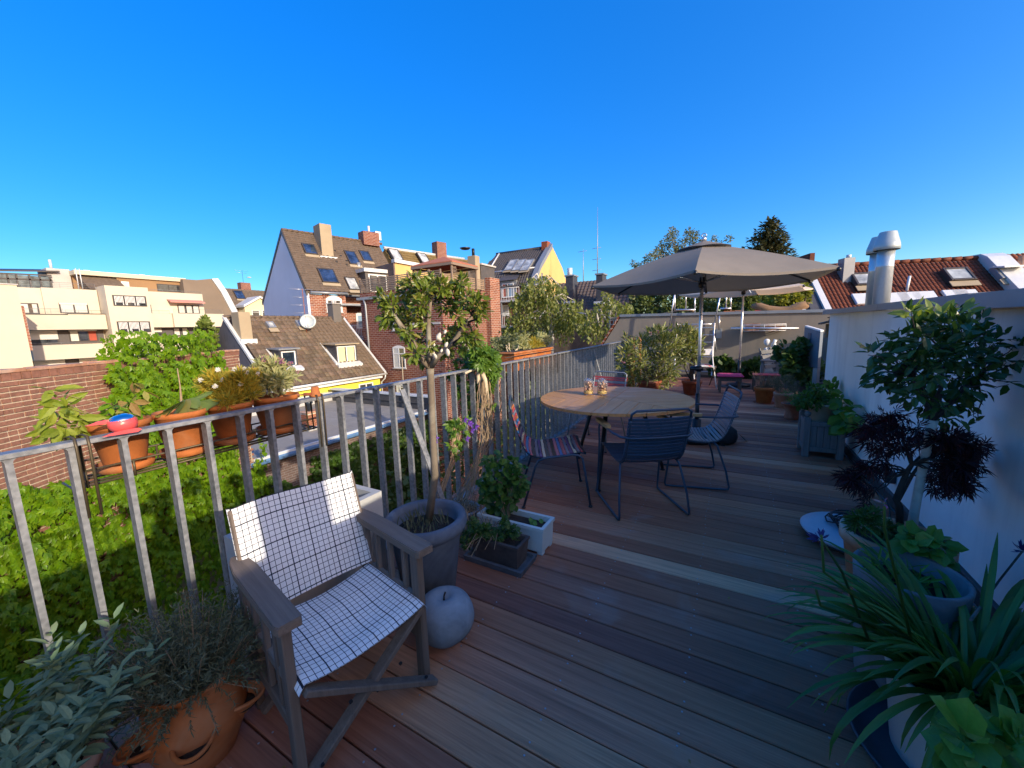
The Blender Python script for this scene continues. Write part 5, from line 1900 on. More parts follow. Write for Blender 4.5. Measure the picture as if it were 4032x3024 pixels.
MB().box((xr7 - 1.0, Y7 - .5, zr7 - .8), (xr7 - .3, Y7 + .3, zr7 + .55), 0, .02).build('chimney', M['terra_dark'], b7)
svu = V(0, Y7 - yk, zr7 - zk).normalized()
for x in (1275, 1340, 1405):
 c = at(Z3(x, 415), o=(0, yk, zk), n=V(1, 0, 0).cross(svu))
 skylight(b7, c, V(1, 0, 0), svu, .95, 2.0, 'pale_pane', frame='zinc')
# dormer and balconies
a_, c_ = at(Z3(1200, 660), y=YE7 + .2), at(Z3(1298, 560), y=YE7 + .2)
zd = at(Z3(1250, 530), y=YE7 + .2).z
MB().box((a_.x - .15, YE7 + .1, ze7 - 1), (c_.x + .25, YE7 + 2.6, zd), 0, 0).build('dormer', M['zinc'], b7)
MB().prism([(a_.x - .4, YE7 - .2, zd + .003), (c_.x + .5, YE7 - .2, zd + .003), (c_.x + .2, YE7 + 1.5, zd + .95), (a_.x + .1, YE7 + 1.5, zd + .95)], (0, .1, .1)).build('dormer_roof', M['tile_dark'], b7)
window(b7, (0, YE7 + .1, 0), V(1, 0, 0), V(0, -1, 0), a_.x + .05, c_.x - .05, at(Z3(1250, 665), y=YE7).z, zd - .25, mull=1, sill=False, fw=.09, curtain=[(.06, .3, 'red_cloth'), (.6, .9, 'blue_curtain')])
for yb, xl_, xr_ in ((690, 1090, 1335), (900, 1085, 1260)):
 l_, r_ = at(Z3(xl_, yb), y=YE7 - 1.3), at(Z3(xr_, yb), y=YE7 - 1.3)
 z = (l_.z + r_.z) / 2
 MB().box((l_.x, YE7 - 1.3, z - .16), (r_.x, YE7 + .19, z)).build('balcony_slab', M['zinc_light'], b7)
 rails(b7, [(l_.x, YE7 + .1, z), (l_.x, YE7 - 1.27, z), (r_.x, YE7 - 1.27, z)], 1.15, 12, 'zinc_light', .035, .018)
 m = MB()
 for x in (l_.x + .06, (l_.x * .6 + r_.x * .4)):
  m.box((x - .06, YE7 - 1.25, -9), (x + .06, YE7 - 1.13, z - .17))
 m.build('balcony_post', M['zinc'], b7, kind='stuff')
for y0, y1 in ((820, 725), (1010, 905)):
 a_, c_ = at(Z3(1200, y0), y=YE7 + .2), at(Z3(1250, y1), y=YE7 + .2)
 window(b7, (0, YE7 + .2, 0), V(1, 0, 0), V(0, -1, 0), a_.x, c_.x, a_.z, c_.z, mull=0, fw=.12, sill=False, curtain=[(.1, .9, 'curtain')], name='balcony_door')

# ---------------------------------------------------------------- dark low roof with two slate chimneys
b8 = thing('dark_roof_house', 'low dark tiled roof with two slate clad chimneys behind the birch', 'house', (-11, 35, -9))
Y8, E8 = 36.0, 32.0
z8 = at(Z3(1900, 538), y=Y8).z
x0, x1 = at(Z3(1660, 540), y=Y8).x, at(Z4(420, 540), y=Y8).x
ze8 = z8 - 4.2
MB().prism([(x0, E8, ze8), (x0, Y8, z8), (x0, 40, ze8), (x0, 40, -9), (x0, E8, -9)], (x1 - x0, 0, 0)).build('body', M['tile_far'], b8)
n_ = int((x1 - x0) / .34)
tiles(b8, (x0, E8, ze8 + .03), V((x1 - x0) / n_, 0, 0), V(0, (Y8 - E8) / 16, (z8 - ze8) / 16), n_, 16, plain('dark_brown_tile', (.115, .085, .07), .75, 0, .3, 3, .4), hs=1.0)
for xa, xb, yt_, yb_ in ((1728, 1790, 500, 690), (1975, 2030, 487, 690)):
 p_ = at(Z3((xa + xb) / 2, yb_), y=33.4)
 wa, wb = at(Z3(xa, yt_), y=33.4), at(Z3(xb, yt_), y=33.4)
 c_ = MB().box((wa.x, 33.0, p_.z - .3), (wb.x, 34.1, wa.z), 0, .02).build('chimney', M['slate_clad'], b8)
 MB().box((wa.x - .08, 32.92, wa.z + .002), (wb.x + .08, 34.2, wa.z + .12)).build('cap', M['zinc'], c_)
 MB().box((wa.x - .15, 32.85, p_.z - .32), (wb.x + .15, 32.99, p_.z - .1)).build('flashing', M['zinc_light'], c_)
p_ = at(Z3(1750, 498), y=33.5)
MB().tube([p_, p_ + V(0, 0, .75)], .22, 10).build('chimney_pot', M['zinc_light'], b8)
for uv, h, lab, n in ((Z3(1860, 540), 3.1, 'thin aerial mast above the dark roof, the shorter one', 1), (Z3(1975, 500), 6.3, 'tall whip aerial above the dark roof left of the grey parasol', 3)):
 p_ = at(uv, y=37.0)
 t = thing('aerial_mast', lab, 'antenna', p_ - V(0, 0, .6))
 MB().tube([p_ - V(0, 0, .6), p_ + V(0, 0, h * .45), p_ + V(0, 0, h)], [.045, .035, .012], 6).build('mast', M['grey_metal'], t)
 for k in range(n):
  z = h * (.42 - .16 * k) if n > 1 else h * .92
  MB().tube([p_ + V(-.5, 0, z), p_ + V(.35, 0, z + .03)], .02, 5).build('arm', M['grey_metal'], t)

# ---------------------------------------------------------------- red roofs on the right
ANG = math.radians(18)
U9 = V(math.cos(ANG), math.sin(ANG), 0)
N9 = V(math.sin(ANG), -math.cos(ANG), 0)
c9 = az_pt(Z5(1040, 495), 24.0)
z9 = c9.z
b9 = thing('red_roof_house', 'long red tiled roof with roof windows behind the white wall', 'house', V(c9.x, c9.y, -9))
on9 = lambda uv: (at(uv, o=c9, n=N9) - c9).dot(U9)
uL, uR = on9(Z5(335, 520)), on9(Z5(1690, 455))
D9, H9 = 4.4, 4.6
P9 = lambda a, d, z: V(c9.x, c9.y, 0) + U9 * a + N9 * d + V(0, 0, z)
MB().prism([P9(uL, D9, z9 - H9 - .06), P9(uL, 0, z9 - .06), P9(uL, -4, z9 - H9), P9(uL, -4, -9), P9(uL, D9, -9)], U9 * (uR - uL)).build('body', M['tile_red'], b9)
n_ = int((uR - uL) / .15)
sv9 = (P9(0, 0, z9) - P9(0, D9, z9 - H9)) / 32
tiles(b9, P9(uL, D9, z9 - H9), U9 * ((uR - uL) / n_), sv9, n_, 32, M['tile_red'], hs=.7)
m = MB()
k = uL
while k < uR:
 m.tube([P9(k, 0, z9 + .06), P9(k + .36, 0, z9 + .08)], .1, 6)
 k += .37
m.build('ridge_tiles', M['tile_red'], b9, kind='stuff')
n9 = U9.cross(sv9).normalized()
if n9.z < 0:
 n9 = -n9
rp9 = lambda x, y: at(Z5(x, y), o=P9(0, 0, z9), n=n9)
for x, y in ((750, 650), (1510, 612)):
 skylight(b9, rp9(x, y), U9, sv9, .8 if x < 1000 else .85, .75, 'pale_pane', frame='frame_dark')
for x, y in ((765, 795), (1030, 790), (1130, 785), (1250, 780), (1510, 768), (1590, 768)):
 c = rp9(x, y)
 Mx = Matrix.Translation(c)
 v_ = sv9.normalized()
 Mx = Matrix(((U9.x, v_.x, n9.x, c.x), (U9.y, v_.y, n9.y, c.y), (U9.z, v_.z, n9.z, c.z), (0, 0, 0, 1)))
 MB().box((-.4, -.3, .03), (.4, .3, .14), 0, .02, Mx).build('roof_collector', M['zinc_light'], b9)
c = rp9(1112, 722)
MB().tube([c - V(0, 0, .1), c + U9 * .06 + V(0, 0, .62)], .05, 8).build('vent_pipe', M['zinc_light'], b9)
c = rp9(625, 635)
m = MB()
obox(m, c, U9, N9, -.2, .2, -.2, .95, -.35, .1)
m.build('chimney', M['zinc_light'] if False else M['zinc'], b9)
MB().tube([c + V(0, 0, .95), c + V(0, 0, 1.08)], .09, 8).build('chimney_pot', M['zinc_light'], b9)
# left verge, side wall and stacks
MB().prism([P9(uL - .25, D9 + .1, z9 - H9 - .1), P9(uL - .25, 0, z9 + .1), P9(uL - .25, 0, z9 - .25), P9(uL - .25, D9 + .1, z9 - H9 - .45)], U9 * .24).build('verge', M['zinc_light'], b9)
MB().prism([P9(uL - .7, D9, -9), P9(uL - .7, D9, z9 - H9 - .2), P9(uL - .7, 0, z9), P9(uL - .7, -3, z9 - 3), P9(uL - .7, -3, -9)], U9 * .44).build('side_wall', M['slate_clad'], b9)
a_, c_ = at(Z5(325, 480), o=P9(uL, .5, 0), n=N9), at(Z5(368, 405), o=P9(uL, .5, 0), n=N9)
ua, ub = (a_ - c9).dot(U9), (c_ - c9).dot(U9)
MB().prism([P9(ua, .5, z9 - 1), P9(ub, .5, z9 - 1), P9(ub, .5, c_.z), P9(ua, .5, c_.z)], N9 * -1.2).build('tiled_stack', M['tile_red'], b9)
MB().prism([P9(ua - 1.5, .3, z9 - 1), P9(ua - .02, .3, z9 - 1), P9(ua - .02, .3, c_.z - .65), P9(ua - 1.5, .3, c_.z - .75)], N9 * -1.4).build('chimney', M['brick_dark'], b9)
MB().prism([P9(ua - 1.25, .2, c_.z - .72), P9(ua - .55, .2, c_.z - .72), P9(ua - .55, .2, c_.z - .1), P9(ua - 1.25, .2, c_.z - .1)], N9 * -.6).build('chimney', M['brick_b'], b9)
# fire wall and the second, brighter roof
fwl = [at(Z5(x, y), o=c9, n=N9) for x, y in ((1690, 430), (1735, 425))]
uF0, uF1 = (fwl[0] - c9).dot(U9), (fwl[1] - c9).dot(U9)
hF = fwl[0].z
uF1 = max(uF1, uF0 + .75)
MB().prism([P9(uF0, D9 + .2, z9 - H9 - .2), P9(uF0, D9 + .2, z9 - H9 + .5), P9(uF0, .45, hF - .1), P9(uF0, .15, hF + .05), P9(uF0, -.5, hF + .05), P9(uF0, -.5, z9 - H9)], U9 * (uF1 - uF0)).build('fire_wall', M['zinc_light'], b9)
b10 = thing('orange_roof_house', 'bright orange tiled roof at the right edge beyond the pale fire wall', 'house', P9(uF1 + 4, 0, -9))
uE = uF1 + 9
MB().prism([P9(uF1 + .01, D9, z9 - H9 - .06), P9(uF1 + .01, 0, z9 + .05), P9(uF1 + .01, -4, z9 - H9), P9(uF1 + .01, -4, -9), P9(uF1 + .01, D9, -9)], U9 * (uE - uF1)).build('body', M['tile_orange'], b10)
n_ = int((uE - uF1) / .17)
tiles(b10, P9(uF1 + .02, D9, z9 - H9 + .06), U9 * ((uE - uF1) / n_), (P9(0, 0, z9 + .12) - P9(0, D9, z9 - H9 + .06)) / 28, n_, 28, M['tile_orange'], hs=.7)
c = rp9(1895, 615)
sk_ = skylight(b10, c + n9 * .1, U9, sv9, .8, .7, 'pane', frame='zinc')
Mx = Matrix(((U9.x, 0, -N9.x, c.x), (U9.y, 0, -N9.y, c.y), (0, 1, 0, c.z), (0, 0, 0, 1)))
p = c + n9 * .25 + sv9.normalized() * .35
MB().prism([p + U9 * -.42, p + U9 * .42, p + U9 * .42 + N9 * .6 - V(0, 0, .05), p - U9 * .42 + N9 * .6 - V(0, 0, .05)], V(0, 0, .06)).build('open_sash', M['zinc_light'], sk_)
c = rp9(2045, 545)
MB().tube([c - V(0, 0, .1), c + V(0, 0, .55)], .12, 8).build('vent_pipe', M['terra_pale'], b10)
# ---------------------------------------------------------------- director's chair in front
dc_ = thing('director_chair', 'weathered wooden folding armchair with white grid-patterned canvas, in front by the railing', 'chair', (-1.22, .797, 0), math.radians(78.5))
W2, D2, HA = .228, .205, .575
gw, gx = M['grey_wood'], M['grey_wood_x']
for sx in (-1, 1):
 x = sx * W2
 MB().bar((x, -D2 + .02, .0), (x, -D2 + .02, HA - .026), .028, .048, 0, .003, (0, 1, 0)).build('leg', gw, dc_, False)
 MB().bar((x, D2 - .0, .0), (x, D2 - .01, HA - .026), .028, .048, 0, .003, (0, 1, 0)).build('leg', gw, dc_, False)
 m = MB()
 # armrest with rounded front and narrower back
 outl = [(-.030, -D2 - .045), (.030, -D2 - .045), (.036, -D2 - .03), (.036, D2 - .06), (.026, D2 + .03), (.016, D2 + .055), (-.016, D2 + .055), (-.026, D2 + .03), (-.036, D2 - .06), (-.036, -D2 - .03)]
 m.prism([(x + a, b, HA - .025) for a, b in outl], (0, 0, .022))
 m.prism([(x + a * .93, b * .99, HA - .003) for a, b in outl], (0, 0, .004))
 m.build('armrest', gx, dc_, False)
 MB().bar((x, -D2 + .045, .2), (x, D2 - .026, .2), .022, .045, 0, .003).build('side_rail', gx, dc_, False)
 MB().bar((x * .985, -D2 + .045, .345), (x * .985, D2 - .026, .345), .02, .035, 0, .003).build('seat_rail', gx, dc_, False)
 for k in range(3):
  y = -D2 + .10 + k * .10
  MB().box((x - .009, y - .012, .2225), (x + .009, y + .012, HA - .0255), 0, .003).build('slat', gw, dc_, False)
 MB().bar((x * .97, D2 - .055, .33), (x * .965, D2 + .07, .742), .022, .03, 0, .004, (0, 1, 0)).build('back_post', gw, dc_, False)
for y, s in ((-D2 - .012, 1), (-D2 - .034, -1), (D2 - .06, 1), (D2 - .082, -1)):
 MB().bar((-W2 * s * 1.04, y, .02), (W2 * s * .93, y, .34), .02, .042, 0, .003, (0, 1, 0)).build('cross_brace', gw, dc_, False)
m = MB()
for q, z in ((0, .18), (.09, .212), (-.09, .212), (.19, .08), (-.19, .08)):
 m.tube([(q, -D2 - .047, z), (q, -D2 - .0525, z)], .006, 8)
m.build('screw', M['black_metal'], dc_, False, kind='stuff')

def seat_fn(u, v):
 x = -W2 * .97 + 2 * W2 * .97 * u
 y = D2 - .055 - (2 * D2 - .015) * v
 e = abs(2 * u - 1)
 z = .372 - .028 * (1 - e ** 2.2) - .007 * math.sin(v * 9 + u * 3) * (1 - e) - .012 * max(0, v - .9) * 10 * (1 - .5 * e)
 if e > .94:
  z -= (e - .94) / .06 * .03
  x *= 1.0 + (e - .94) * .35
 return (x, y, z)

MB().sheet(seat_fn, 32, 20, 0, True, (.46, .40)).sheet(lambda u, v: tuple(Vector(seat_fn(1 - u, v)) - Vector((0, 0, .003))), 32, 20, 0, True, (.46, .40)).build('seat_canvas', M['grid'], dc_, False)

def back_fn(u, v, off=0):
 x = -W2 * 1.02 + 2 * W2 * 1.02 * u
 e = abs(2 * u - 1)
 t = v
 z = .375 + .375 * t
 y = D2 - .05 + .118 * t + .022 * (1 - e ** 2.4) - .018 + off
 if e > .93:
  y += (e - .93) / .07 * .022
 z += .004 * math.sin(u * 7) * t
 return (x, y, z)

MB().sheet(back_fn, 32, 16, 0, True, (.48, .38)).sheet(lambda u, v: back_fn(1 - u, v, .004), 32, 16, 0, True, (.48, .38)).build('back_canvas', M['grid'], dc_, False)

# ---------------------------------------------------------------- slatted chairs
PROF = [(-.245, .418), (-.2, .432), (-.12, .415), (-.02, .397), (.08, .392), (.15, .402), (.195, .432), (.222, .478), (.245, .54), (.268, .61), (.288, .68), (.305, .745)]

def prof_at(t):
 """Point and direction at length fraction t of the seat-and-back curve."""
 P = [Vector((0, a, b)) for a, b in PROF]
 L = [0]
 for a, b in zip(P, P[1:]):
  L.append(L[-1] + (b - a).length)
 s = t * L[-1]
 for k in range(len(P) - 1):
  if s <= L[k + 1] + 1e-9:
   f = (s - L[k]) / (L[k + 1] - L[k])
   return P[k].lerp(P[k + 1], f), (P[k + 1] - P[k]).normalized()
 return P[-1], (P[-1] - P[-2]).normalized()

def slat_chair(label, loc, rz, frame, colors, arms, nsl=31, group='slatted chairs round the table'):
 t = thing('slatted_chair', label, 'chair', loc, rz, group)
 F_ = M[frame]
 hw = .205
 for sx in (-1, 1):
  m = MB()
  pts = [prof_at(k / 30)[0] + V(sx * hw, 0, -.012) for k in range(31)]
  m.tube(pts, .0085, 8)
  m.build('side_rail', F_, t, False)
 top = [prof_at(1)[0] + V(-hw, 0, -.012), prof_at(1)[0] + V(-hw, .012, .03), prof_at(1)[0] + V(-hw + .03, .02, .052), prof_at(1)[0] + V(hw - .03, .02, .052), prof_at(1)[0] + V(hw, .012, .03), prof_at(1)[0] + V(hw, 0, -.012)]
 MB().tube(top, .0085, 8).build('top_bar', F_, t, False)
 for y in (-.17, .1):
  MB().tube([(-hw, y, .392 + (.02 if y < 0 else -.012)), (hw, y, .392 + (.02 if y < 0 else -.012))], .008, 8).build('cross_bar', F_, t, False)
 if arms:
  for sx in (-1, 1):
   x = sx * .255
   pts = [(x * .96, -.2, .61), (x, -.2, .56), (x, -.185, .45), (x * 1.0, -.215, .2), (x, -.235, .03), (x, -.228, .012), (x, -.2, .009), (x, .22, .009), (x, .245, .013), (x, .25, .03), (x * .97, .225, .16), (x * .86, .16, .36), (x * .8, .13, .392)]
   MB().tube(pts, .0085, 8).build('sled_leg', F_, t, False)
   m = MB()
   m.prism([(x + sx * a, b, .612) for a, b in ((-.022, -.235), (.014, -.24), (.024, -.2), (.024, -.02), (.014, .03), (-.014, .03), (-.022, -.02))], (0, 0, .022))
   m.build('armrest', M['bamboo'], t, False)
  loop = [(-.262, -.02, .607), (-.268, .12, .607), (-.25, .25, .607), (-.2, .3, .607), (0, .318, .607), (.2, .3, .607), (.25, .25, .607), (.268, .12, .607), (.262, -.02, .607)]
  MB().tube(loop, .0085, 8).build('arm_loop', F_, t, False)
 else:
  for sx in (-1, 1):
   x = sx * .225
   pts = [(x * 1.1, -.27, .006), (x * 1.04, -.235, .26), (x, -.215, .375), (x, -.185, .40), (x, -.14, .405), (x, .06, .385), (x, .115, .365), (x, .14, .32), (x * 1.1, .235, .006)]
   MB().tube(pts, .0095, 8).build('leg_frame', F_, t, False)
   for y in (-.27, .235):
    MB().lathe([(.016, 0), (.016, .008), (.01, .014)], (x * 1.1, y, .0), 10).build('foot_pad', M['black_plastic'], t, False)
 protos = {}
 for k in range(nsl):
  tt = .012 + .976 * k / (nsl - 1)
  p, d = prof_at(tt)
  back = tt > .62
  n_ = V(0, -d.z, d.y)
  if n_.z < 0 and not back:
   n_ = -n_
  w = .0098
  key = 'b' if back else 's'
  if key not in protos:
   m = MB()
   N = 10
   vs, fs = [], []
   sag = -.020 if back else -.016
   for i in range(N + 1):
    u = -1 + 2 * i / N
    x = u * (hw + .016)
    dz = sag * (1 - u * u)
    for (a, b) in ((-w, -.004), (w, -.004), (w, .004), (-w, .004)):
     vs.append((x, a, b + dz))
   for i in range(N):
    for q in range(4):
     q2 = (q + 1) % 4
     fs.append((i * 4 + q, i * 4 + q2, i * 4 + 4 + q2, i * 4 + 4 + q))
   fs += [(3, 2, 1, 0), (N * 4, N * 4 + 1, N * 4 + 2, N * 4 + 3)]
   m.add(vs, fs)
   o = m.build('slat', M['slat'], t, False)
   protos[key] = o
  else:
   o = inst(protos[key], t)
  o.location = p
  o.rotation_euler = (math.atan2(d.z, d.y), 0, 0)
  c = colors[k % len(colors)]
  o.color = (*c, 1)
 return t

NAVY = [(.035, .062, .105), (.038, .066, .11), (.032, .058, .10)]
GREYB = [(.22, .245, .28), (.24, .265, .30), (.20, .225, .26)]
MULTI = [(.02, .02, .022), (.42, .07, .07), (.16, .16, .2), (.62, .55, .36), (.12, .05, .16), (.20, .20, .26), (.50, .10, .13), (.03, .16, .38), (.52, .16, .2), (.025, .022, .022), (.20, .12, .13), (.05, .06, .06), (.58, .54, .38), (.14, .07, .2), (.17, .17, .22),
   (.03, .03, .03), (.52, .14, .18), (.04, .17, .40), (.5, .08, .09), (.58, .54, .36), (.10, .045, .14), (.20, .22, .26), (.025, .022, .024), (.5, .15, .18), (.04, .20, .48), (.52, .20, .06), (.46, .055, .06), (.20, .20, .26), (.48, .07, .07), (.50, .16, .05), (.10, .09, .1)]
REDS = [(.50, .06, .07), (.24, .25, .27), (.48, .07, .08)]
slat_chair('armless slatted chair with many-coloured slats beside the railing', (-1.22, 2.77, 0), math.radians(118), 'blue_metal', MULTI, False)
slat_chair('dark blue slatted armchair with its back to the camera in front of the round table', (-.55, 2.90, 0), math.radians(214.8), 'blue_metal', NAVY, True)
slat_chair('grey-blue slatted armchair on the right of the round table', (-.26, 3.62, 0), math.radians(284), 'blue_metal', GREYB, True)
slat_chair('slatted chair with red and grey slats behind the round table', (-1.30, 4.28, 0), math.radians(-12), 'grey_metal', REDS, False)

# ---------------------------------------------------------------- round table of planks in three sectors
TC, TR, TH_ = V(-.88, 3.40, 0), .655, .715
tb = thing('round_table', 'round teak table with planks laid in three sectors', 'table', TC)
for q in range(3):
 base = math.radians(270 + 120 * q)          # middle direction of the sector, planks run along it
 d, s_ = V(math.cos(base), math.sin(base), 0), V(-math.sin(base), math.cos(base), 0)
 pw = .125
 for k in range(-5, 5):
  a0, a1 = k * pw + .0022, (k + 1) * pw - .0022
  if q == 0:
   pass
  # clip the strip a0..a1 (across) by the sector of +-60 degrees and the circle
  def inner(a):
   return abs(a) / math.tan(math.radians(60))
  if min(abs(a0), abs(a1)) > TR * math.sin(math.radians(60)) - .004:
   continue
  top = []
  N = 6
  for i in range(N + 1):
   a = a0 + (a1 - a0) * i / N
   if abs(a) > TR * math.sin(math.radians(60)):
    a = math.copysign(TR * math.sin(math.radians(60)), a)
   top.append((a, math.sqrt(max(0, TR * TR - a * a))))
  AM = TR * math.sin(math.radians(60)) - .004
  c0, c1 = max(-AM, min(AM, a0)), max(-AM, min(AM, a1))
  lo = (c0, inner(c0) + .0028), (c1, inner(c1) + .0028)
  pts = [lo[0]] + top + [lo[1]]
  ok = [p for i, p in enumerate(pts)]
  # drop the plank if it has no length
  if max(t[1] for t in top) - min(lo[0][1], lo[1][1]) < .02:
   continue
  poly = []
  for a, b in ok:
   p = TC + s_ * a + d * b
   if not poly or (Vector((p.x, p.y, 0)) - Vector((poly[-1][0], poly[-1][1], 0))).length > 1e-4:
    poly.append((p.x, p.y, TH_ - .022))
  # planks are laid along y in their own frame so the grain follows the plank
  loc = [Vector(p) - TC for p in poly]
  rot = Matrix.Rotation(-(base - PI / 2), 3, 'Z')
  m = MB().prism([rot @ p for p in loc], (0, 0, .022))
  o = m.build('plank', M['teak'], tb, False)
  o.rotation_euler = (0, 0, base - PI / 2)
for q, (fx, fy) in enumerate(((-.90, 2.985), (-1.32, 3.68), (-.50, 3.70))):
 f_ = V(fx, fy, 0)
 hip = TC + (f_ - TC) * .5 + V(0, 0, TH_ - .045)
 MB().tube([f_ + V(0, 0, .012), f_.lerp(V(hip.x, hip.y, 0), .03) + V(0, 0, .05), hip], [.015, .016, .02], 10).build('leg', M['black_metal'], tb)
 MB().lathe([(.024, 0), (.024, .008), (.016, .014)], f_, 12).build('foot', M['black_plastic'], tb)
 MB().bar(TC + V(0, 0, TH_ - .042), hip + V(0, 0, .002) + (f_ - TC) * .3, .05, .03, 0, .003).build('support_arm', M['black_metal'], tb)

# ---------------------------------------------------------------- jars of shells
R = random.Random(5)

def jar(label, p, r, h, seed):
 R = random.Random(seed)
 t = thing('shell_jar', label, 'jar', p, 0, 'glass jars of shells on the table')
 MB().lathe([(r * .9, 0), (r, .008), (r, h * .72), (r * .93, h * .8), (r * .8, h * .84), (r * .8, h * .88), (r * .77, h * .88), (r * .77, h * .84), (r * .9, h * .79), (r * .965, h * .71), (r * .965, .012), (r * .85, .006), (.0001, .006)], (0, 0, .001), 24).build('glass_body', M['glass'], t, False)
 MB().lathe([(.0001, .0075), (r * .9, .009), (r * .955, .014), (r * .955, .03), (r * .5, .042), (.0001, .036)], (0, 0, .001), 20).build('sand', M['sand'], t, False)
 lid = MB().lathe([(r * .83, h * .885), (r * .86, h * .89), (r * .86, h * .93), (r * .7, h * .965), (r * .25, h * .985), (.0001, h * .985)], (0, 0, .001), 24).build('lid', M['glass'], t, False)
 m = MB()
 m.tube([(r * .86 * math.cos(a), r * .86 * math.sin(a), h * .865) for a in [2 * PI * k / 20 for k in range(21)]], .0016, 5)
 m.tube([(r * .9, 0, h * .86), (r * 1.06, .02, h * .7), (r * 1.06, .0, h * .5), (r * 1.06, -.02, h * .7), (r * .9, 0, h * .86)], .0014, 5)
 m.tube([(-r * .86, -.02, h * .86), (-r * .5, -.02, h * .99), (0, -.012, h * 1.02), (r * .5, -.02, h * .99), (r * .86, -.02, h * .86)], .0014, 5)
 m.build('wire_clip', M['alu'], t, False)
 pal = [(.55, .33, .2), (.62, .48, .33), (.42, .2, .12), (.7, .6, .48), (.5, .26, .18), (.66, .42, .28)]
 sp = None
 for k in range(30):
  z = .045 + R.uniform(0, h * .5)
  a, q = R.uniform(0, 2 * PI), r * .62 * math.sqrt(R.random())
  if sp is None:
   m = MB().lathe([(.0001, -.012), (.008, -.006), (.0105, .002), (.007, .01), (.0001, .016)], (0, 0, 0), 8)
   sp = m.build('shell', M['shell_mix'], t, False)
   o = sp
  else:
   o = inst(sp, t)
  o.location = (q * math.cos(a), q * math.sin(a), z)
  o.rotation_euler = (R.uniform(0, 6), R.uniform(0, 6), R.uniform(0, 6))
  e = R.uniform(.8, 1.35)
  o.scale = (e, e * R.uniform(.6, 1), e * R.uniform(.8, 1.3))
  o.color = (*pal[R.randrange(6)], 1)
 return t

j1, j2 = at(fr(2200, 1200, .2712)(430, 1305), z=TH_ + .001), at(fr(2200, 1200, .2712)(628, 1308), z=TH_ + .001)
jar('left of the two glass clip jars filled with shells and sand', j1, .043, .155, 1)
jar('right of the two glass clip jars, with shells reaching its lid', j2, .044, .155, 2)

# ---------------------------------------------------------------- parasols

def parasol(label, c, Rr, zc, za, th, mat, nrib=6, over=.02):
 t = thing('parasol', label, 'parasol', (c[0], c[1], 0))
 cx, cy = c
 A = [th + 2 * PI * k / nrib for k in range(nrib)]
 cor = [V(cx + Rr * math.cos(a), cy + Rr * math.sin(a), zc) for a in A]
 ap = V(cx, cy, za)
 m = MB()
 N = 10
 for k in range(nrib):
  p, q = cor[k], cor[(k + 1) % nrib]
  def fn(u, v, p=p, q=q):
   t_ = .12 + .88 * u
   a, b = ap.lerp(p, t_), ap.lerp(q, t_)
   r_ = a.lerp(b, v)
   w = 4 * v * (1 - v)
   hollow = .10 * w * t_ ** 2
   tow = (ap - r_)
   tow.z = 0
   r_ = r_ + tow * (.055 * w * max(0, u - .55) / .45)
   r_.z -= hollow * .35 - .022 * math.sin(PI * t_) 
   if u == 1:
    r_.z -= .0
   return r_
  m.sheet(fn, N, 8, 0, True)
 # hem band hanging a little
 for k in range(nrib):
  p, q = cor[k], cor[(k + 1) % nrib]
  def fn2(u, v, p=p, q=q):
   r_ = p.lerp(q, v)
   w = 4 * v * (1 - v)
   tow = ap - r_
   tow.z = 0
   r_ = r_ + tow * (.055 * w)
   r_.z -= .10 * w * .35 + .022 * u
   return r_
  m.sheet(fn2, 1, 8, 0, True)
 m.build('canopy', M[mat], t)
 mv = MB()
 for k in range(nrib):
  p, q = cor[k], cor[(k + 1) % nrib]
  def fn3(u, v, p=p, q=q):
   t_ = .02 + .23 * u
   r_ = ap.lerp(p, t_).lerp(ap.lerp(q, t_), v)
   w = 4 * v * (1 - v)
   r_.z += .035 - .012 * u + .014 * w * u + .022 * math.sin(PI * t_)
   return r_
  mv.sheet(fn3, 4, 6, 0, True)
 mv.build('vent_flap', M[mat], t)
 MB().tube([V(cx, cy, .3 if False else .05), V(cx, cy, za - .01)], .019, 14).build('pole', M['alu'], t)
 for k in range(nrib):
  b = cor[k] - V(0, 0, .012)
  a = ap - V(0, 0, .06)
  MB().tube([a, a.lerp(b, .5) + V(0, 0, .02), b], .009, 6).build('rib', M['black_metal'] if mat == 'canvas_grey' else M['alu'], t)
  h = V(cx, cy, zc + .0)
  MB().tube([h, a.lerp(b, .52) + V(0, 0, .005)], .007, 6).build('strut', M['alu'], t)
  MB().lathe([(.016, -.02), (.018, .0), (.01, .015)], b + V(0, 0, -.01), 8).build('rib_tip', M['black_plastic'], t)
 MB().lathe([(.03, 0), (.04, .01), (.04, .05), (.028, .07), (.028, .12)], (cx, cy, zc - .06), 14).build('runner', M['black_plastic'], t)
 MB().lathe([(.028, 0), (.028, .03), (.012, .05)], (cx, cy, za + .03), 12).build('top_cap', M['alu'], t)
 m = MB()
 m.tube([(cx + .026 * math.cos(a) , cy, za + .082 + .032 * math.sin(a)) for a in [PI * k / 10 for k in range(11)]], .006, 6)
 m.build('top_ring', M['alu'], t)
 return t

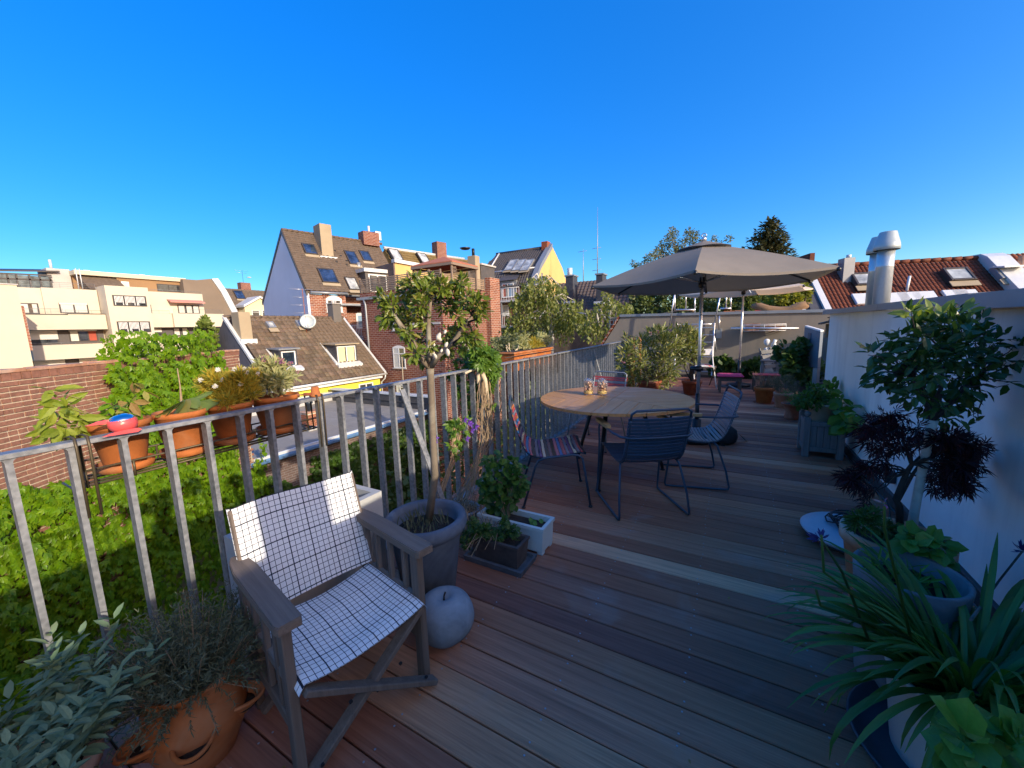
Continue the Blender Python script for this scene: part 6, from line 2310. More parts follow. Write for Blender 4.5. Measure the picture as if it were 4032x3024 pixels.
pr1 = parasol('large taupe hexagonal parasol on an aluminium pole beyond the round table', (-.308, 5.047), 1.268, 1.807, 2.235, -1.554, 'canvas_grey')
pc_ = V(-.308, 5.047, 0)
MB().tube([pc_ + V(0, 0, .05), pc_ + V(0, 0, .52)], .024, 12).build('sleeve', M['black_plastic'], pr1)
zk_ = at(Z4(950, 1350), o=pc_, n=(FWD.x, FWD.y, 0)).z
MB().lathe([(.028, -.035), (.03, -.03), (.03, .03), (.028, .035)], pc_ + V(0, 0, zk_), 14).build('clamp', M['black_plastic'], pr1)
MB().tube([pc_ + V(-.09, -.02, zk_), pc_ + V(.05, -.02, zk_)], .026, 12).build('crank_knob', M['black_plastic'], pr1)
MB().lathe([(.24, 0), (.25, .01), (.25, .035), (.1, .05), (.05, .06), (.05, .2), (.03, .21)], pc_, 20).build('base', M['black_metal'], pr1)
# far parasol: cream, partly behind the first
yf = 9.3
fp = at(Z4(1275, 1200), y=yf)
f0, f1 = at(Z4(1905, 685), y=yf), at(Z4(755, 738), y=yf)
fr_z = (f0.z + f1.z) / 2 - .02
pr2 = parasol('cream parasol at the far end, half hidden behind the taupe one', (fp.x, yf), (f0.x - f1.x) / 2, fr_z, at(Z4(1560, 628), y=yf).z + .12, -1.82, 'canvas_cream')
m = MB()
m.tube([at(Z4(1275, 668), y=yf - 1.2), at(Z4(1340, 690), y=yf - 1.4), at(Z4(1362, 735), y=yf - 1.5)], .006, 5).tube([at(Z4(1300, 668), y=yf - 1.2), at(Z4(1345, 700), y=yf - 1.42), at(Z4(1352, 720), y=yf - 1.5)], .006, 5)
m.build('tie_cord', M['white_plastic'], pr2)
MB().tube([V(fp.x, yf, .05), V(fp.x, yf, .55)], .03, 12).build('sleeve', M['black_plastic'], pr2)
MB().lathe([(.22, 0), (.22, .06), (.05, .08), (.04, .2)], V(fp.x, yf, 0), 18).build('base', M['black_metal'], pr2)
# black weight bags round the parasol foot
R = random.Random(9)
for (x, y, rx, ry, h, rz, lab) in ((-.02, 4.86, .15, .13, .20, .5, 'round black weight bag at the right of the parasol foot, with a strap'), (-.33, 4.72, .20, .11, .13, -.1, 'flat black weight bag lying in front of the parasol foot')):
 t = thing('weight_bag', lab, 'weight bag', (x, y, 0), rz)
 prf = [(.0001, 0), (.7, .0), (.95, .12), (1.0, .4), (.86, .75), (.55, .95), (.2, 1.02), (.0001, 1.0)]
 m = MB().lathe([(a, b * h) for a, b in prf], (0, 0, .001), 20, 0, True, rx, ry, lambda a, z: 1 + .06 * math.sin(3 * a + z * 20) + .03 * math.sin(7 * a))
 m.build('bag', M['black_cloth'], t, False)
 MB().sheet(lambda u, v: (rx * .85 + .2 * u, -.03 + .04 * v + .05 * u, .10 * (1 - u) ** 2 + .012 + .02 * math.sin(u * 5)), 8, 1).build('strap', M['black_cloth'], t, False)

# ---------------------------------------------------------------- pots and planters without plants

def planter_box(t, x0, x1, y0, y1, h, th, mat, taper=0.0, feet=0.0, rim=0.0):
 m = MB()
 fl = feet
 def quad(z, ins):
  return [(x0 + ins, y0 + ins, z), (x1 - ins, y0 + ins, z), (x1 - ins, y1 - ins, z), (x0 + ins, y1 - ins, z)]
 rings = [quad(fl, taper), quad(h - rim, 0), quad(h - rim, -rim * .4), quad(h, -rim * .4), quad(h, th), quad(h * .45, th + taper)]
 vs = [p for r in rings for p in r]
 fs = [(3, 2, 1, 0)]
 for i in range(len(rings) - 1):
  for k in range(4):
   k2 = (k + 1) % 4
   fs.append((i * 4 + k, i * 4 + k2, i * 4 + 4 + k2, i * 4 + 4 + k))
 n = (len(rings) - 1) * 4
 fs.append((n, n + 1, n + 2, n + 3))
 m.add(vs, fs)
 if feet:
  for a, b in ((x0, y0), (x1 - .05, y0), (x0, y1 - .05), (x1 - .05, y1 - .05)):
   m.box((a + taper, b + taper, .001), (a + .05 - taper, b + .05 - taper, fl + .001), 0, .004)
 return m.build('planter', mat, t)

pb = thing('tall_planter', 'tall pale grey fibre cement planter box against the railing behind the armchair', 'planter', (-1.63, .99, 0))
planter_box(pb, -1.752, -1.51, .69, 1.29, .56, .035, M['planter_fibre'])
MB().box((-1.71, .74, .30), (-1.55, 1.24, .44), 0, .01).build('soil', M['soil'], pb)

ap_ = thing('stone_apple', 'grey cast stone apple standing on the deck beside the grey pot', 'ornament', (-1.10, 1.20, 0))
ap0 = at(fr(1200, 2300, .7874)(717, 150), z=.125)
apc = V(ap0.x - .02, ap0.y, 0)
ap_.location = apc
ORG[ap_.name] = apc
prf = []
ra = .13
for k in range(21):
 a = -PI / 2 + PI * k / 20
 rr = ra * (math.cos(a) ** .86 if math.cos(a) > 0 else 0) * (1 + .05 * math.sin(a))
 zz = .108 + .108 * math.sin(a)
 dip = .032 * math.exp(-(rr / .028) ** 2)
 zz += -dip if a > 0 else dip * .6
 prf.append((max(rr, .0005), max(zz, .0)))
MB().lathe(prf, (0, 0, .0), 32, 0, True, 1, 1, lambda a, z: 1 + .018 * math.sin(5 * a) * (1 if z < .16 else .5)).build('body', M['apple_stone'], ap_, False)
MB().tube([(0, 0, .175), (.002, .001, .205), (.008, .003, .224)], [.005, .0035, .0045], 7).build('stem', M['bark_dark'], ap_, False)

bx_ = thing('planter_box', 'weathered square wooden planter box with slatted sides by the white wall', 'planter', (.84, 4.83, 0))
x0, x1, y0, y1, hh = .675, 1.0, 4.64, 4.99, .40
for x in (x0, x1 - .055):
 for y in (y0, y1 - .055):
  MB().box((x, y, 0), (x + .055, y + .055, hh), 0, .005).build('post', M['planter_wood'], bx_)
  MB().lathe([(.012, 0), (.014, .008), (.024, .02), (.028, .036), (.022, .052), (.0001, .062)], (x + .0275, y + .0275, hh + .0), 12).build('finial', M['planter_wood'], bx_)
for (ax, a0, a1, f_, s_) in (('x', x0 + .056, x1 - .056, y0 + .014, 1), ('x', x0 + .056, x1 - .056, y1 - .034, 1), ('y', y0 + .056, y1 - .056, x0 + .014, 1), ('y', y0 + .056, y1 - .056, x1 - .034, 1)):
 for (z0, z1) in ((.06, .105), (.315, .36)):
  if ax == 'x':
   MB().box((a0, f_ - .006, z0), (a1, f_ + .022, z1), 0, .004).build('rail', M['planter_wood'], bx_)
  else:
   MB().box((f_ - .006, a0, z0), (f_ + .022, a1, z1), 0, .004).build('rail', M['planter_wood'], bx_)
 for k in range(4):
  b0, b1_ = a0 + (a1 - a0) * k / 4 + .0015, a0 + (a1 - a0) * (k + 1) / 4 - .0015
  if ax == 'x':
   MB().box((b0, f_, .106), (b1_, f_ + .016, .314), 0, .003).build('panel_board', M['planter_wood'], bx_)
  else:
   MB().box((f_, b0, .106), (f_ + .016, b1_, .314), 0, .003).build('panel_board', M['planter_wood'], bx_)
MB().box((x0 + .04, y0 + .04, .08), (x1 - .04, y1 - .04, .30)).build('base', M['soil'], bx_)

dl = thing('serving_tray', 'round pale enamelled tray lying on the deck by the white wall', 'tray', (.70, 2.93, 0))
MB().lathe([(.10, 0), (.22, .012), (.262, .045), (.268, .056), (.262, .062), (.2, .064), (.0001, .066)], (.715, 2.93, .001), 40).build('disc', M['disc_zinc'], dl)
MB().lathe([(.101, .0), (.221, .010), (.264, .04), (.2, .03), (.09, .012)], (.715, 2.93, .0), 40).build('underside', M['dark_saucer'], dl)
cbt = thing('cable_tangle', 'tangled black cable heap lying on the round pale tray', 'cable', (.76, 2.98, .067))
R = random.Random(17)
for k in range(5):
 pts = []
 c0 = V(.745 + R.uniform(-.06, .06), 2.99 + R.uniform(-.06, .07), .072)
 for i in range(46):
  a = i * .45 + k
  rr = .05 + .06 * abs(math.sin(i * .21 + k * 1.7))
  pts.append(c0 + V(rr * math.cos(a) * 1.25, rr * math.sin(a), .006 + .05 * abs(math.sin(i * .37 + k)) * (1 - rr * 3)))
 MB().tube(pts, .0045, 5).build('cable', M['black_plastic'], cbt)
for k in range(6):
 c0 = V(.745 + R.uniform(-.07, .09), 2.99 + R.uniform(-.06, .07), .085 + R.uniform(0, .04))
 MB().lathe([(.0001, -.015), (.012, -.012), (.014, .012), (.008, .02), (.0001, .022)], c0, 9).build('lamp_socket', M['black_plastic'] if k % 3 else M['white_plastic'], cbt)

# stools
def stool(label, c, w, d, h, legmat, seat, rz=0, cush=None):
 t = thing('stool', label, 'stool', c, rz)
 for sx in (-1, 1):
  for sy in (-1, 1):
   MB().box((sx * w / 2 - .018, sy * d / 2 - .018, 0), (sx * w / 2 + .018, sy * d / 2 + .018, h - .021), 0, .003).build('leg', M[legmat], t, False)
 for sy in (-1, 1):
  MB().box((-w / 2 + .019, sy * d / 2 - .01, h - .075), (w / 2 - .019, sy * d / 2 + .01, h - .021), 0, .003).build('apron', M[legmat], t, False)
 for sx in (-1, 1):
  MB().box((sx * w / 2 - .01, -d / 2 + .019, h - .075), (sx * w / 2 + .01, d / 2 - .019, h - .021), 0, .003).build('apron', M[legmat], t, False)
 n = 4
 for k in range(n):
  a, b = -d / 2 - .025 + (d + .05) * k / n + .003, -d / 2 - .025 + (d + .05) * (k + 1) / n - .003
  MB().box((-w / 2 - .025, a, h - .02), (w / 2 + .025, b, h), 0, .003).build('seat_slat', M[seat], t, False)
 return t

stool('small weathered wooden stool under a pink cushion at the far end', (.03, 8.55, 0), .34, .27, .30, 'grey_wood', 'grey_wood', .08)
cu = thing('seat_cushion', 'pink tufted cushion lying on the wooden stool', 'cushion', (.03, 8.55, .301), .08)
def cfn(u, v, top=True):
 x, y = (-.225 + .45 * u), (-.19 + .38 * v)
 e = min(1, (1 - max(abs(2 * u - 1), abs(2 * v - 1))) * 6)
 z = .018 + (.03 if top else -.017) * math.sqrt(max(0, e))
 if top:
  for a, b in ((.3, .3), (.7, .3), (.3, .7), (.7, .7), (.5, .5)):
   z -= .014 * math.exp(-((u - a) ** 2 + (v - b) ** 2) / .004)
 return (x, y, z)
MB().sheet(lambda u, v: cfn(u, v), 24, 20).sheet(lambda u, v: cfn(1 - u, v, False), 24, 20).build('cover', M['pink_cushion'], cu, False)
stool('pink topped low bench half hidden behind the terracotta pot of dry grass', at(Z7(835, 830), z=0) + V(.06, .35, 0), .38, .24, .33, 'grey_wood', 'pink_paint', .05)

# small slatted armchair at the far right, grey
ac = thing('garden_armchair', 'grey wooden slatted armchair beside the statue at the far end', 'chair', at(Z7(1000, 650), y=9.6) * 1.0, math.radians(60))
acl = at(Z7(1010, 600), y=9.6)
ac.location = (acl.x + .05, 9.6, 0)
for sx in (-1, 1):
 for y, h in ((-.22, .52), (.24, .52)):
  MB().box((sx * .26 - .02, y - .025, 0), (sx * .26 + .02, y + .025, h), 0, .004).build('leg', M['planter_wood'], ac, False)
 MB().box((sx * .26 - .045, -.28, .521), (sx * .26 + .045, .28, .545), 0, .005).build('armrest', M['planter_wood'], ac, False)
for k in range(5):
 MB().box((-.238, -.24 + .09 * k, .30 - .012 * k), (.238, -.16 + .09 * k, .32 - .012 * k), 0, .003).build('seat_slat', M['planter_wood'], ac, False)
for k in range(4):
 MB().bar((-.24, .21 + .03 * k, .40 + .10 * k), (.24, .21 + .03 * k, .40 + .10 * k), .018, .08, 0, .003, (0, .28, 1)).build('back_slat', M['planter_wood'], ac, False)
for sx in (-1, 1):
 MB().bar((sx * .2, .24, .30), (sx * .2, .35, .78), .04, .025, 0, .003, (0, 1, 0)).build('back_post', M['planter_wood'], ac, False)

# white folding chair with magazine behind the oleander
fc = thing('folding_chair', 'white folding chair behind the oleander at the end of the terrace', 'chair', (-.45, 9.0, 0), math.radians(15))
wm = M['white_paint']
for sx in (-1, 1):
 MB().tube([(sx * .2, -.24, .0), (sx * .2, .1, .44), (sx * .2, .2, .62), (sx * .2, .26, .84)], .012, 8).build('leg', wm, fc, False)
 MB().tube([(sx * .175, .26, .0), (sx * .175, -.2, .46)], .012, 8).build('leg', M['grey_wood'], fc, False)
MB().sheet(lambda u, v: (-.19 + .38 * u, -.22 + .36 * v, .45 - .01 * math.sin(PI * v)), 6, 6).sheet(lambda u, v: (.19 - .38 * u, -.22 + .36 * v, .432 - .01 * math.sin(PI * v)), 6, 6).build('seat', wm, fc, False)
m = MB().box((-.2, .235, .76), (.2, .255, .79), 0, .004).box((-.2, .235, .66), (.2, .255, .69), 0, .004).box((-.2, .236, .69), (-.06, .254, .76), 0, .004).box((.06, .236, .69), (.2, .254, .76), 0, .004)
m.build('back_panel', wm, fc, False)
mg = thing('magazine', 'white and red magazine lying on the white folding chair', 'magazine', (-.5, 8.95, .452), math.radians(30))
MB().box((-.16, -.11, 0), (.10, .11, .012), 0, .003).build('cover', wm, mg, False)
MB().box((.101, -.11, 0), (.16, .11, .0125), 0, .003).build('red_strip', M['red_lacquer'], mg, False)

# aluminium ladder and hand rails at the end wall
ld_ = thing('roof_ladder', 'aluminium ladder with hand rails climbing over the grey end wall', 'ladder', (-.75, EY - .15, 0))
yl = EY - .28
def pz4(x, y, Y=yl):
 return at(Z4(x, y), y=Y)
tA, tB = pz4(760, 985), pz4(1065, 980)
for p in (tA, tB):
 MB().bar(V(p.x, yl - .35, .0), V(p.x, yl, p.z), .03, .075, 0, .005, (0, 1, 0)).build('stile', M['alu'], ld_)
for k in range(7):
 f_ = (k + .55) / 7.2
 z = tA.z * f_
 y = yl - .35 * (1 - f_)
 MB().bar((tA.x + .015, y, z), (tB.x - .015, y, z), .045, .022, 0, .004).build('rung', M['alu'], ld_)
MB().tube([V(tA.x, yl, tA.z - .02), V(tB.x, yl, tB.z - .02)], .014, 8).build('rung', M['alu'], ld_)
for (ax, ay, bx2, by2, Y) in ((745, 700, 698, 1005, yl), (1117, 728, 1065, 985, yl), (1055, 1040, 1080, 1215, yl - .1)):
 MB().tube([pz4(ax, ay, Y), pz4(bx2, by2, Y)], .018, 8).build('hand_rail', M['alu'], ld_)
for (ax, ay, ay2) in ((742, 700, 930), (906, 735, 915), (833, 700, 865), (1105, 920, 1035), (1200, 725, 890), (1162, 720, 862)):
 Y = EY + (.2 if ay < 760 else -.1)
 MB().tube([pz4(ax, ay, Y), pz4(ax - 3, ay2, Y)], .017, 8).build('upright', M['alu'], ld_)
for (ax, bx2, ay) in ((750, 908, 870), (1112, 1200, 860)):
 MB().tube([pz4(ax, ay, EY + .18), pz4(bx2, ay, EY + .18)], .02, 8).build('cross_rail', M['alu'], ld_)
p = pz4(1100, 1065, EY - .03)
MB().box((p.x - .07, EY - .04, p.z - .13), (p.x + .07, EY - .005, p.z + .13), 0, .005).build('wall_plate', M['zinc'], ld_)
tw = thing('plank_step', 'warped board lying on top of the grey end wall behind the ladder', 'board', pz4(780, 905, EY + .2))
a_, c_ = pz4(640, 912, EY + .2), pz4(900, 912, EY + .2)
MB().sheet(lambda u, v: (a_.x + (c_.x - a_.x) * u, EY + .02 + .3 * v, a_.z + .02 + .07 * math.sin(PI * u * .8) + .03 * v), 10, 3).sheet(lambda u, v: (a_.x + (c_.x - a_.x) * (1 - u), EY + .02 + .3 * v, a_.z + .0 + .07 * math.sin(PI * (1 - u) * .8) + .03 * v), 10, 3).build('board', M['driftwood'], tw)

# wall shelf with two trough planters and the pole in front
sh = thing('wall_trough', 'wire rack with two terracotta troughs hung on the grey end wall', 'planter', pz4(1460, 1030, EY - .2))
for xa, xb in ((1310, 1440), (1480, 1640)):
 a_, c_ = pz4(xa, 1005, EY - .2), pz4(xb, 988, EY - .2)
 m = MB()
 m.prism([(a_.x + .03, EY - .28, a_.z - .12), (c_.x - .03, EY - .28, a_.z - .12), (c_.x, EY - .3, c_.z + .02), (a_.x, EY - .3, c_.z + .02)], (0, .2, 0))
 m.build('trough', M['terra_pale'], sh)
 MB().box((a_.x + .02, EY - .28, c_.z + .021), (c_.x - .02, EY - .12, c_.z + .024)).build('soil', M['soil'], sh)
a_, c_ = pz4(1300, 1045, EY - .3), pz4(1650, 985, EY - .3)
m = MB()
for z in (a_.z, (a_.z + c_.z) / 2 + .05, c_.z):
 m.tube([(a_.x, EY - .32, z), (c_.x, EY - .32, z), (c_.x, EY - .02, z)], .008, 6)
 m.tube([(a_.x, EY - .32, z), (a_.x, EY - .02, z)], .008, 6)
for k in range(5):
 x = a_.x + (c_.x - a_.x) * k / 4
 m.tube([(x, EY - .32, a_.z), (x, EY - .32, c_.z)], .006, 5)
m.build('wire_rack', M['zinc_light'], sh)
pl0, pl1 = pz4(1197, 1022, EY - .5), pz4(1752, 1022, EY - .5)
ob_ = thing('steel_tube', 'long steel tube held in front of the wall troughs', 'tube', (pl0 + pl1) / 2)
MB().tube([pl0, pl1], .024, 12).build('tube', M['alu'], ob_)
for x in (.25, .8):
 p = pl0.lerp(pl1, x)
 MB().bar(p, V(p.x, EY - .005, p.z - .02), .03, .012).build('bracket', M['zinc'], ob_)
# driftwood, red box and small boxes on the end wall
R = random.Random(2)
dw = thing('driftwood_log', 'long bent driftwood log lying on top of the grey end wall', 'driftwood', pz4(1600, 880, EY + .2))
ctrl = [(1365, 840), (1430, 845), (1500, 872), (1590, 885), (1680, 880), (1750, 850), (1800, 835), (1832, 850)]
pts = [pz4(x, y, EY + .1) for x, y in ctrl]
MB().tube(pts, [.05, .10, .11, .12, .12, .12, .10, .03], 12).build('log', M['driftwood'], dw)
for a, b, r_ in (((1790, 830), (1845, 815), .04), ((1440, 835), (1400, 815), .035), ((1700, 850), (1740, 818), .05)):
 MB().tube([pz4(*a, EY + .1), pz4(*b, EY + .05)], [r_, r_ * .4], 8).build('knot', M['driftwood'], dw)
for xa, xb, yt_, mt, nm, lab in ((1395, 1470, 880, 'red_lacquer', 'storage_box', 'red plastic box under the driftwood on the end wall'), (1640, 1800, 872, 'white_plastic', 'storage_box', 'pale plastic box under the right end of the driftwood'), (1140, 1225, 885, 'terra', 'trough', 'orange terracotta trough on top of the end wall, left one'), (1232, 1300, 880, 'terra_pale', 'trough', 'pale orange trough on top of the end wall beside the far parasol pole')):
 a_, c_ = pz4(xa, 905, EY + .12), pz4(xb, yt_, EY + .12)
 t = thing(nm, lab, 'box' if nm == 'storage_box' else 'planter', (a_ + c_) / 2 - V(0, 0, .05))
 MB().prism([(a_.x + .02, EY + .06, a_.z - .03), (c_.x - .02, EY + .06, a_.z - .03), (c_.x, EY + .04, c_.z), (a_.x, EY + .04, c_.z)], (0, .28, 0)).build('body', M[mt], t)
 MB().box((a_.x - .01, EY + .03, c_.z + .001), (c_.x + .01, EY + .33, c_.z + .02), 0, .004).build('rim', M[mt], t)

# statue of two heads near the end wall
R = random.Random(7)
YS = 10.4
st = thing('bust_statue', 'white painted bust of an embracing pair in front of the end wall', 'statue', at(Z7(910, 640), y=YS))
ps = lambda x, y: at(Z7(x, y), y=YS)
sc_ = (ps(980, 400) - ps(850, 400)).x
cxs = ps(905, 400).x
zt0, zt1 = ps(905, 560).z, ps(905, 385).z
MB().lathe([(.10, 0), (.13, .05), (.15, .25), (.135, .4), (.10, .52), (.075, .6), (.06, .66)], (cxs, YS, max(0, zt1 - .66)), 20, 0, True, 1, .7).build('torso', M['bone'] if False else M['planter_fibre'], st)
ph = [(870, 250, 25), (880, 300, 26), (905, 345, 26), (930, 350, 22), (955, 300, 26), (970, 255, 20)]
m = MB()
for (x, y, r_) in ((885, 270, 30), (955, 300, 26)):
 c = ps(x, y)
 rr = r_ * .3616 / F_PX * (c - EYE).dot(FWD)
 prf = [(max(.001, rr * math.cos(a) * (1 + .12 * math.sin(a))), rr * 1.25 * math.sin(a)) for a in [-PI / 2 + PI * k / 10 for k in range(11)]]
 m.lathe(prf, c, 16, 0, True, 1, .85)
m.build('head', M['white_paint'], st, kind='stuff')
m = MB()
for path in (((865, 330), (885, 365), (912, 385)), ((912, 385), (945, 350), (982, 320), (960, 290)), ((978, 240), (960, 275), (935, 320)), ((900, 330), (915, 350), (940, 330))):
 m.tube([ps(*q) + V(0, -.03, 0) for q in path], [.035] + [.03] * (len(path) - 2) + [.018], 8)
m.build('arm', M['white_paint'], st, kind='stuff')

# tall panel screen and bird box at the end of the white wall
YP = 7.6
pn = thing('panel_screen', 'tall blue-grey panel standing at the end of the white wall', 'screen', at(Z5(345, 1200), y=YP))
q = [at(Z5(283, 1012), y=YP + .5), at(Z5(412, 1050), y=YP - .15), at(Z5(402, 1240), y=YP - .15), at(Z5(283, 1200), y=YP + .5)]
a_, c_ = V(q[0].x, q[0].y, 0), V(q[1].x, q[1].y, 0)
MB().prism([V(a_.x, a_.y, .6), V(c_.x, c_.y, .6), V(c_.x, c_.y, q[1].z), V(a_.x, a_.y, q[0].z)], V(.05, .09, 0)).build('panel', plain('blue_grey_panel', (.17, .20, .24), .6, 0, .1, 2), pn)
MB().prism([V(a_.x, a_.y - .004, .0), V(a_.x + .04, a_.y - .03, .0), V(a_.x + .04, a_.y - .03, .6), V(a_.x, a_.y - .004, .6)], V(.05, .08, 0)).build('leg', M['zinc'], pn)
MB().prism([V(c_.x - .05, c_.y + .03, .0), V(c_.x, c_.y, .0), V(c_.x, c_.y, .599), V(c_.x - .05, c_.y + .03, .599)], V(.05, .08, 0)).build('leg', M['zinc'], pn)
u_ = (c_ - a_)
n_ = V(u_.y, -u_.x, 0).normalized()
pcn = a_ + u_ * .28 + n_ * .002
zz = at(Z5(320, 1110), y=YP + .3).z
m = MB()
m.prism([pcn + V(0, 0, zz - .12), pcn + u_ * .2 + V(0, 0, zz - .12), pcn + u_ * .2 + V(0, 0, zz + .1), pcn + V(0, 0, zz + .1)], n_ * .006)
m.build('patch', plain('dark_patch', (.10, .12, .15), .6), pn)
MB().prism([V(a_.x, a_.y, q[0].z + .001), V(c_.x, c_.y, q[1].z + .001), V(c_.x, c_.y, q[1].z + .025), V(a_.x, a_.y, q[0].z + .025)], V(.055, .095, 0)).build('top_edge', M['white_paint'], pn)
YB = 6.5
bb = thing('nest_box', 'brown wooden nest box fixed to the end of the white wall', 'nest box', at(Z5(470, 1040), y=YB))
a_, c_ = at(Z5(445, 1095), y=YB), at(Z5(500, 985), y=YB)
MB().box((a_.x, YB - .10, a_.z), (c_.x, YB - .0, c_.z), 0, .004).build('box', M['driftwood'], bb)
r0_, r1_ = at(Z5(408, 985), y=YB - .1), at(Z5(508, 968), y=YB - .1)
MB().prism([(r0_.x, YB - .18, r0_.z - .01), (r1_.x, YB - .18, r1_.z), (r1_.x, YB - .18, r1_.z + .02), (r0_.x, YB - .18, r0_.z + .01)], (0, .2, 0)).build('roof', M['grey_wood'], bb)
MB().lathe([(.016, 0), (.016, .002), (.0001, .002)], (0, 0, 0), 10).build('entrance', M['black_plastic'], bb, False).matrix_local = Matrix.Translation(V((a_.x + c_.x) / 2, YB - .102, (a_.z + c_.z) / 2 + .02) - wloc(bb)) @ Matrix.Rotation(PI / 2, 4, 'X')
MB().tube([at(Z5(470, 934), y=YB + .0), at(Z5(510, 934), y=YB + .02)], .006, 5).tube([at(Z5(490, 934), y=YB), at(Z5(482, 965), y=YB)], .004, 5).build('hanger', M['black_metal'], bb)
mt_ = thing('mat', 'dark grey mat lying on the deck behind the stool', 'mat', at(Z7(560, 760), z=0))
m0 = at(Z7(560, 755), z=0)
MB().lathe([(.0001, .003), (.42, .003), (.42, .008), (.0001, .009)], m0, 30, 0, True, 1.0, .6).build('mat', M['dark_felt'], mt_)
# reed rolls tied to the railing end
for xa, xb, yt_, yb_, lab, yy in ((352, 418, 1105, 1400, 'thicker reed screen roll tied to the far railing', 0), (442, 470, 1095, 1420, 'thin reed screen roll tied to the far railing', 0)):
 p0 = at(Z4((xa + xb) / 2, yt_), x=RAILX + .10)
 wd = (xb - xa) / 2 * .4822 / F_PX * (p0 - EYE).dot(FWD)
 t = thing('reed_roll', lab, 'reed screen', V(p0.x, p0.y, .1))
 m = MB()
 for k in range(14):
  a = 2 * PI * k / 14
  for rr_ in (.75, .4):
   m.tube([V(p0.x + wd * rr_ * math.cos(a + rr_), p0.y + wd * rr_ * math.sin(a + rr_), .08), V(p0.x + wd * rr_ * math.cos(a + rr_ + .1), p0.y + wd * rr_ * math.sin(a + rr_ + .1), p0.z + R.uniform(-.03, .02))], wd * .27, 5)
 m.build('reeds', M['reed'], t, kind='stuff', col=(1.2, 1.1, 1))
 for z in (.35, .75, p0.z - .12):
  MB().tube([V(p0.x + wd * 1.04 * math.cos(a), p0.y + wd * 1.04 * math.sin(a), z) for a in [2 * PI * k / 14 for k in range(15)]], .006, 5).build('binding', M['raffia'], t)
# ---------------------------------------------------------------- plants
HF = V(FWD.x, FWD.y, 0).normalized()

def on(o):
 """Upright plane through o that faces the camera."""
 o = Vector(o)
 return lambda uv, d=0.0: at(uv, o=o + HF * d, n=HF)

def pxm(p):
 return (p - EYE).dot(FWD) / F_PX

def clumps(R, pl, zf, lst, n, size, dj=.12, sc=.4822, droop=.3, flat=.4, wid=1.0, outc=None, shell=.5):
 """Leaves in clumps given as (x, y, r) seen through the zoom zf on the plane pl."""
 cs = []
 for e in lst:
  p0 = pl(zf(e[0], e[1]))
  d = (e[3] if len(e) > 3 else R.uniform(-1, 1) * dj)
  p = pl(zf(e[0], e[1]), d)
  cs.append((p, e[2] * sc * pxm(p)))
 tot = sum(r * r for _, r in cs)
 mid = outc or sum((c for c, _ in cs), V(0, 0, 0)) / len(cs)
 xs = []
 for c, r in cs:
  for _ in range(max(3, int(n * r * r / tot))):
   d = rdir(R)
   q = c + d * r * (shell + (1 - shell) * R.random() if R.random() < .7 else R.random())
   o = (q - c).normalized() * .7 + (q - mid).normalized() * .4 + rdir(R) * .7 + V(0, 0, -droop)
   up = V(0, 0, 1) * flat + (EYE - q).normalized() * .25 + SUN * .25 + rdir(R) * .55
   xs.append((q, o, up, size * R.uniform(.65, 1.25), wid))
 return xs, cs

def limbs(t, base, cs, R, r0, mat, name='branch', via=None, split=6):
 m = MB()
 for c, r in cs:
  a = Vector(base)
  mid = a.lerp(c, .5) + rdir(R) * (c - a).length * .08 + V(0, 0, (c - a).length * .06)
  m.tube([a, a.lerp(mid, .5) + rdir(R) * .01, mid, c], [r0, r0 * .75, r0 * .5, r0 * .18], 5, cap=False)
 return m.build(name, M[mat], t, kind='stuff')

def pot(t, c, r, h, mat, rb=.72, lip=.12, soil=.86, n=28, saucer=None, name='pot', tw=1.06):
 th = r * .1
 lipz = h * (1 - lip)
 prof = [(r * rb * .96, 0), (r * rb, .004), (r * .97, lipz), (r * tw, lipz + .003), (r * tw, h - .006), (r * (tw - .03), h), (r * .93, h), (r * .9, h - .008), (r * .88, h * soil - .002)]
 o = MB().lathe(prof, c, n).build(name, M[mat], t)
 MB().lathe([(r * .875, h * soil - .03), (r * .87, h * soil), (r * .4, h * soil + .006), (.0001, h * soil + .008)], c, n, 0, True, 1, 1, lambda a, z: 1).build('soil', M['soil'], t)
 if saucer:
  MB().lathe([(r * rb, -.016), (r * rb * 1.35, -.012), (r * rb * 1.42, .014), (r * rb * 1.34, .014), (r * rb * 1.28, -.006), (r * rb, -.008)], c, n).build('saucer', M[saucer], t)
 return o

# --- standard tree in the big grey pot
R = random.Random(41)
gp = V(-1.29, 1.36, 0)
t = thing('standard_tree', 'small standard tree with a lichen-spotted trunk in a blue-grey pot by the railing', 'potted tree', gp)
MB().lathe([(.112, 0), (.125, .01), (.172, .36), (.176, .372), (.2, .385), (.207, .41), (.2, .44), (.185, .448), (.165, .44), (.158, .41), (.155, .36)], gp, 40).build('pot', M['blue_grey_pot'], t)
MB().lathe([(.15, .34), (.155, .372), (.08, .382), (.0001, .385)], gp, 24).build('soil', M['soil'], t)
pl = on(gp)
tr = [gp + V(-.03, .05, .37)] + [pl(ZT(x, y), .03) for x, y in ((512, 1600), (500, 1400), (490, 1200), (484, 1000), (478, 860), (476, 780))]
MB().tube(tr, [.022, .019, .018, .0175, .017, .017, .02], 10).build('trunk', M['bark_lichen'], t)
fork = tr[-1]
L1 = [pl(ZT(x, y), d) for x, y, d in ((465, 600, 0), (462, 420, .02), (480, 260, .0))]
L2 = [pl(ZT(x, y), d) for x, y, d in ((540, 680, -.02), (640, 600, 0), (760, 430, .03), (800, 380, .05))]
L3 = [pl(ZT(x, y), d) for x, y, d in ((430, 740, 0), (330, 560, -.04), (240, 440, -.06), (170, 330, -.05))]
for L in (L1, L2, L3):
 MB().tube([fork] + L, [.015] + [.012] * (len(L) - 1) + [.006], 8).build('limb', M['bark_lichen'], t)
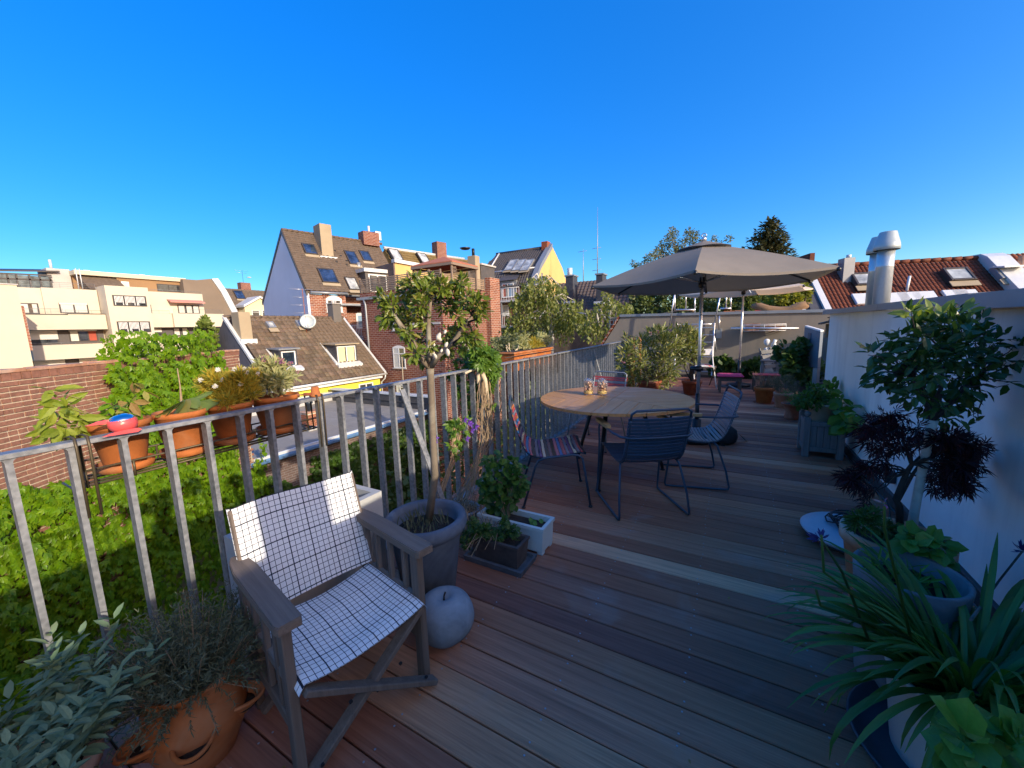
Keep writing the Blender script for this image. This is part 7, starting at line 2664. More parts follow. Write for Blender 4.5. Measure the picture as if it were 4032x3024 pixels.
CL = [(100, 240, 45), (170, 290, 65), (130, 390, 55), (220, 400, 65), (290, 440, 50), (300, 180, 60), (360, 140, 65), (430, 190, 70), (500, 130, 60), (560, 160, 65), (640, 190, 70), (720, 130, 50), (690, 270, 60), (770, 260, 65), (850, 280, 60), (880, 350, 40), (820, 370, 50), (400, 300, 60), (350, 370, 50), (430, 420, 55), (300, 520, 45), (380, 560, 55), (350, 670, 45), (410, 700, 50), (600, 300, 60), (690, 380, 45), (620, 520, 60), (700, 500, 55), (760, 530, 50), (590, 640, 45), (820, 560, 40), (520, 250, 50), (530, 600, 35), (270, 310, 55), (470, 620, 30), (700, 620, 35)]
xs, cs = clumps(R, pl, ZT, CL, 2300, .036, .13, .5126, .1, .5, .85)
leaves(t, 'oval', xs, M['standard'], limit=300)
m = MB()
for (c, r) in cs:
 best = min((p for L in (L1, L2, L3) for p in L), key=lambda p: (p - c).length)
 m.tube(sub_path(best, c, 4, R, .012), [.006, .005, .004, .003, .0015], 5, cap=False)
m.build('twigs', M['bark_dark'], t, kind='stuff')
xs = [(gp + V(R.uniform(-.12, .1), R.uniform(-.12, .1), .385), V(R.uniform(-.6, .6), R.uniform(-.6, .6), 1), rdir(R), R.uniform(.03, .08), .6) for _ in range(120)]
bake('lance', xs, M['thyme'], 'weeds', t)
# shell chime
sc0 = pl(ZT(545, 470), -.10)
t = thing('shell_chime', 'wind chime of white shells hanging in the standard tree', 'wind chime', sc0)
for (x, y, y2, e) in ((505, 470, 600, .7), (540, 465, 535, 1.2), (562, 470, 645, .7), (590, 455, 500, .8), (500, 610, 660, .8), (512, 600, 690, 1.2), (598, 470, 600, .9), (610, 620, 660, 1.2), (545, 480, 555, 1.1)):
 a, b = pl(ZT(x, y), -.10), pl(ZT(x, y2), -.10)
 MB().tube([a, b], .0008, 4).build('string', M['black_plastic'], t)
 m = MB().lathe([(.0005, -.014), (.007, -.01), (.010, 0), (.007, .01), (.0005, .016)], (0, 0, 0), 9)
 o = m.build('shell', M['bone'], t, False)
 o.location, o.rotation_euler, o.scale = b - wloc(t), (R.uniform(-.7, .7), R.uniform(-.7, .7), 0), (e, e * .7, e)

# --- vines on the railing
R = random.Random(52)
plr = lambda d: (lambda uv, dd=0: at(uv, x=RAILX + d + dd))
vp = V(-1.66, 2.0, 0)
t = thing('creeper_vine', 'young green creeper tied to the railing with raffia, dry stems below', 'climbing plant', vp)
xs, cs = clumps(R, plr(.07), ZD, [(640, 430, 55), (620, 520, 60), (700, 480, 60), (760, 540, 70), (830, 560, 65), (880, 600, 55), (700, 620, 60), (640, 660, 55), (780, 680, 60), (860, 700, 60), (920, 680, 40), (820, 800, 55), (900, 830, 55), (870, 930, 45), (880, 1010, 30), (860, 1290, 45), (950, 760, 35)], 260, .062, .05, .2712, .5, .3)
leaves(t, 'five', xs, M['vine'], limit=300)
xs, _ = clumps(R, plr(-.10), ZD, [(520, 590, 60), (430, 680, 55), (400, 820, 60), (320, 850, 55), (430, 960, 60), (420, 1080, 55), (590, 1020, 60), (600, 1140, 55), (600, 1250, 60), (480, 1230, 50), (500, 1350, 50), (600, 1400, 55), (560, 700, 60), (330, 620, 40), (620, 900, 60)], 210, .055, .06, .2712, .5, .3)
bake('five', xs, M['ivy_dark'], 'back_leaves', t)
m = MB()
for k in range(26):
 x0 = R.uniform(690, 830)
 pts = [at(ZD(x0 + R.uniform(-20, 20), 780), x=RAILX + .05), at(ZD(x0 + R.uniform(-50, 60), 1100), x=RAILX + .07 + R.uniform(-.02, .03)), at(ZD(x0 + R.uniform(-110, 110), 1450), x=RAILX + .08 + R.uniform(-.03, .05)), at(ZD(x0 + R.uniform(-60, 120), 1750), x=RAILX + .1 + R.uniform(-.02, .08)), V(-1.62 + R.uniform(-.08, .1), 1.98 + R.uniform(-.08, .12), .06)]
 m.tube(pts, [.003, .003, .0028, .0025, .002], 4, cap=False)
m.build('dry_stems', M['dry_stem'], t, kind='stuff')
m = MB()
for x0, x1, w in ((690, 825, .02), (670, 660, .014), (720, 800, .016)):
 m.tube([at(ZD(x0, 730), x=RAILX + .06), at(ZD((x0 + x1) / 2 + 10, 900), x=RAILX + .075), at(ZD(x1, 1200 if x1 > 700 else 960), x=RAILX + .07)], [w * .8, w, w * .35], 7)
m.tube([at(ZD(475, 815), x=RAILX + .05), at(ZD(560, 775), x=RAILX + .06), at(ZD(700, 740), x=RAILX + .06)], [.011, .009, .012], 7)
m.build('raffia_tie', M['raffia'], t)
t = thing('flowering_vine', 'violet flowering climber beside the tree trunk at the railing', 'climbing plant', (-1.66, 1.72, 0))
cvn = plr(.09)
xs, cs = clumps(R, cvn, ZD, [(330, 1500, 45), (290, 1560, 40), (450, 1500, 40), (400, 1620, 50), (300, 1650, 45), (330, 1750, 40), (380, 1850, 45), (300, 1900, 40), (420, 1780, 35), (350, 1990, 40), (470, 1700, 35)], 95, .05, .03, .2712, .4, .3)
leaves(t, 'lobed', xs, M['vine'], limit=120)
m = MB()
for k in range(14):
 m.tube([V(-1.66 + R.uniform(-.05, .05), 1.72 + R.uniform(-.06, .06), .02), at(ZD(R.uniform(280, 380), 2000), x=RAILX + .08), at(ZD(R.uniform(270, 440), 1700), x=RAILX + .1), at(ZD(R.uniform(260, 500), 1480), x=RAILX + .08)], .003, 4, cap=False)
m.build('dry_stems', M['dry_stem'], t, kind='stuff')
for x, y in ((490, 1490), (575, 1550), (590, 1640), (545, 1530), (520, 1760), (40, 1830), (60, 1760), (650, 1590)):
 c = at(ZD(x, y), x=RAILX + (.11 if x > 100 else .04))
 for k in range(5):
  a = 2 * PI * k / 5
  d = (EYE - c).normalized() * .5 + V(0, math.cos(a), math.sin(a))
  o = bpy.data.objects.new('petal', leafmesh('oval', M['violet']))
  COL.objects.link(o)
  o.parent = t
  x_, y_, z_ = basis(d, (EYE - c))
  p, s_ = c - wloc(t), .028
  o.matrix_local = Matrix(((x_.x * s_, y_.x * s_, z_.x * s_, p.x), (x_.y * s_, y_.y * s_, z_.y * s_, p.y), (x_.z * s_, y_.z * s_, z_.z * s_, p.z), (0, 0, 0, 1)))

# --- planters on the deck by the railing
c4 = fr(1700, 1700, .3617)
R = random.Random(61)
t = thing('dried_pot', 'grey stone pot of withered stems at the foot of the railing', 'potted plant', (-1.52, 1.97, 0))
pot(t, (-1.52, 1.97, 0), .105, .17, 'rim_grey', .8)
m = MB()
for k in range(90):
 a, L = R.uniform(0, 6.3), R.uniform(.08, .24)
 b = V(-1.50 + R.uniform(-.06, .06), 1.96 + R.uniform(-.06, .06), .16)
 m.tube([b, b + V(math.cos(a) * L * .5, math.sin(a) * L * .5, .05), b + V(math.cos(a) * L, math.sin(a) * L - .05, -R.uniform(.0, .12))], .0022, 4, cap=False)
m.build('dry_stems', M['dry_stem'], t, kind='stuff')
t = thing('mint_planter', 'pale mint rectangular planter with strawberry plants', 'potted plant', (-1.14, 2.01, 0))
planter_box(t, -1.37, -.915, 1.93, 2.09, .178, .014, M['white_planter'], .006, .02, .02)
MB().box((-1.355, 1.946, .07), (-.931, 2.074, .15), 0, .01).build('soil', M['soil'], t)
xs, cs = clumps(R, on((-1.18, 2.02, 0)), c4, [(620, 330, 60), (720, 310, 60), (880, 340, 60), (950, 400, 60), (660, 430, 75), (780, 430, 80), (880, 470, 80), (960, 520, 70), (600, 520, 70), (720, 560, 85), (830, 590, 90), (940, 620, 75), (620, 640, 75), (730, 690, 80), (850, 710, 75), (680, 790, 70), (770, 820, 60), (580, 720, 50), (900, 780, 45)], 520, .042, .06, .3617, .2, .6)
leaves(t, 'round', xs, M['straw'], limit=300)
limbs(t, (-1.2, 2.0, .14), cs, R, .003, 'dry_stem', 'stems')
xs = [(V(-.99 + R.uniform(-.05, .04), 2.0 + R.uniform(-.04, .04), .15), V(R.uniform(-1, 1), R.uniform(-1, 1), .8), V(0, 0, 1), R.uniform(.03, .045)) for _ in range(5)]
leaves(t, 'round', xs, M['hosta'], limit=10)
t = thing('brown_planter', 'dark brown rectangular planter with parsley on a slate grey saucer', 'potted plant', (-1.12, 1.79, 0))
planter_box(t, -1.285, -.972, 1.722, 1.862, .155, .012, M['brown_clay'], .014, .012, .014)
MB().box((-1.27, 1.738, .05), (-.987, 1.846, .125), 0, .01).build('soil', M['soil'], t)
planter_box(t, -1.325, -.935, 1.69, 1.895, .034, .016, M['slate_grey'], .006, .0)
xs, cs = clumps(R, on((-1.13, 1.79, 0)), c4, [(480, 1080, 60), (400, 1130, 60), (380, 1200, 55), (560, 1060, 60), (640, 1090, 60), (720, 1130, 70), (680, 1200, 55), (800, 1060, 60), (880, 1080, 60), (930, 1130, 45), (780, 980, 50), (450, 1000, 60)], 420, .026, .05, .3617, .25, .5)
leaves(t, 'three', xs, M['parsley'], limit=300)
m = MB()
for k in range(50):
 b = V(-1.2 + R.uniform(-.08, .1), 1.79 + R.uniform(-.05, .05), .12)
 a, L = R.uniform(2.2, 5), R.uniform(.06, .2)
 m.tube([b, b + V(math.cos(a) * L * .4, math.sin(a) * L * .4, .08), b + V(math.cos(a) * L, math.sin(a) * L, .02)], .0016, 4, cap=False)
m.build('dry_stems', M['dry_stem'], t, kind='stuff')

# --- sage pot and strawberry pot in the left corner
R = random.Random(71)
t = thing('sage_pot', 'terracotta pot of grey-green sage cut off by the lower left corner', 'potted plant', (-1.49, .06, 0))
pot(t, (-1.49, .06, 0), .165, .30, 'terra_pale', .75, .14)
xs = []
for k in range(64):
 a, q = R.uniform(0, 6.283), .15 * math.sqrt(R.random())
 b = V(-1.49 + q * math.cos(a), .06 + q * math.sin(a), .27)
 tip = b + V(math.cos(a) * q * .9, math.sin(a) * q * .9, 0) + V(R.uniform(-.05, .05), R.uniform(-.04, .07), R.uniform(.12, .25))
 for j in range(9):
  f = .35 + .65 * j / 8
  p = b.lerp(tip, f)
  for s_ in (-1, 1):
   ang = a + j * 1.57 + (PI if s_ > 0 else 0)
   xs.append((p, V(math.cos(ang), math.sin(ang), .35 - .5 * R.random() + .7 * (j > 6)), V(0, 0, 1) + rdir(R) * .3, R.uniform(.035, .062), .8))
leaves(t, 'lance' if False else 'oval', xs, M['sage'], limit=300)
t = thing('strawberry_pot', 'terracotta strawberry pot with side pockets and bushy grey thyme', 'potted plant', (-1.46, .435, 0))
SP = V(-1.46, .435, 0)
MB().lathe([(.085, 0), (.09, .004), (.128, .10), (.138, .17), (.13, .23), (.118, .275), (.122, .285), (.128, .30), (.122, .306), (.108, .30), (.105, .27)], SP, 40).build('pot', M['terra'], t)
MB().lathe([(.106, .25), (.106, .28), (.0001, .285)], SP, 24).build('soil', M['soil'], t)
for (az_, z, nm) in ((math.radians(-95), .15, 0), (math.radians(-25), .145, 0), (math.radians(45), .15, 0), (math.radians(120), .15, 0)):
 c = SP + V(math.cos(az_) * .122, math.sin(az_) * .122, z)
 rr = V(math.cos(az_), math.sin(az_), 0)
 tt_ = V(-math.sin(az_), math.cos(az_), 0)
 # a half-cup lip that grows out of the belly
 def cup(u, v, c=c, rr=rr, tt_=tt_):
  a = PI * (u - .5)
  w = .052 * (.25 + .75 * v ** .7)
  return c + tt_ * (math.sin(a) * w) + rr * (math.cos(a) * (.014 + .07 * v) - .012) + V(0, 0, -.055 + .075 * v)
 m = MB().sheet(cup, 14, 6).sheet(lambda u, v, f=cup: f(1 - u, v) - rr * .008 * math.cos(PI * (u - .5)) + V(0, 0, .0), 14, 6)
 m.tube([cup(k / 14, 1) - rr * .003 for k in range(15)], .0065, 6)
 m.build('pocket', M['terra'], t)
 MB().lathe([(.04, 0), (.02, .004), (.0001, .005)], c + rr * .012 + V(0, 0, -.008), 12).build('pocket_soil', M['soil'], t)
xs = []
for k in range(560):
 a, q = R.uniform(0, 6.283), .112 * math.sqrt(R.random())
 b = SP + V(q * math.cos(a), q * math.sin(a), .28)
 e = SP + V(0, .0, .27) + V(math.cos(a) * q * 2.3, math.sin(a) * q * 2.3, R.uniform(.07, .25) * (1.15 - q * 4)) + rdir(R) * .02
 if q > .09 and R.random() < .5:
  e.z = .25 + R.uniform(-.02, .06)
 for j in range(13):
  p = b.lerp(e, (j + .5) / 13) + V(0, 0, .02 * math.sin(j / 13 * 3))
  for s_ in range(3):
   xs.append((p, rdir(R) + (e - b).normalized() * .9, rdir(R), R.uniform(.012, .022), 1.5))
bake('needle', xs, M['thyme'], 'thyme_foliage', t)
m = MB()
for k in range(0, 130):
 q = xs[k * 39][0]
 m.tube([q, xs[k * 39 + 38][0]], .0012, 3, cap=False)
m.build('stems', M['dry_stem'], t, kind='stuff')

# --- flower pots in wire holders outside the railing
R = random.Random(81)
XO = RAILX - .15
rk = thing('wire_rack', 'brown wire plant rack hooked over the left part of the railing', 'plant rack', (XO, .75, .72))
ya, yb = at(ZA(1250, 1300), x=XO).y - .02, at(ZC(640, 1200), x=XO).y + .06
zr = at(ZA(1850, 1230), x=XO).z - .02
m = MB()
for dx in (-.07, -.03, .03, .07):
 m.tube([(XO + dx, ya, zr), (XO + dx, yb, zr)], .0045, 6)
for dx in (-.085, .085):
 m.tube([(XO + dx, ya, zr + .055), (XO + dx, yb, zr + .055)], .004, 6)
k = ya
while k <= yb + .001:
 m.tube([(XO - .085, k, zr + .055), (XO - .085, k, zr), (XO + .085, k, zr), (XO + .085, k, zr + .055)], .004, 6)
 k += (yb - ya) / 7
m.build('rack', M['wire_brown'], rk)
for y in (at(ZA(1130, 900), x=RAILX).y, at(ZC(905, 900), x=RAILX).y):
 for dy in (-.012, .016):
  MB().tube([(XO - .05, y + dy, zr), (XO + .085, y + dy, zr), (XO + .08, y + dy, 1.052), (RAILX - .02, y + dy, 1.06), (RAILX + .03, y + dy, 1.06), (RAILX + .036, y + dy, 1.03), (RAILX + .03, y + dy, .80)], .004, 6).build('hook', M['wire_brown'], rk)
POTS = [(ZA, 1840, 1225, .085, 'orange terracotta pot behind the pink bird, outside the railing, with leggy yellowing plant'), (ZB, 850, 1175, .084, 'terracotta pot with big drooping leaves outside the railing'), (ZB, 1560, 1000, .086, 'terracotta pot of yellow herb with white daisies outside the railing'), (ZC, 360, 1215, .10, 'terracotta pot of pale herb with faded pink flowers outside the railing')]
PC = []
for zf, x, y, r, lab in POTS:
 p = at(zf(x, y), x=XO)
 c = V(XO, p.y, zr + .012 + .016)
 t = thing('hanging_pot', lab, 'potted plant', c, 0, 'terracotta pots in the railing rack')
 pot(t, c, r, .165, 'terra', .68, .13, saucer='terra')
 PC.append((t, c))
po = lambda c: (lambda uv, d=0: at(uv, x=c.x + d))
t, c = PC[0]
xs, cs = clumps(R, po(c), ZA, [(750, 140, 50), (820, 250, 40), (800, 420, 60), (920, 330, 50), (990, 380, 50), (880, 520, 60), (1090, 460, 50), (1150, 560, 60), (800, 640, 60), (900, 700, 70), (1000, 720, 60), (1150, 680, 70), (1300, 650, 60), (1420, 620, 60), (780, 760, 50), (1250, 560, 40)], 105, .06, .05, .2712, .6, .2, .9)
leaves(t, 'oval', xs, M['lime_leaf'], limit=200)
limbs(t, c + V(0, 0, .15), cs, R, .003, 'dry_stem', 'stems')
xs, cs = clumps(R, po(c), ZA, [(2080, 130, 40), (1960, 200, 40), (1900, 300, 45), (1860, 400, 40), (1840, 480, 40), (1870, 560, 40), (1830, 620, 40)], 30, .05, .04, .2712, .6, .2)
leaves(t, 'oval', xs, M['dry_leaf'], limit=60)
xs, cs = clumps(R, po(c), ZA, [(1650, 350, 60), (1720, 440, 60), (1600, 450, 50), (1680, 560, 50), (2050, 420, 50), (2010, 560, 50)], 80, .035, .05, .2712, .4, .3)
bake('oval', xs, M['ivy'], 'small_leaves', t)
t, c = PC[1]
for (x0, y0, x1, y1, x2, y2, w) in ((780, 480, 680, 560, 560, 690, .045), (790, 470, 740, 600, 660, 700, .05), (820, 470, 800, 560, 850, 660, .06), (840, 460, 960, 480, 1030, 570, .045), (860, 470, 1050, 420, 1230, 350, .05), (870, 500, 1050, 560, 1180, 590, .05), (900, 520, 1150, 560, 1330, 490, .07), (800, 520, 640, 560, 520, 620, .05), (860, 560, 960, 590, 1050, 640, .05), (760, 500, 600, 640, 400, 690, .045)):
 P0, P1, P2 = at(ZB(x0, y0), x=c.x), at(ZB(x1, y1), x=c.x + .03), at(ZB(x2, y2), x=c.x + .06)
 def lf(u, v, P0=P0, P1=P1, P2=P2, w=w):
  p = P0.lerp(P1, u).lerp(P1.lerp(P2, u), u)
  return p + V(.25, .5, .5).normalized() * ((v - .5) * w * (math.sin(PI * min(1, u * .92 + .05)) ** .7)) + V(.012, 0, 0) * abs(2 * v - 1)
 MB().sheet(lf, 9, 4).build('leaf', M['drooping'] if x2 > 500 else M['dry_leaf'], t)
MB().tube([c + V(0, 0, .15), at(ZB(790, 480), x=c.x), at(ZB(770, 250), x=c.x), at(ZB(730, 0), x=c.x)], [.006, .005, .0025, .002], 6).build('stem', M['dry_stem'], t)
t, c = PC[2]
xs, cs = clumps(R, po(c), ZB, [(1150, 250, 90), (1250, 150, 90), (1350, 330, 110), (1400, 180, 100), (1550, 200, 110), (1500, 350, 110), (1650, 300, 110), (1750, 180, 100), (1800, 350, 100), (1300, 450, 90), (1450, 480, 90), (1600, 460, 90), (1750, 470, 80), (1880, 280, 80), (1650, 100, 80), (1850, 120, 70)], 5200, .03, .07, .2712, -.7, .1, 1.3)
bake('needle', xs, M['yellow_herb'], 'herb', t)
for k, (x, y) in enumerate(((1070, 170), (1280, 260), (1360, 160), (1400, 440), (1320, 20), (1560, 15), (1650, 230), (1800, 300), (1860, 330), (1700, 10), (1540, 65), (1900, 80), (1740, 60), (1530, 300))):
 q = at(ZB(x, y), x=c.x + R.uniform(.02, .09))
 fl_ = [(q, V(R.uniform(-.4, .4), math.cos(a), math.sin(a)), V(1, -.3, .6), .0125, .9) for a in [2 * PI * j / 9 for j in range(9)]]
 o = bake('quad', fl_, M['white_petal'], 'daisy', t, None)
t, c = PC[3]
xs, cs = clumps(R, po(c), ZC, [(60, 420, 80), (150, 340, 90), (260, 330, 90), (350, 380, 90), (430, 420, 90), (150, 520, 100), (280, 500, 100), (400, 540, 90), (500, 480, 70), (580, 480, 50), (200, 640, 90), (320, 660, 80), (60, 600, 70), (440, 660, 50)], 1500, .034, .07, .2712, -.4, .2, 1.5)
bake('lance', xs, M['pale_herb'], 'herb', t)
xs, _ = clumps(R, po(c), ZC, [(150, 230, 35), (280, 290, 35), (360, 250, 35), (400, 280, 35), (520, 290, 35), (60, 330, 40), (20, 390, 35), (220, 270, 30), (560, 430, 30), (620, 420, 25)], 260, .011, .04, .2712, .2, .3)
bake('quad', xs, M['pink_petal'], 'flower_heads', t)
limbs(t, c + V(0, 0, .15), cs, R, .003, 'dry_stem', 'stems')

t = thing('window_box', 'long orange terracotta box outside the railing with yellow and grey plants', 'potted plant', (RAILX - .17, 2.8, .8))
a_, b_ = at(ZD(1165, 700), x=RAILX - .1), at(ZD(1715, 560), x=RAILX - .1)
z0, z1 = at(ZD(1260, 780), x=RAILX - .08).z, at(ZD(1350, 510), x=RAILX - .1).z
ya, yb = a_.y, b_.y
m = MB()
m.prism([(RAILX - .10, ya + .03, z0), (RAILX - .10, yb - .03, z0), (RAILX - .07, yb, z1), (RAILX - .07, ya, z1)], (-.17, 0, 0))
k = ya + .06
while k < yb - .05:
 m.box((RAILX - .094, k, z0 + .02), (RAILX - .074, k + .05, z1 - .03), 0, .008)
 k += .085
m.build('box', M['terra'], t)
MB().box((RAILX - .26, ya - .015, z1 + .001), (RAILX - .058, yb + .015, z1 + .022), 0, .006).build('rim', M['terra'], t)
MB().box((RAILX - .25, ya, z1 + .0225), (RAILX - .075, yb, z1 + .026)).build('soil', M['soil'], t)
m = MB()
for dx in (-.03, -.27):
 m.tube([(RAILX + dx - .02, ya - .22, z0 + .16), (RAILX + dx - .02, yb + .03, z0 + .16)], .004, 5)
for y in (ya + .14, yb - .08):
 m.tube([(RAILX - .29, y, z0 - .01), (RAILX - .05, y, z0 - .01), (RAILX - .045, y, 1.05), (RAILX + .03, y, 1.06), (RAILX + .034, y, .82)], .004, 5)
m.build('hook', M['black_metal'], t)
bx = lambda uv, d=0: at(uv, x=RAILX - .17 + d)
xs, cs = clumps(R, bx, ZD, [(1440, 400, 60), (1510, 380, 70), (1580, 420, 60), (1450, 460, 50), (1540, 460, 50), (1480, 330, 45)], 1700, .03, .05, .2712, -.5, .2, 1.4)
bake('needle', xs, M['yellow_herb'], 'herb', t)
xs, cs = clumps(R, bx, ZD, [(1290, 330, 55), (1360, 300, 55), (1320, 400, 60), (1380, 450, 50), (1270, 460, 50), (1590, 260, 40), (1640, 300, 50), (1560, 290, 40), (1690, 330, 45)], 900, .04, .06, .2712, -.2, .3, 1.4)
bake('lance', xs, M['pale_herb'], 'grey_herb', t)
m = MB()
for pts in (((1170, 550), (1130, 470), (1075, 400)), ((1130, 470), (1120, 370)), ((1200, 540), (1250, 450), (1280, 340)), ((1250, 450), (1210, 480)), ((1110, 520), (1080, 430))):
 m.tube([bx(ZD(*q)) for q in pts], [.006, .004, .0025][:len(pts)], 5)
m.build('dry_branches', M['raffia'], t, kind='stuff')

# --- oleanders at the far end of the railing
R = random.Random(91)
oc = V(-1.25, 7.3, 0)
t = thing('oleander', 'broad sunlit oleander bush in front of the far railing', 'potted shrub', oc)
pot(t, oc, .2, .34, 'terra_dark', .75)
xs, cs = clumps(R, on(oc), Z4, [(330, 1230, 55), (400, 1180, 60), (370, 1330, 60), (450, 1270, 70), (480, 1120, 50), (540, 1180, 70), (560, 1080, 60), (620, 1060, 60), (680, 1060, 50), (640, 1150, 75), (560, 1290, 80), (650, 1260, 80), (730, 1180, 70), (740, 1270, 60), (480, 1380, 70), (570, 1400, 70), (660, 1370, 70), (400, 1430, 60), (500, 1460, 60), (600, 1470, 60), (690, 1440, 55), (290, 1300, 35), (760, 1100, 50), (340, 1110, 30), (720, 1360, 50)], 2600, .115, .25, .4822, -.35, .25, 1.25)
leaves(t, 'lance', xs, M['oleander'], limit=300)
limbs(t, oc + V(0, 0, .3), cs, R, .012, 'bark', 'branches')
xs, _ = clumps(R, on(oc - HF * .2), Z4, [(322, 1290, 10), (600, 1050, 10), (540, 1060, 8), (370, 1240, 8), (700, 1040, 8)], 60, .03, .05, .4822)
bake('quad', xs, M['pink_petal'], 'flowers', t)
oc = at(Z4(875, 1560), z=0)
t = thing('oleander', 'upright oleander in a dark terracotta pot left of the parasol pole', 'potted shrub', oc)
pot(t, oc, .17, .27, 'terra_dark', .78, .2)
xs, cs = clumps(R, on(oc), Z4, [(780, 1060, 45), (830, 1050, 50), (880, 1090, 45), (920, 1110, 40), (840, 1130, 50), (900, 1180, 50), (850, 1210, 50), (920, 1240, 40), (800, 1180, 45), (880, 1260, 35), (780, 1250, 35), (820, 1280, 35)], 900, .12, .16, .4822, -.45, .25, 1.25)
leaves(t, 'lance', xs, M['oleander'], limit=150)
limbs(t, oc + V(0, 0, .25), cs, R, .014, 'bark_dark', 'branches')

# --- planting bed along the end wall
t = thing('bed_planting', 'low green planting along the foot of the end wall', 'plants', (.3, 10.9, 0))
xs, cs = clumps(R, lambda uv, d=0: at(uv, y=10.9 + d), Z4, [(1080, 1290, 30), (1140, 1290, 40), (1100, 1350, 40), (1180, 1340, 45), (1240, 1370, 45), (1310, 1340, 45), (1380, 1340, 50), (1440, 1300, 45), (1420, 1370, 45), (1340, 1390, 40), (1260, 1400, 40), (1060, 1370, 40), (1200, 1300, 25)], 1500, .10, .25, .4822, .0, .3, 1.3)
bake('lance', xs[::2], M['bed'], 'grassy_leaves', t)
bake('round', xs[1::2], M['bed'], 'leaf_mass', t)

# --- pots along the right-hand wall
R = random.Random(101)
pa = at(Z7(855, 945), z=0) + V(.0, .14, 0)
t = thing('grass_pot', 'terracotta pot with dry grass, farthest of the pots on the right', 'potted plant', pa, 0, 'pots along the white wall')
pot(t, pa, .145, .27, 'terra', .72, .2, saucer='terra_dark')
m = MB()
for k in range(120):
 a, q = R.uniform(0, 6.3), R.uniform(0, .09)
 b = pa + V(q * math.cos(a), q * math.sin(a), .24)
 m.tube([b, b + V(math.cos(a) * .05, math.sin(a) * .05, .13), b + V(math.cos(a) * R.uniform(.05, .2), math.sin(a) * .15, R.uniform(.14, .3))], [.0025, .002, .001], 3, cap=False)
m.build('grass', M['dry_stem'], t, kind='stuff')
pb_ = at(Z7(1010, 1000), z=0) + V(.06, .1, 0)
t = thing('lavender_pot', 'pinkish terracotta pot with grey lavender, second of the pots on the right', 'potted plant', pb_, 0, 'pots along the white wall')
pot(t, pb_, .125, .25, 'terra_pale', .7, .16, saucer='terra_pale')
xs, cs = clumps(R, on(pb_), Z7, [(980, 730, 60), (1050, 690, 70), (1130, 680, 60), (1170, 740, 60), (1080, 760, 70), (1000, 790, 50), (1180, 800, 40)], 1800, .035, .12, .3616, -.6, .1, 1.2)
bake('needle', xs, M['thyme'], 'lavender', t)
pc2 = at(Z7(1135, 1115), z=0) + V(.03, .1, 0)
t = thing('waisted_pot', 'dark terracotta waisted pot with fresh light green leaves beside the wooden box', 'potted plant', pc2, 0, 'pots along the white wall')
MB().lathe([(.085, 0), (.095, .01), (.088, .04), (.075, .09), (.085, .14), (.115, .19), (.135, .2), (.135, .215), (.12, .22), (.11, .2)], pc2, 30).build('pot', M['terra_dark'], t)
MB().lathe([(.108, .18), (.108, .2), (.0001, .205)], pc2, 20).build('soil', M['soil'], t)
xs, cs = clumps(R, on(pc2), Z7, [(1090, 820, 35), (1130, 840, 40), (1150, 890, 45), (1190, 870, 40), (1110, 870, 30), (1210, 930, 45)], 150, .05, .08, .3616, .1, .5)
bake('lance', xs, M['hosta'], 'leaves', t)
pd_ = V(.83, 4.83, .30)
t = thing('basil_pot', 'beige clay pot of leafy herbs standing in the wooden planter box', 'potted plant', pd_)
pot(t, pd_, .125, .22, 'beige_clay', .78, .1)
xs, cs = clumps(R, on(pd_), Z7, [(1240, 900, 60), (1300, 880, 70), (1370, 870, 70), (1440, 880, 70), (1400, 800, 70), (1460, 820, 60), (1330, 930, 70), (1420, 940, 60), (1480, 930, 50), (1380, 760, 50), (1250, 950, 45), (1500, 870, 40)], 900, .038, .12, .3616, .1, .5, 1.1)
leaves(t, 'oval', xs, M['straw'], limit=150)
pe_ = V(.97, 5.45, 0)
t = thing('squash_plant', 'large-leaved climbing plant growing up the white wall behind the wooden box', 'potted plant', pe_)
pot(t, pe_, .1, .22, 'terra_dark')
xs, cs = clumps(R, lambda uv, d=0: at(uv, x=.97 + min(0, d)), Z7, [(1560, 740, 60), (1540, 790, 50), (1600, 900, 50), (1700, 850, 50), (1730, 960, 60), (1760, 1010, 60), (1700, 1080, 70), (1780, 1100, 60), (1800, 1180, 60), (1730, 1170, 60), (1640, 880, 40), (1580, 830, 30), (1810, 1040, 35)], 80, .11, .05, .3616, .3, .3)
leaves(t, 'round', xs, M['hosta'], limit=120)
limbs(t, pe_ + V(0, -.1, .2), cs, R, .006, 'bark_dark', 'stems')
pf = at(Z7(1265, 690), y=8.0)
pf = V(pf.x + .12, 8.0, 0)
t = thing('hydrangea', 'tall bushy dark green plant in a green glazed pot near the panel screen', 'potted shrub', pf)
pot(t, pf, .19, at(Z7(1265, 690), o=pf, n=HF).z, 'slate_grey', .8)
xs, cs = clumps(R, on(pf), Z7, [(1040, 330, 60), (1060, 410, 70), (1120, 450, 70), (1250, 300, 70), (1310, 270, 60), (1350, 330, 60), (1290, 380, 80), (1200, 420, 70), (1330, 440, 80), (1230, 500, 90), (1140, 540, 80), (1320, 560, 80), (1240, 600, 80), (1420, 540, 60), (1450, 600, 50), (1160, 620, 60), (1300, 650, 60)], 900, .09, .2, .3616, .25, .4)
bake('round', xs, M['bed'], 'foliage', t)
limbs(t, pf + V(0, 0, .3), cs, R, .008, 'bark_dark', 'stems')

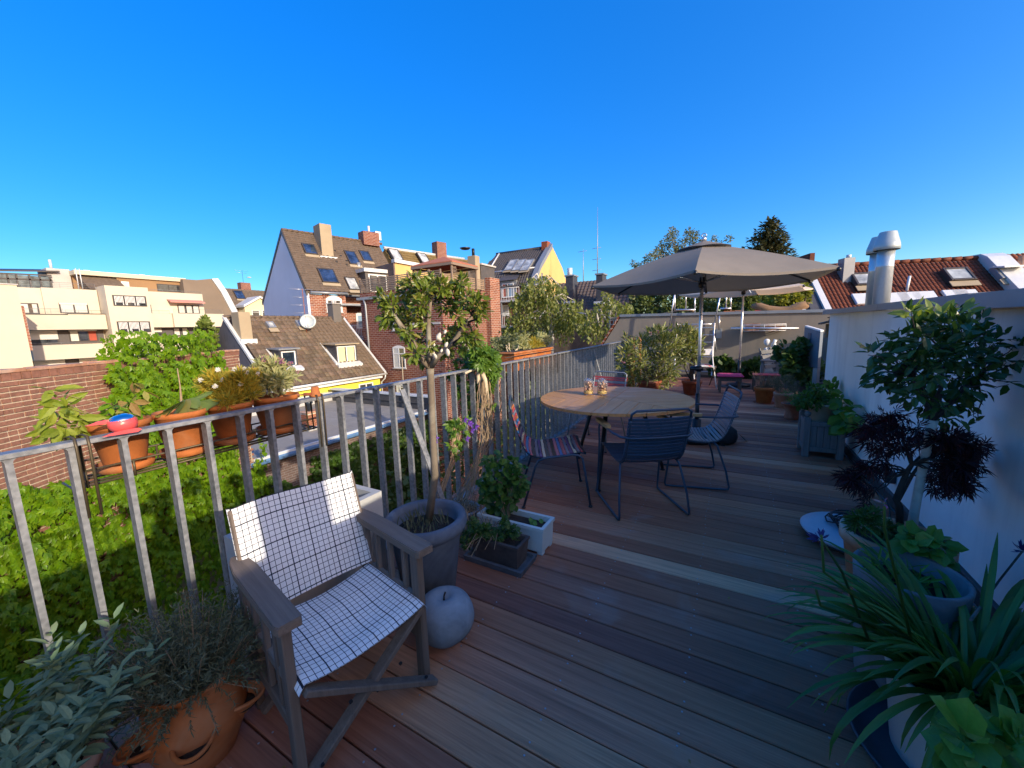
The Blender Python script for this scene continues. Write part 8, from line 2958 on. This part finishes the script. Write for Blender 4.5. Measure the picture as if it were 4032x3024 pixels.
# --- laurel standard and red maple in the big terracotta pot
R = random.Random(111)
tp = V(.665, 2.175, 0)
t = thing('maple_pot', 'wide terracotta pot with a slender red-leaved maple by the white wall', 'potted tree', tp)
pot(t, tp, .175, .42, 'terra_pale', .7, .13, n=36)
MA = on((.74, 2.3, 0))
s0 = [MA(ZR(1060, 1165)), MA(ZR(1055, 1020)), MA(ZR(1030, 970)), MA(ZR(1070, 860)), MA(ZR(1120, 740)), MA(ZR(1160, 680)), MA(ZR(1110, 560)), MA(ZR(1080, 460))]
MB().tube(s0, [.014, .013, .013, .011, .01, .009, .006, .003], 8).build('trunk', M['bark_dark'], t)
MB().tube([MA(ZR(1040, 985)), MA(ZR(1100, 880), .02), MA(ZR(1160, 770), .02), MA(ZR(1250, 640), .02)], [.009, .008, .007, .004], 7).build('limb', M['bark_dark'], t)
ML = [(750, 400, 50), (830, 380, 55), (900, 300, 60), (960, 270, 50), (1020, 330, 55), (900, 400, 60), (860, 480, 55), (980, 430, 55), (900, 560, 50), (1080, 520, 50), (1000, 560, 45), (650, 760, 50), (720, 740, 55), (800, 680, 50), (700, 830, 50), (780, 860, 45), (860, 700, 40), (950, 660, 45), (620, 820, 35), (1420, 470, 75), (1500, 450, 80), (1580, 500, 75), (1400, 560, 75), (1500, 570, 85), (1600, 580, 75), (1430, 660, 80), (1530, 680, 85), (1620, 680, 70), (1460, 770, 75), (1560, 790, 70), (1380, 800, 50), (1350, 870, 40), (1490, 880, 50), (1560, 860, 50), (1680, 520, 45), (1740, 520, 35), (1300, 760, 50), (1200, 480, 50), (1330, 420, 60), (790, 970, 30), (760, 1000, 25), (1180, 380, 50)]
xs, cs = clumps(R, MA, ZR, ML, 760, .056, .13, .4822, .9, .1, .8, shell=.15)
leaves(t, 'maple', xs, M['maple'], limit=300)
m = MB()
for c, r in cs:
 b = min(s0[4:], key=lambda p: (p - c).length)
 m.tube(sub_path(b, c, 4, R, .012, -.02), [.005, .004, .003, .002, .001], 4, cap=False)
m.build('twigs', M['bark_dark'], t, kind='stuff')
xs, cs = clumps(R, on(tp - HF * .08), ZR, [(700, 1130, 40), (760, 1110, 45), (830, 1090, 40), (700, 1180, 35), (900, 1200, 60), (1000, 1230, 60), (820, 1170, 50)], 700, .035, .05, .4822, .0, .3, 1.2)
bake('lance', xs, M['parsley'], 'undergrowth', t)
xs, cs = clumps(R, on(tp - HF * .16), ZR, [(1100, 1280, 70), (1180, 1330, 80), (1270, 1330, 80), (1350, 1310, 70), (1150, 1410, 70), (1250, 1420, 80), (1350, 1400, 80), (1300, 1480, 60), (1400, 1350, 50)], 130, .055, .05, .4822, .3, .6)
leaves(t, 'round', xs, M['hosta'], limit=130)
lp = V(.76, 2.31, 0)
t = thing('laurel_standard', 'dark-leaved standard laurel with a pale trunk against the white wall', 'potted tree', (.76, 2.31, .38))
LA = on(lp)
tr = [LA(ZR(x, y)) for x, y in ((1158, 1215), (1180, 1060), (1210, 900), (1245, 720), (1280, 540), (1310, 400), (1325, 320))]
MB().tube(tr, [.018, .0165, .016, .0155, .0155, .016, .02], 10).build('trunk', M['bark_birch'], t)
LL = [(1180, 930, 40), (1150, 880, 35), (1380, 900, 50), (1330, 950, 45), (1530, 900, 45), (1600, 910, 40), (1700, 950, 40), (1060, 1100, 60), (1000, 1140, 50), (1140, 1060, 70), (1250, 1010, 70), (1350, 1030, 80), (1460, 990, 80), (1560, 1000, 70), (1650, 1020, 70), (1760, 1060, 60), (800, 1240, 50), (870, 1230, 50), (830, 1350, 40), (900, 1380, 50), (960, 1330, 60), (1040, 1270, 75), (1130, 1200, 85), (1240, 1140, 90), (1350, 1150, 95), (1460, 1120, 95), (1570, 1120, 90), (1680, 1130, 80), (1800, 1150, 60), (1900, 1120, 60), (2000, 1160, 60), (840, 1450, 40), (920, 1460, 50), (1030, 1400, 75), (1130, 1330, 85), (1240, 1270, 90), (1350, 1290, 95), (1460, 1260, 95), (1580, 1260, 90), (1690, 1270, 80), (1810, 1280, 65), (1930, 1300, 60), (2040, 1290, 50), (1060, 1500, 60), (1150, 1460, 80), (1260, 1410, 85), (1370, 1420, 90), (1480, 1400, 90), (1600, 1400, 85), (1720, 1400, 70), (1830, 1400, 50), (1120, 1580, 55), (1220, 1550, 70), (1330, 1540, 80), (1450, 1530, 80), (1570, 1540, 75), (1690, 1520, 60), (1290, 1640, 60), (1390, 1650, 70), (1490, 1650, 70), (1600, 1640, 55), (1350, 1740, 45), (1440, 1760, 50), (1540, 1740, 40), (1950, 1480, 40), (2040, 1500, 40), (1700, 1780, 30), (1660, 1740, 30)]
xs, cs = clumps(R, LA, Z5, LL, 1250, .052, .16, .4822, .1, .55, .95)
leaves(t, 'oval', xs, M['laurel'], limit=300)
m = MB()
hub = [tr[-1], LA(Z5(1350, 1600)), LA(Z5(1400, 1450)), LA(Z5(1250, 1500), .03), LA(Z5(1600, 1500), -.03), LA(Z5(1150, 1380)), LA(Z5(1700, 1420), .03), LA(Z5(1450, 1250))]
for h in hub[1:]:
 m.tube(sub_path(tr[-1], h, 4, R, .008), [.011, .009, .008, .006, .005], 6, cap=False)
for c, r in cs:
 b = min(hub[1:], key=lambda p: (p - c).length)
 m.tube(sub_path(b, c, 4, R, .012), [.0045, .004, .003, .002, .0012], 4, cap=False)
m.build('branches', M['bark_dark'], t, kind='stuff')
xs, _ = clumps(R, LA, Z5, [(1150, 880, 45), (1190, 900, 35), (1350, 920, 55), (1400, 930, 40), (1520, 930, 40), (1600, 900, 45), (1180, 960, 30)], 46, .06, .05, .4822, -.5, .3)
leaves(t, 'oval', xs, M['laurel_new'], limit=60)

# --- grey pot, agapanthus, and the broad-leaved plant in the corner
R = random.Random(121)
gq = V(.60, 1.80, 0)
t = thing('grey_pot_plant', 'round grey pot with small light green leaves between the maple pot and the strap-leaved plant', 'potted plant', gq)
MB().lathe([(.11, 0), (.12, .01), (.15, .40), (.155, .45), (.15, .455), (.14, .45), (.137, .36)], gq, 36).build('pot', M['stoneware_grey'], t)
MB().lathe([(.138, .36), (.137, .39), (.0001, .395)], gq, 24).build('soil', M['soil'], t)
xs, cs = clumps(R, on(gq), ZR, [(880, 1480, 50), (860, 1560, 50), (1000, 1600, 60), (1100, 1560, 60), (1050, 1650, 60), (1180, 1600, 50), (950, 1690, 50), (1200, 1680, 50)], 90, .06, .06, .4822, -.2, .4, .8)
leaves(t, 'lance', xs, M['hosta'], limit=100)
ag = V(.66, 1.50, 0)
t = thing('agapanthus', 'big clump of dark green strap leaves in a white pot on a dark saucer', 'potted plant', ag)
pot(t, ag, .19, .30, 'white_pot', .8, .04, tw=1.0, n=36)
MB().lathe([(.2, .002), (.24, .004), (.262, .04), (.256, .045), (.235, .018), (.2, .012)], ag, 40).build('saucer', M['dark_saucer'], t)
AGL = None
for k in range(300):
 a = R.uniform(0, 2 * PI)
 q = .10 * math.sqrt(R.random())
 b = ag + V(q * math.cos(a + R.uniform(-.6, .6)), q * math.sin(a), .27)
 L = R.uniform(.30, .50)
 el = R.uniform(.35, 1.25)
 d = V(math.cos(a), math.sin(a), 0)
 w = R.uniform(.013, .022)
 bend = R.uniform(.65, 1.35) * (1.3 - el * .4)
 s_ = V(-d.y, d.x, 0)
 tw = R.uniform(-.5, .5)
 pts, p, e = [], b.copy(), el
 N = 9
 for i in range(N + 1):
  pts.append((p.copy(), e))
  p = p + (d * math.cos(e) + V(0, 0, math.sin(e))) * (L / N)
  e -= bend * 2.0 / N * (.4 + i / N)
 wallx = WX - .03
 def lf(u, v, pts=pts, w=w, s_=s_, tw=tw):
  i = min(N, int(round(u * N)))
  c, e = pts[i]
  nn = (d * -math.sin(e) + V(0, 0, math.cos(e)))
  wd = w * min(1, (1.02 - u) * 3.2) * (.7 + .3 * min(1, u * 5))
  x = (v - .5) * 2
  q = c + s_ * (x * wd * .5 * 1.0) + nn * (abs(x) * wd * .22 + x * wd * tw * .3 * u)
  if q.x > wallx:
   q.x = wallx - .2 * (q.x - wallx) * 0
  return q
 MB().sheet(lf, N, 2).build('leaf', M['agap'], t)
for (x0, y0, x1, y1, x2, y2, z_, big) in ((545, 380, 430, 130, 405, -480, 0, 1), (930, 300, 935, -300, 935, -500, .05, 2), (1700, 380, 1880, 100, 2090, -130, 0, 3), (500, 450, 410, 330, 375, 200, 0, 0), (460, 260, 440, 60, 420, -240, 0, 0)):
 A_, B_, C_ = on(ag)(ZR2(1150, 600)), on(ag)(ZR2(x1, y1), -.02), on(ag)(ZR2(x2, y2), -.05)
 if big == 3:
  A_, B_, C_ = on(ag)(ZR2(1640, 450)), at(ZR2(1870, 130), x=1.0), at(ZR2(2060, -110), x=.985)
 elif big == 1:
  A_, B_, C_ = on(ag)(ZR2(800, 600)), on(ag)(ZR2(590, 60)), on(ag)(ZR2(400, -480 + 280), -.02)
  C_ = on(ag)(ZR(415, 1290), -.02)
 MB().tube([A_, B_, C_], [.004, .0035, .003], 6).build('flower_stalk', M['bark'] if big == 3 else M['bed'], t)
 if big in (1, 2, 3):
  ax = (C_ - B_).normalized()
  mat = {1: 'blue_petal', 2: 'pink_petal', 3: 'blue_petal'}[big]
  fl_ = []
  for k in range({1: 20, 2: 5, 3: 20}[big]):
   d = (ax * .8 + rdir(R)).normalized()
   fl_.append((C_ + d * .004, d, rdir(R), R.uniform(.02, .03) * (1.35 if big == 3 else 1), .6))
  bake('oval', fl_, M[mat], 'flower_head', t, None)
cq = V(.86, 1.16, 0)
t = thing('broad_leaf_plant', 'light green broad-leaved plant in the lower right corner', 'potted plant', cq)
pot(t, cq, .14, .26, 'terra_dark', .75)
xs, cs = clumps(R, on(cq), ZR2, [(1560, 1420, 80), (1650, 1500, 90), (1800, 1420, 90), (1900, 1450, 90), (2000, 1400, 80), (1500, 1560, 90), (1750, 1580, 110), (1900, 1600, 110), (2050, 1520, 90), (1600, 1650, 90)], 150, .048, .06, .4822, .2, .8, 1.05)
leaves(t, 'round', xs, M['hosta'], limit=100)

# ---------------------------------------------------------------- trees and larger greenery beyond the terrace

def drape(R, tops, pl, zf, sc, n, ln, size, dj):
 """Hanging strands of small leaves below arching limbs."""
 xs = []
 for (x, y, r, L) in tops:
  for _ in range(n):
   d = R.uniform(-1, 1) * dj
   p = pl(zf(x + R.uniform(-r, r), y + R.uniform(-r, r) * .5), d)
   h = L * sc * pxm(p) * R.uniform(.5, 1.1)
   k = int(h / ln)
   sw = R.uniform(-.05, .05)
   for i in range(k):
    q = p + V(R.uniform(-.06, .06) + sw * i * ln, R.uniform(-.06, .06), -i * ln)
    xs.append((q, V(R.uniform(-.7, .7), R.uniform(-.7, .7), -1), SUN * .6 + rdir(R), size * R.uniform(.7, 1.3), 1.2))
 return xs

R = random.Random(131)
bc = V(-9.0, 19.0, 0)
BP = on(bc)
t = thing('birch_tree', 'weeping birch with hanging yellow-green foliage beyond the railing', 'tree', bc + V(0, 0, -9))
tops = [(1390, 560, 40, 180), (1440, 510, 40, 240), (1530, 500, 45, 300), (1610, 540, 50, 260), (1680, 580, 40, 120), (1480, 610, 60, 300), (1570, 640, 60, 320), (1340, 640, 40, 160), (1300, 700, 40, 170), (1400, 700, 60, 250), (1660, 720, 50, 230), (1740, 720, 40, 260), (1800, 700, 50, 260), (1840, 780, 40, 200), (1620, 800, 60, 250), (1500, 830, 70, 260), (1380, 820, 60, 180), (1280, 830, 50, 200), (1230, 930, 50, 160), (1720, 860, 60, 220), (1340, 940, 60, 150), (1160, 1000, 40, 120), (1450, 960, 70, 150)]
xs = drape(R, tops, BP, Z3, .4822, 30, .15, .17, 1.3)
leaves(t, 'quad', xs, M['birch'])
trk = [bc + V(0, 0, -9), BP(Z3(1600, 1000)), BP(Z3(1590, 850)), BP(Z3(1560, 700)), BP(Z3(1520, 560))]
MB().tube(trk, [.28, .16, .13, .08, .03], 8).build('trunk', M['bark_birch'], t)
m = MB()
for (x, y, r, L) in tops:
 c = BP(Z3(x, y), R.uniform(-.8, .8))
 b = min(trk[1:], key=lambda p: (p - c).length)
 m.tube([b, b.lerp(c, .5) + V(0, 0, .4), c], [.06, .045, .015], 5, cap=False)
m.build('branches', M['bark_birch'], t, kind='stuff')
bc = V(-5.5, 17.0, 0)
BP = on(bc)
t = thing('birch_tree', 'smaller weeping birch between the large birch and the grey end wall', 'tree', bc + V(0, 0, -9))
tops = [(2060, 600, 40, 240), (2000, 720, 50, 200), (1930, 780, 50, 200), (2110, 700, 50, 240), (2190, 720, 50, 220), (2240, 760, 40, 180), (1880, 900, 50, 130), (1960, 900, 60, 160), (2060, 900, 60, 180), (2150, 900, 60, 180), (2230, 880, 40, 120)]
xs = drape(R, tops, BP, Z3, .4822, 30, .14, .15, 1.0)
leaves(t, 'quad', xs, M['birch'])
MB().tube([bc + V(0, 0, -9), BP(Z3(2080, 950)), BP(Z3(2070, 620))], [.2, .1, .03], 8).build('trunk', M['bark_birch'], t)
m = MB()
for pts in (((1910, 880), (1880, 800), (1820, 790)), ((1990, 900), (1970, 800), (1930, 790)), ((2080, 900), (2100, 760), (2110, 690)), ((2080, 900), (1990, 760))):
 m.tube([BP(Z3(*q)) for q in pts], [.06, .05, .02][:len(pts)], 5)
m.build('branches', M['bark_birch'], t, kind='stuff')
SH = on((-6.5, 9.5, 0))
t = thing('shrub', 'grey-green shrub rising behind the railing left of the window box', 'shrub', (-6.5, 9.5, -9))
xs, cs = clumps(R, SH, ZD, [(930, 380, 80), (1010, 330, 80), (1100, 330, 90), (1000, 460, 90), (1100, 440, 90), (920, 500, 70), (1200, 300, 60), (1050, 550, 80), (1150, 540, 80), (1000, 640, 90), (1150, 640, 90), (1050, 740, 90)], 1200, .10, .4, .2712, .4, .2, 1.2)
leaves(t, 'quad', xs, M['tree_grey'])
limbs(t, (-6.5, 9.5, -3), cs, R, .04, 'bark', 'branches')

def far_tree(name, label, base, zf, lst, mat, n, size, dj, trunk='bark', kind='quad', sc=.4822):
 b = Vector(base)
 t = thing(name, label, 'tree', b)
 p = on(b)
 xs, cs = clumps(R, p, zf, lst, n, size, dj, sc, .2, .3, 1.2, shell=.4)
 leaves(t, kind, xs, M[mat], rest='crown')
 cmid = sum((c for c, _ in cs), V(0, 0, 0)) / len(cs)
 MB().tube([b, V(b.x, b.y, cmid.z - 1.0), cmid], [.3, .2, .1], 8).build('trunk', M[trunk], t)
 limbs(t, V(b.x, b.y, cmid.z - 1.2), cs, R, .07, trunk, 'branches')
 return t

far_tree('poplar_tree', 'airy grey-green tree with thin twigs showing above the taupe parasol', (-3.3, 30, -9), Z4, [(720, 220, 30), (700, 270, 40), (740, 260, 35), (660, 330, 45), (720, 330, 45), (860, 230, 35), (840, 270, 40), (910, 260, 35), (960, 290, 30), (800, 330, 45), (620, 380, 45), (590, 420, 45), (540, 440, 40), (650, 420, 50), (1060, 290, 25), (1180, 290, 30), (1100, 330, 25), (400, 490, 30), (440, 510, 30), (500, 470, 30), (880, 300, 45), (740, 390, 40)], 'tree_grey', 2300, .13, 1.5)
far_tree('lime_tree', 'dense green trees seen under the parasol behind the end wall', (-1.6, 24, -9), Z4, [(430, 760, 60), (500, 730, 70), (580, 760, 70), (420, 840, 60), (500, 840, 70), (590, 850, 70), (660, 760, 60), (680, 850, 60), (800, 760, 70), (850, 850, 70), (780, 850, 60), (940, 760, 60), (960, 850, 70), (1040, 770, 70), (1050, 860, 60), (640, 720, 50), (900, 730, 50), (1020, 720, 50), (400, 900, 50), (560, 900, 50), (700, 900, 50)], 'tree_mid', 4600, .2, 1.3)
far_tree('maple_tree', 'small leafy tree right of the far parasol pole above the end wall', (1.0, 17, -9), Z4, [(1150, 780, 50), (1180, 850, 50), (1260, 760, 50), (1280, 830, 50), (1350, 720, 60), (1360, 800, 60), (1440, 760, 60), (1420, 830, 50), (1500, 720, 60), (1230, 860, 40), (1330, 860, 50), (1300, 720, 50), (1560, 740, 50)], 'tree_mid', 2600, .15, .9)
far_tree('golden_bush', 'yellow-green bush behind the driftwood on the end wall', (1.7, 13.6, -9), Z4, [(1540, 800, 50), (1600, 760, 60), (1680, 720, 60), (1740, 680, 55), (1790, 650, 40), (1780, 720, 55), (1720, 780, 55), (1640, 830, 55), (1560, 850, 45), (1800, 790, 40), (1820, 720, 30), (1500, 840, 40)], 'yellow_bush', 2600, .10, .5)
# fir
R = random.Random(141)
fb = V(3.6, 33, -9)
fp_ = on(fb)
t = thing('fir_tree', 'dark fir rising behind the parasol with layered branches', 'tree', fb)
tip, low = fp_(Z4(1535, 135)), fp_(Z4(1470, 430))
axx = V(tip.x, tip.y, 0)
xs = []
for k in range(46):
 f = k / 46
 z = tip.z + (low.z - 2.0 - tip.z) * f
 Lb = .12 + 2.5 * f ** .8
 for j in range(5):
  a = R.uniform(0, 6.283)
  L = Lb * R.uniform(.6, 1.1)
  o = V(axx.x - .6 * f, axx.y, z)
  d = V(math.cos(a), math.sin(a), 0)
  for i in range(max(4, int(L * 26))):
   u = (i + R.random()) / max(4, int(L * 26))
   p = o + d * L * u + V(0, 0, .22 * L * u - .5 * L * u * u * .3) + rdir(R) * .12
   xs.append((p, d + rdir(R) * .8 + V(0, 0, .1), V(0, 0, 1) + rdir(R) * .4, R.uniform(.2, .38), .8))
leaves(t, 'quad', xs, M['conifer'], rest='crown')
MB().tube([fb, V(axx.x - .4, axx.y, low.z), V(axx.x, axx.y, tip.z)], [.4, .2, .03], 8).build('trunk', M['bark_dark'], t)
# thuja by the flats
tb_ = at(Z1(1680, 900), x=-24.5)
t = thing('thuja_tree', 'bright green thuja between the flats and the low tiled house', 'tree', V(tb_.x, tb_.y, -9))
xs, cs = clumps(R, on(tb_), Z1, [(1670, 745, 20), (1660, 790, 30), (1690, 790, 28), (1650, 840, 35), (1700, 840, 35), (1640, 900, 40), (1690, 900, 45), (1630, 960, 45), (1690, 970, 50), (1740, 900, 25), (1760, 840, 18), (1610, 1000, 45), (1730, 960, 30), (1680, 1030, 50), (1600, 1060, 50), (1720, 1060, 50), (1650, 1120, 60)], 3200, .22, .7, .4822, -.6, .1, 1.0)
leaves(t, 'quad', xs, M['thuja'], rest='crown')
MB().tube([V(tb_.x, tb_.y, -9), tb_, at(Z1(1672, 760), x=-24.5)], [.2, .12, .03], 6).build('trunk', M['bark'], t)
# ivy on the wall under the flat roof
R = random.Random(151)
t = thing('ivy', 'shaded ivy covering the wall below the gutter of the flat roof', 'creeper', (XN, 10, -8.5))
xs = []
for _ in range(5200):
 y, z = R.uniform(6.4, 14.2), ZF - .42 - R.random() ** 1.2 * 5.2
 if z > ZF - .85 + .4 * math.sin(y * 2.3) and y < 8.0:
  continue
 xs.append((V(XN + .02 + R.uniform(0, .3) + .12 * math.sin(y * 3 + z * 2), y, z), V(R.uniform(-.1, .4), R.uniform(-.8, .8), -1), V(1, 0, .6) + rdir(R) * .5, R.uniform(.13, .2)))
leaves(t, 'five', xs, M['ivy_dark'], rest='ivy_leaves')
t = thing('hedge', 'green growth in the courtyard beyond the railing', 'shrub', (-6, 14, -9))
xs = []
for _ in range(5200):
 x, y = R.uniform(-12, -2.6), R.uniform(6, 24)
 z = -5.2 + 1.6 * math.sin(x * .9) * math.cos(y * .55) + R.uniform(-1.6, .5) + .14 * (y - 8)
 xs.append((V(x, y, z), rdir(R) + V(0, 0, -.3), V(0, 0, 1) + rdir(R) * .6, R.uniform(.22, .4), 1.2))
bake('quad', xs, M['tree_mid'], 'hedge_leaves', t)
# ---------------------------------------------------------------- small things on the railing
bd = at(ZA(1800, 730), x=RAILX + .01)
t = thing('bird_ornament', 'pink round bird with a chrome dome cap perched on the railing', 'ornament', (RAILX, bd.y, 1.052))
rb = .038
c = V(RAILX + .012, bd.y, 1.052 + rb * .72)
prf = [(max(.0005, rb * math.cos(a)), rb * .86 * math.sin(a)) for a in [-PI / 2 + PI * k / 14 for k in range(11)]]
MB().lathe(prf, c, 28).build('body', M['red_lacquer'], t)
q = Matrix.Rotation(.18, 3, 'X')
dm = MB().lathe([(max(.0005, rb * .9 * math.cos(a)), rb * .3 + rb * .55 * math.sin(a)) for a in [PI / 2 * k / 8 for k in range(9)]], (0, 0, 0), 28)
dm.v = [tuple(c + q @ Vector(p)) for p in dm.v]
dm.build('dome', M['chrome'], t)
for dz, dx, l0, l1 in ((.012, -.012, -.085, -.03), (-.022, .044, -.065, .02)):
 m = MB()
 m.prism([c + V(dx, l0, dz - .003), c + V(dx + .0, l0 + .02, dz + .003), c + V(dx, (l0 + l1) / 2, dz + .006), c + V(dx, l1, dz + .007), c + V(dx, l1 + .012, dz), c + V(dx, l1, dz - .007), c + V(dx, (l0 + l1) / 2, dz - .005)], V(.005, 0, 0))
 m.build('wing', M['red_lacquer'], t)
m = MB().lathe([(.0001, -.004), (.004, 0), (.0001, .004)], c + V(rb * .93, -.012, .004), 8)
m.build('eye', M['raffia'], t)
pp0 = at(ZC(890, 705), x=RAILX)
t = thing('upturned_pot', 'small upturned terracotta pot on the railing joint', 'pot', (RAILX, pp0.y, 1.052))
MB().lathe([(.026, 0), (.026, .012), (.0225, .0125), (.0165, .048), (.012, .05), (.0001, .05)], (RAILX, pp0.y, 1.051), 20).build('pot', M['terra'], t)
m = MB().tube([V(RAILX - .02, pp0.y - .05, 1.068), V(RAILX, pp0.y - .02, 1.066)], .008, 8).tube([V(RAILX - .12, pp0.y - .09, 1.062), V(RAILX - .02, pp0.y - .03, 1.064)], .004, 6)
m.build('clamp', M['terra_dark'], t)
# dead leaves, grit and petals on the deck
R = random.Random(161)
t = thing('leaf_litter', 'few dry leaves and bits scattered on the deck boards', 'leaf litter', (-.4, 1.5, .002))
xs = [(V(R.uniform(-1.5, .9), R.uniform(.4, 6), .004), V(R.uniform(-1, 1), R.uniform(-1, 1), .1), V(0, 0, 1) + rdir(R) * .3, R.uniform(.008, .02)) for _ in range(46)]
bake('oval', xs, M['dry_leaf'], 'dry_leaves', t)
# dead trunk stick at the flat roof parapet
st0, st1 = at(ZC(2190, 1000), x=-14.2), at(ZC(2145, 180), x=-14.2)
t = thing('bean_pole', 'thin rusty pole standing at the edge of the flat roof', 'pole', (st0.x, st0.y, ZF))
MB().tube([V(st0.x, st0.y, ZF), V(st1.x, st1.y, st1.z)], .028, 6).build('pole', M['chim_cream'], t)
bpy.context.view_layer.update()
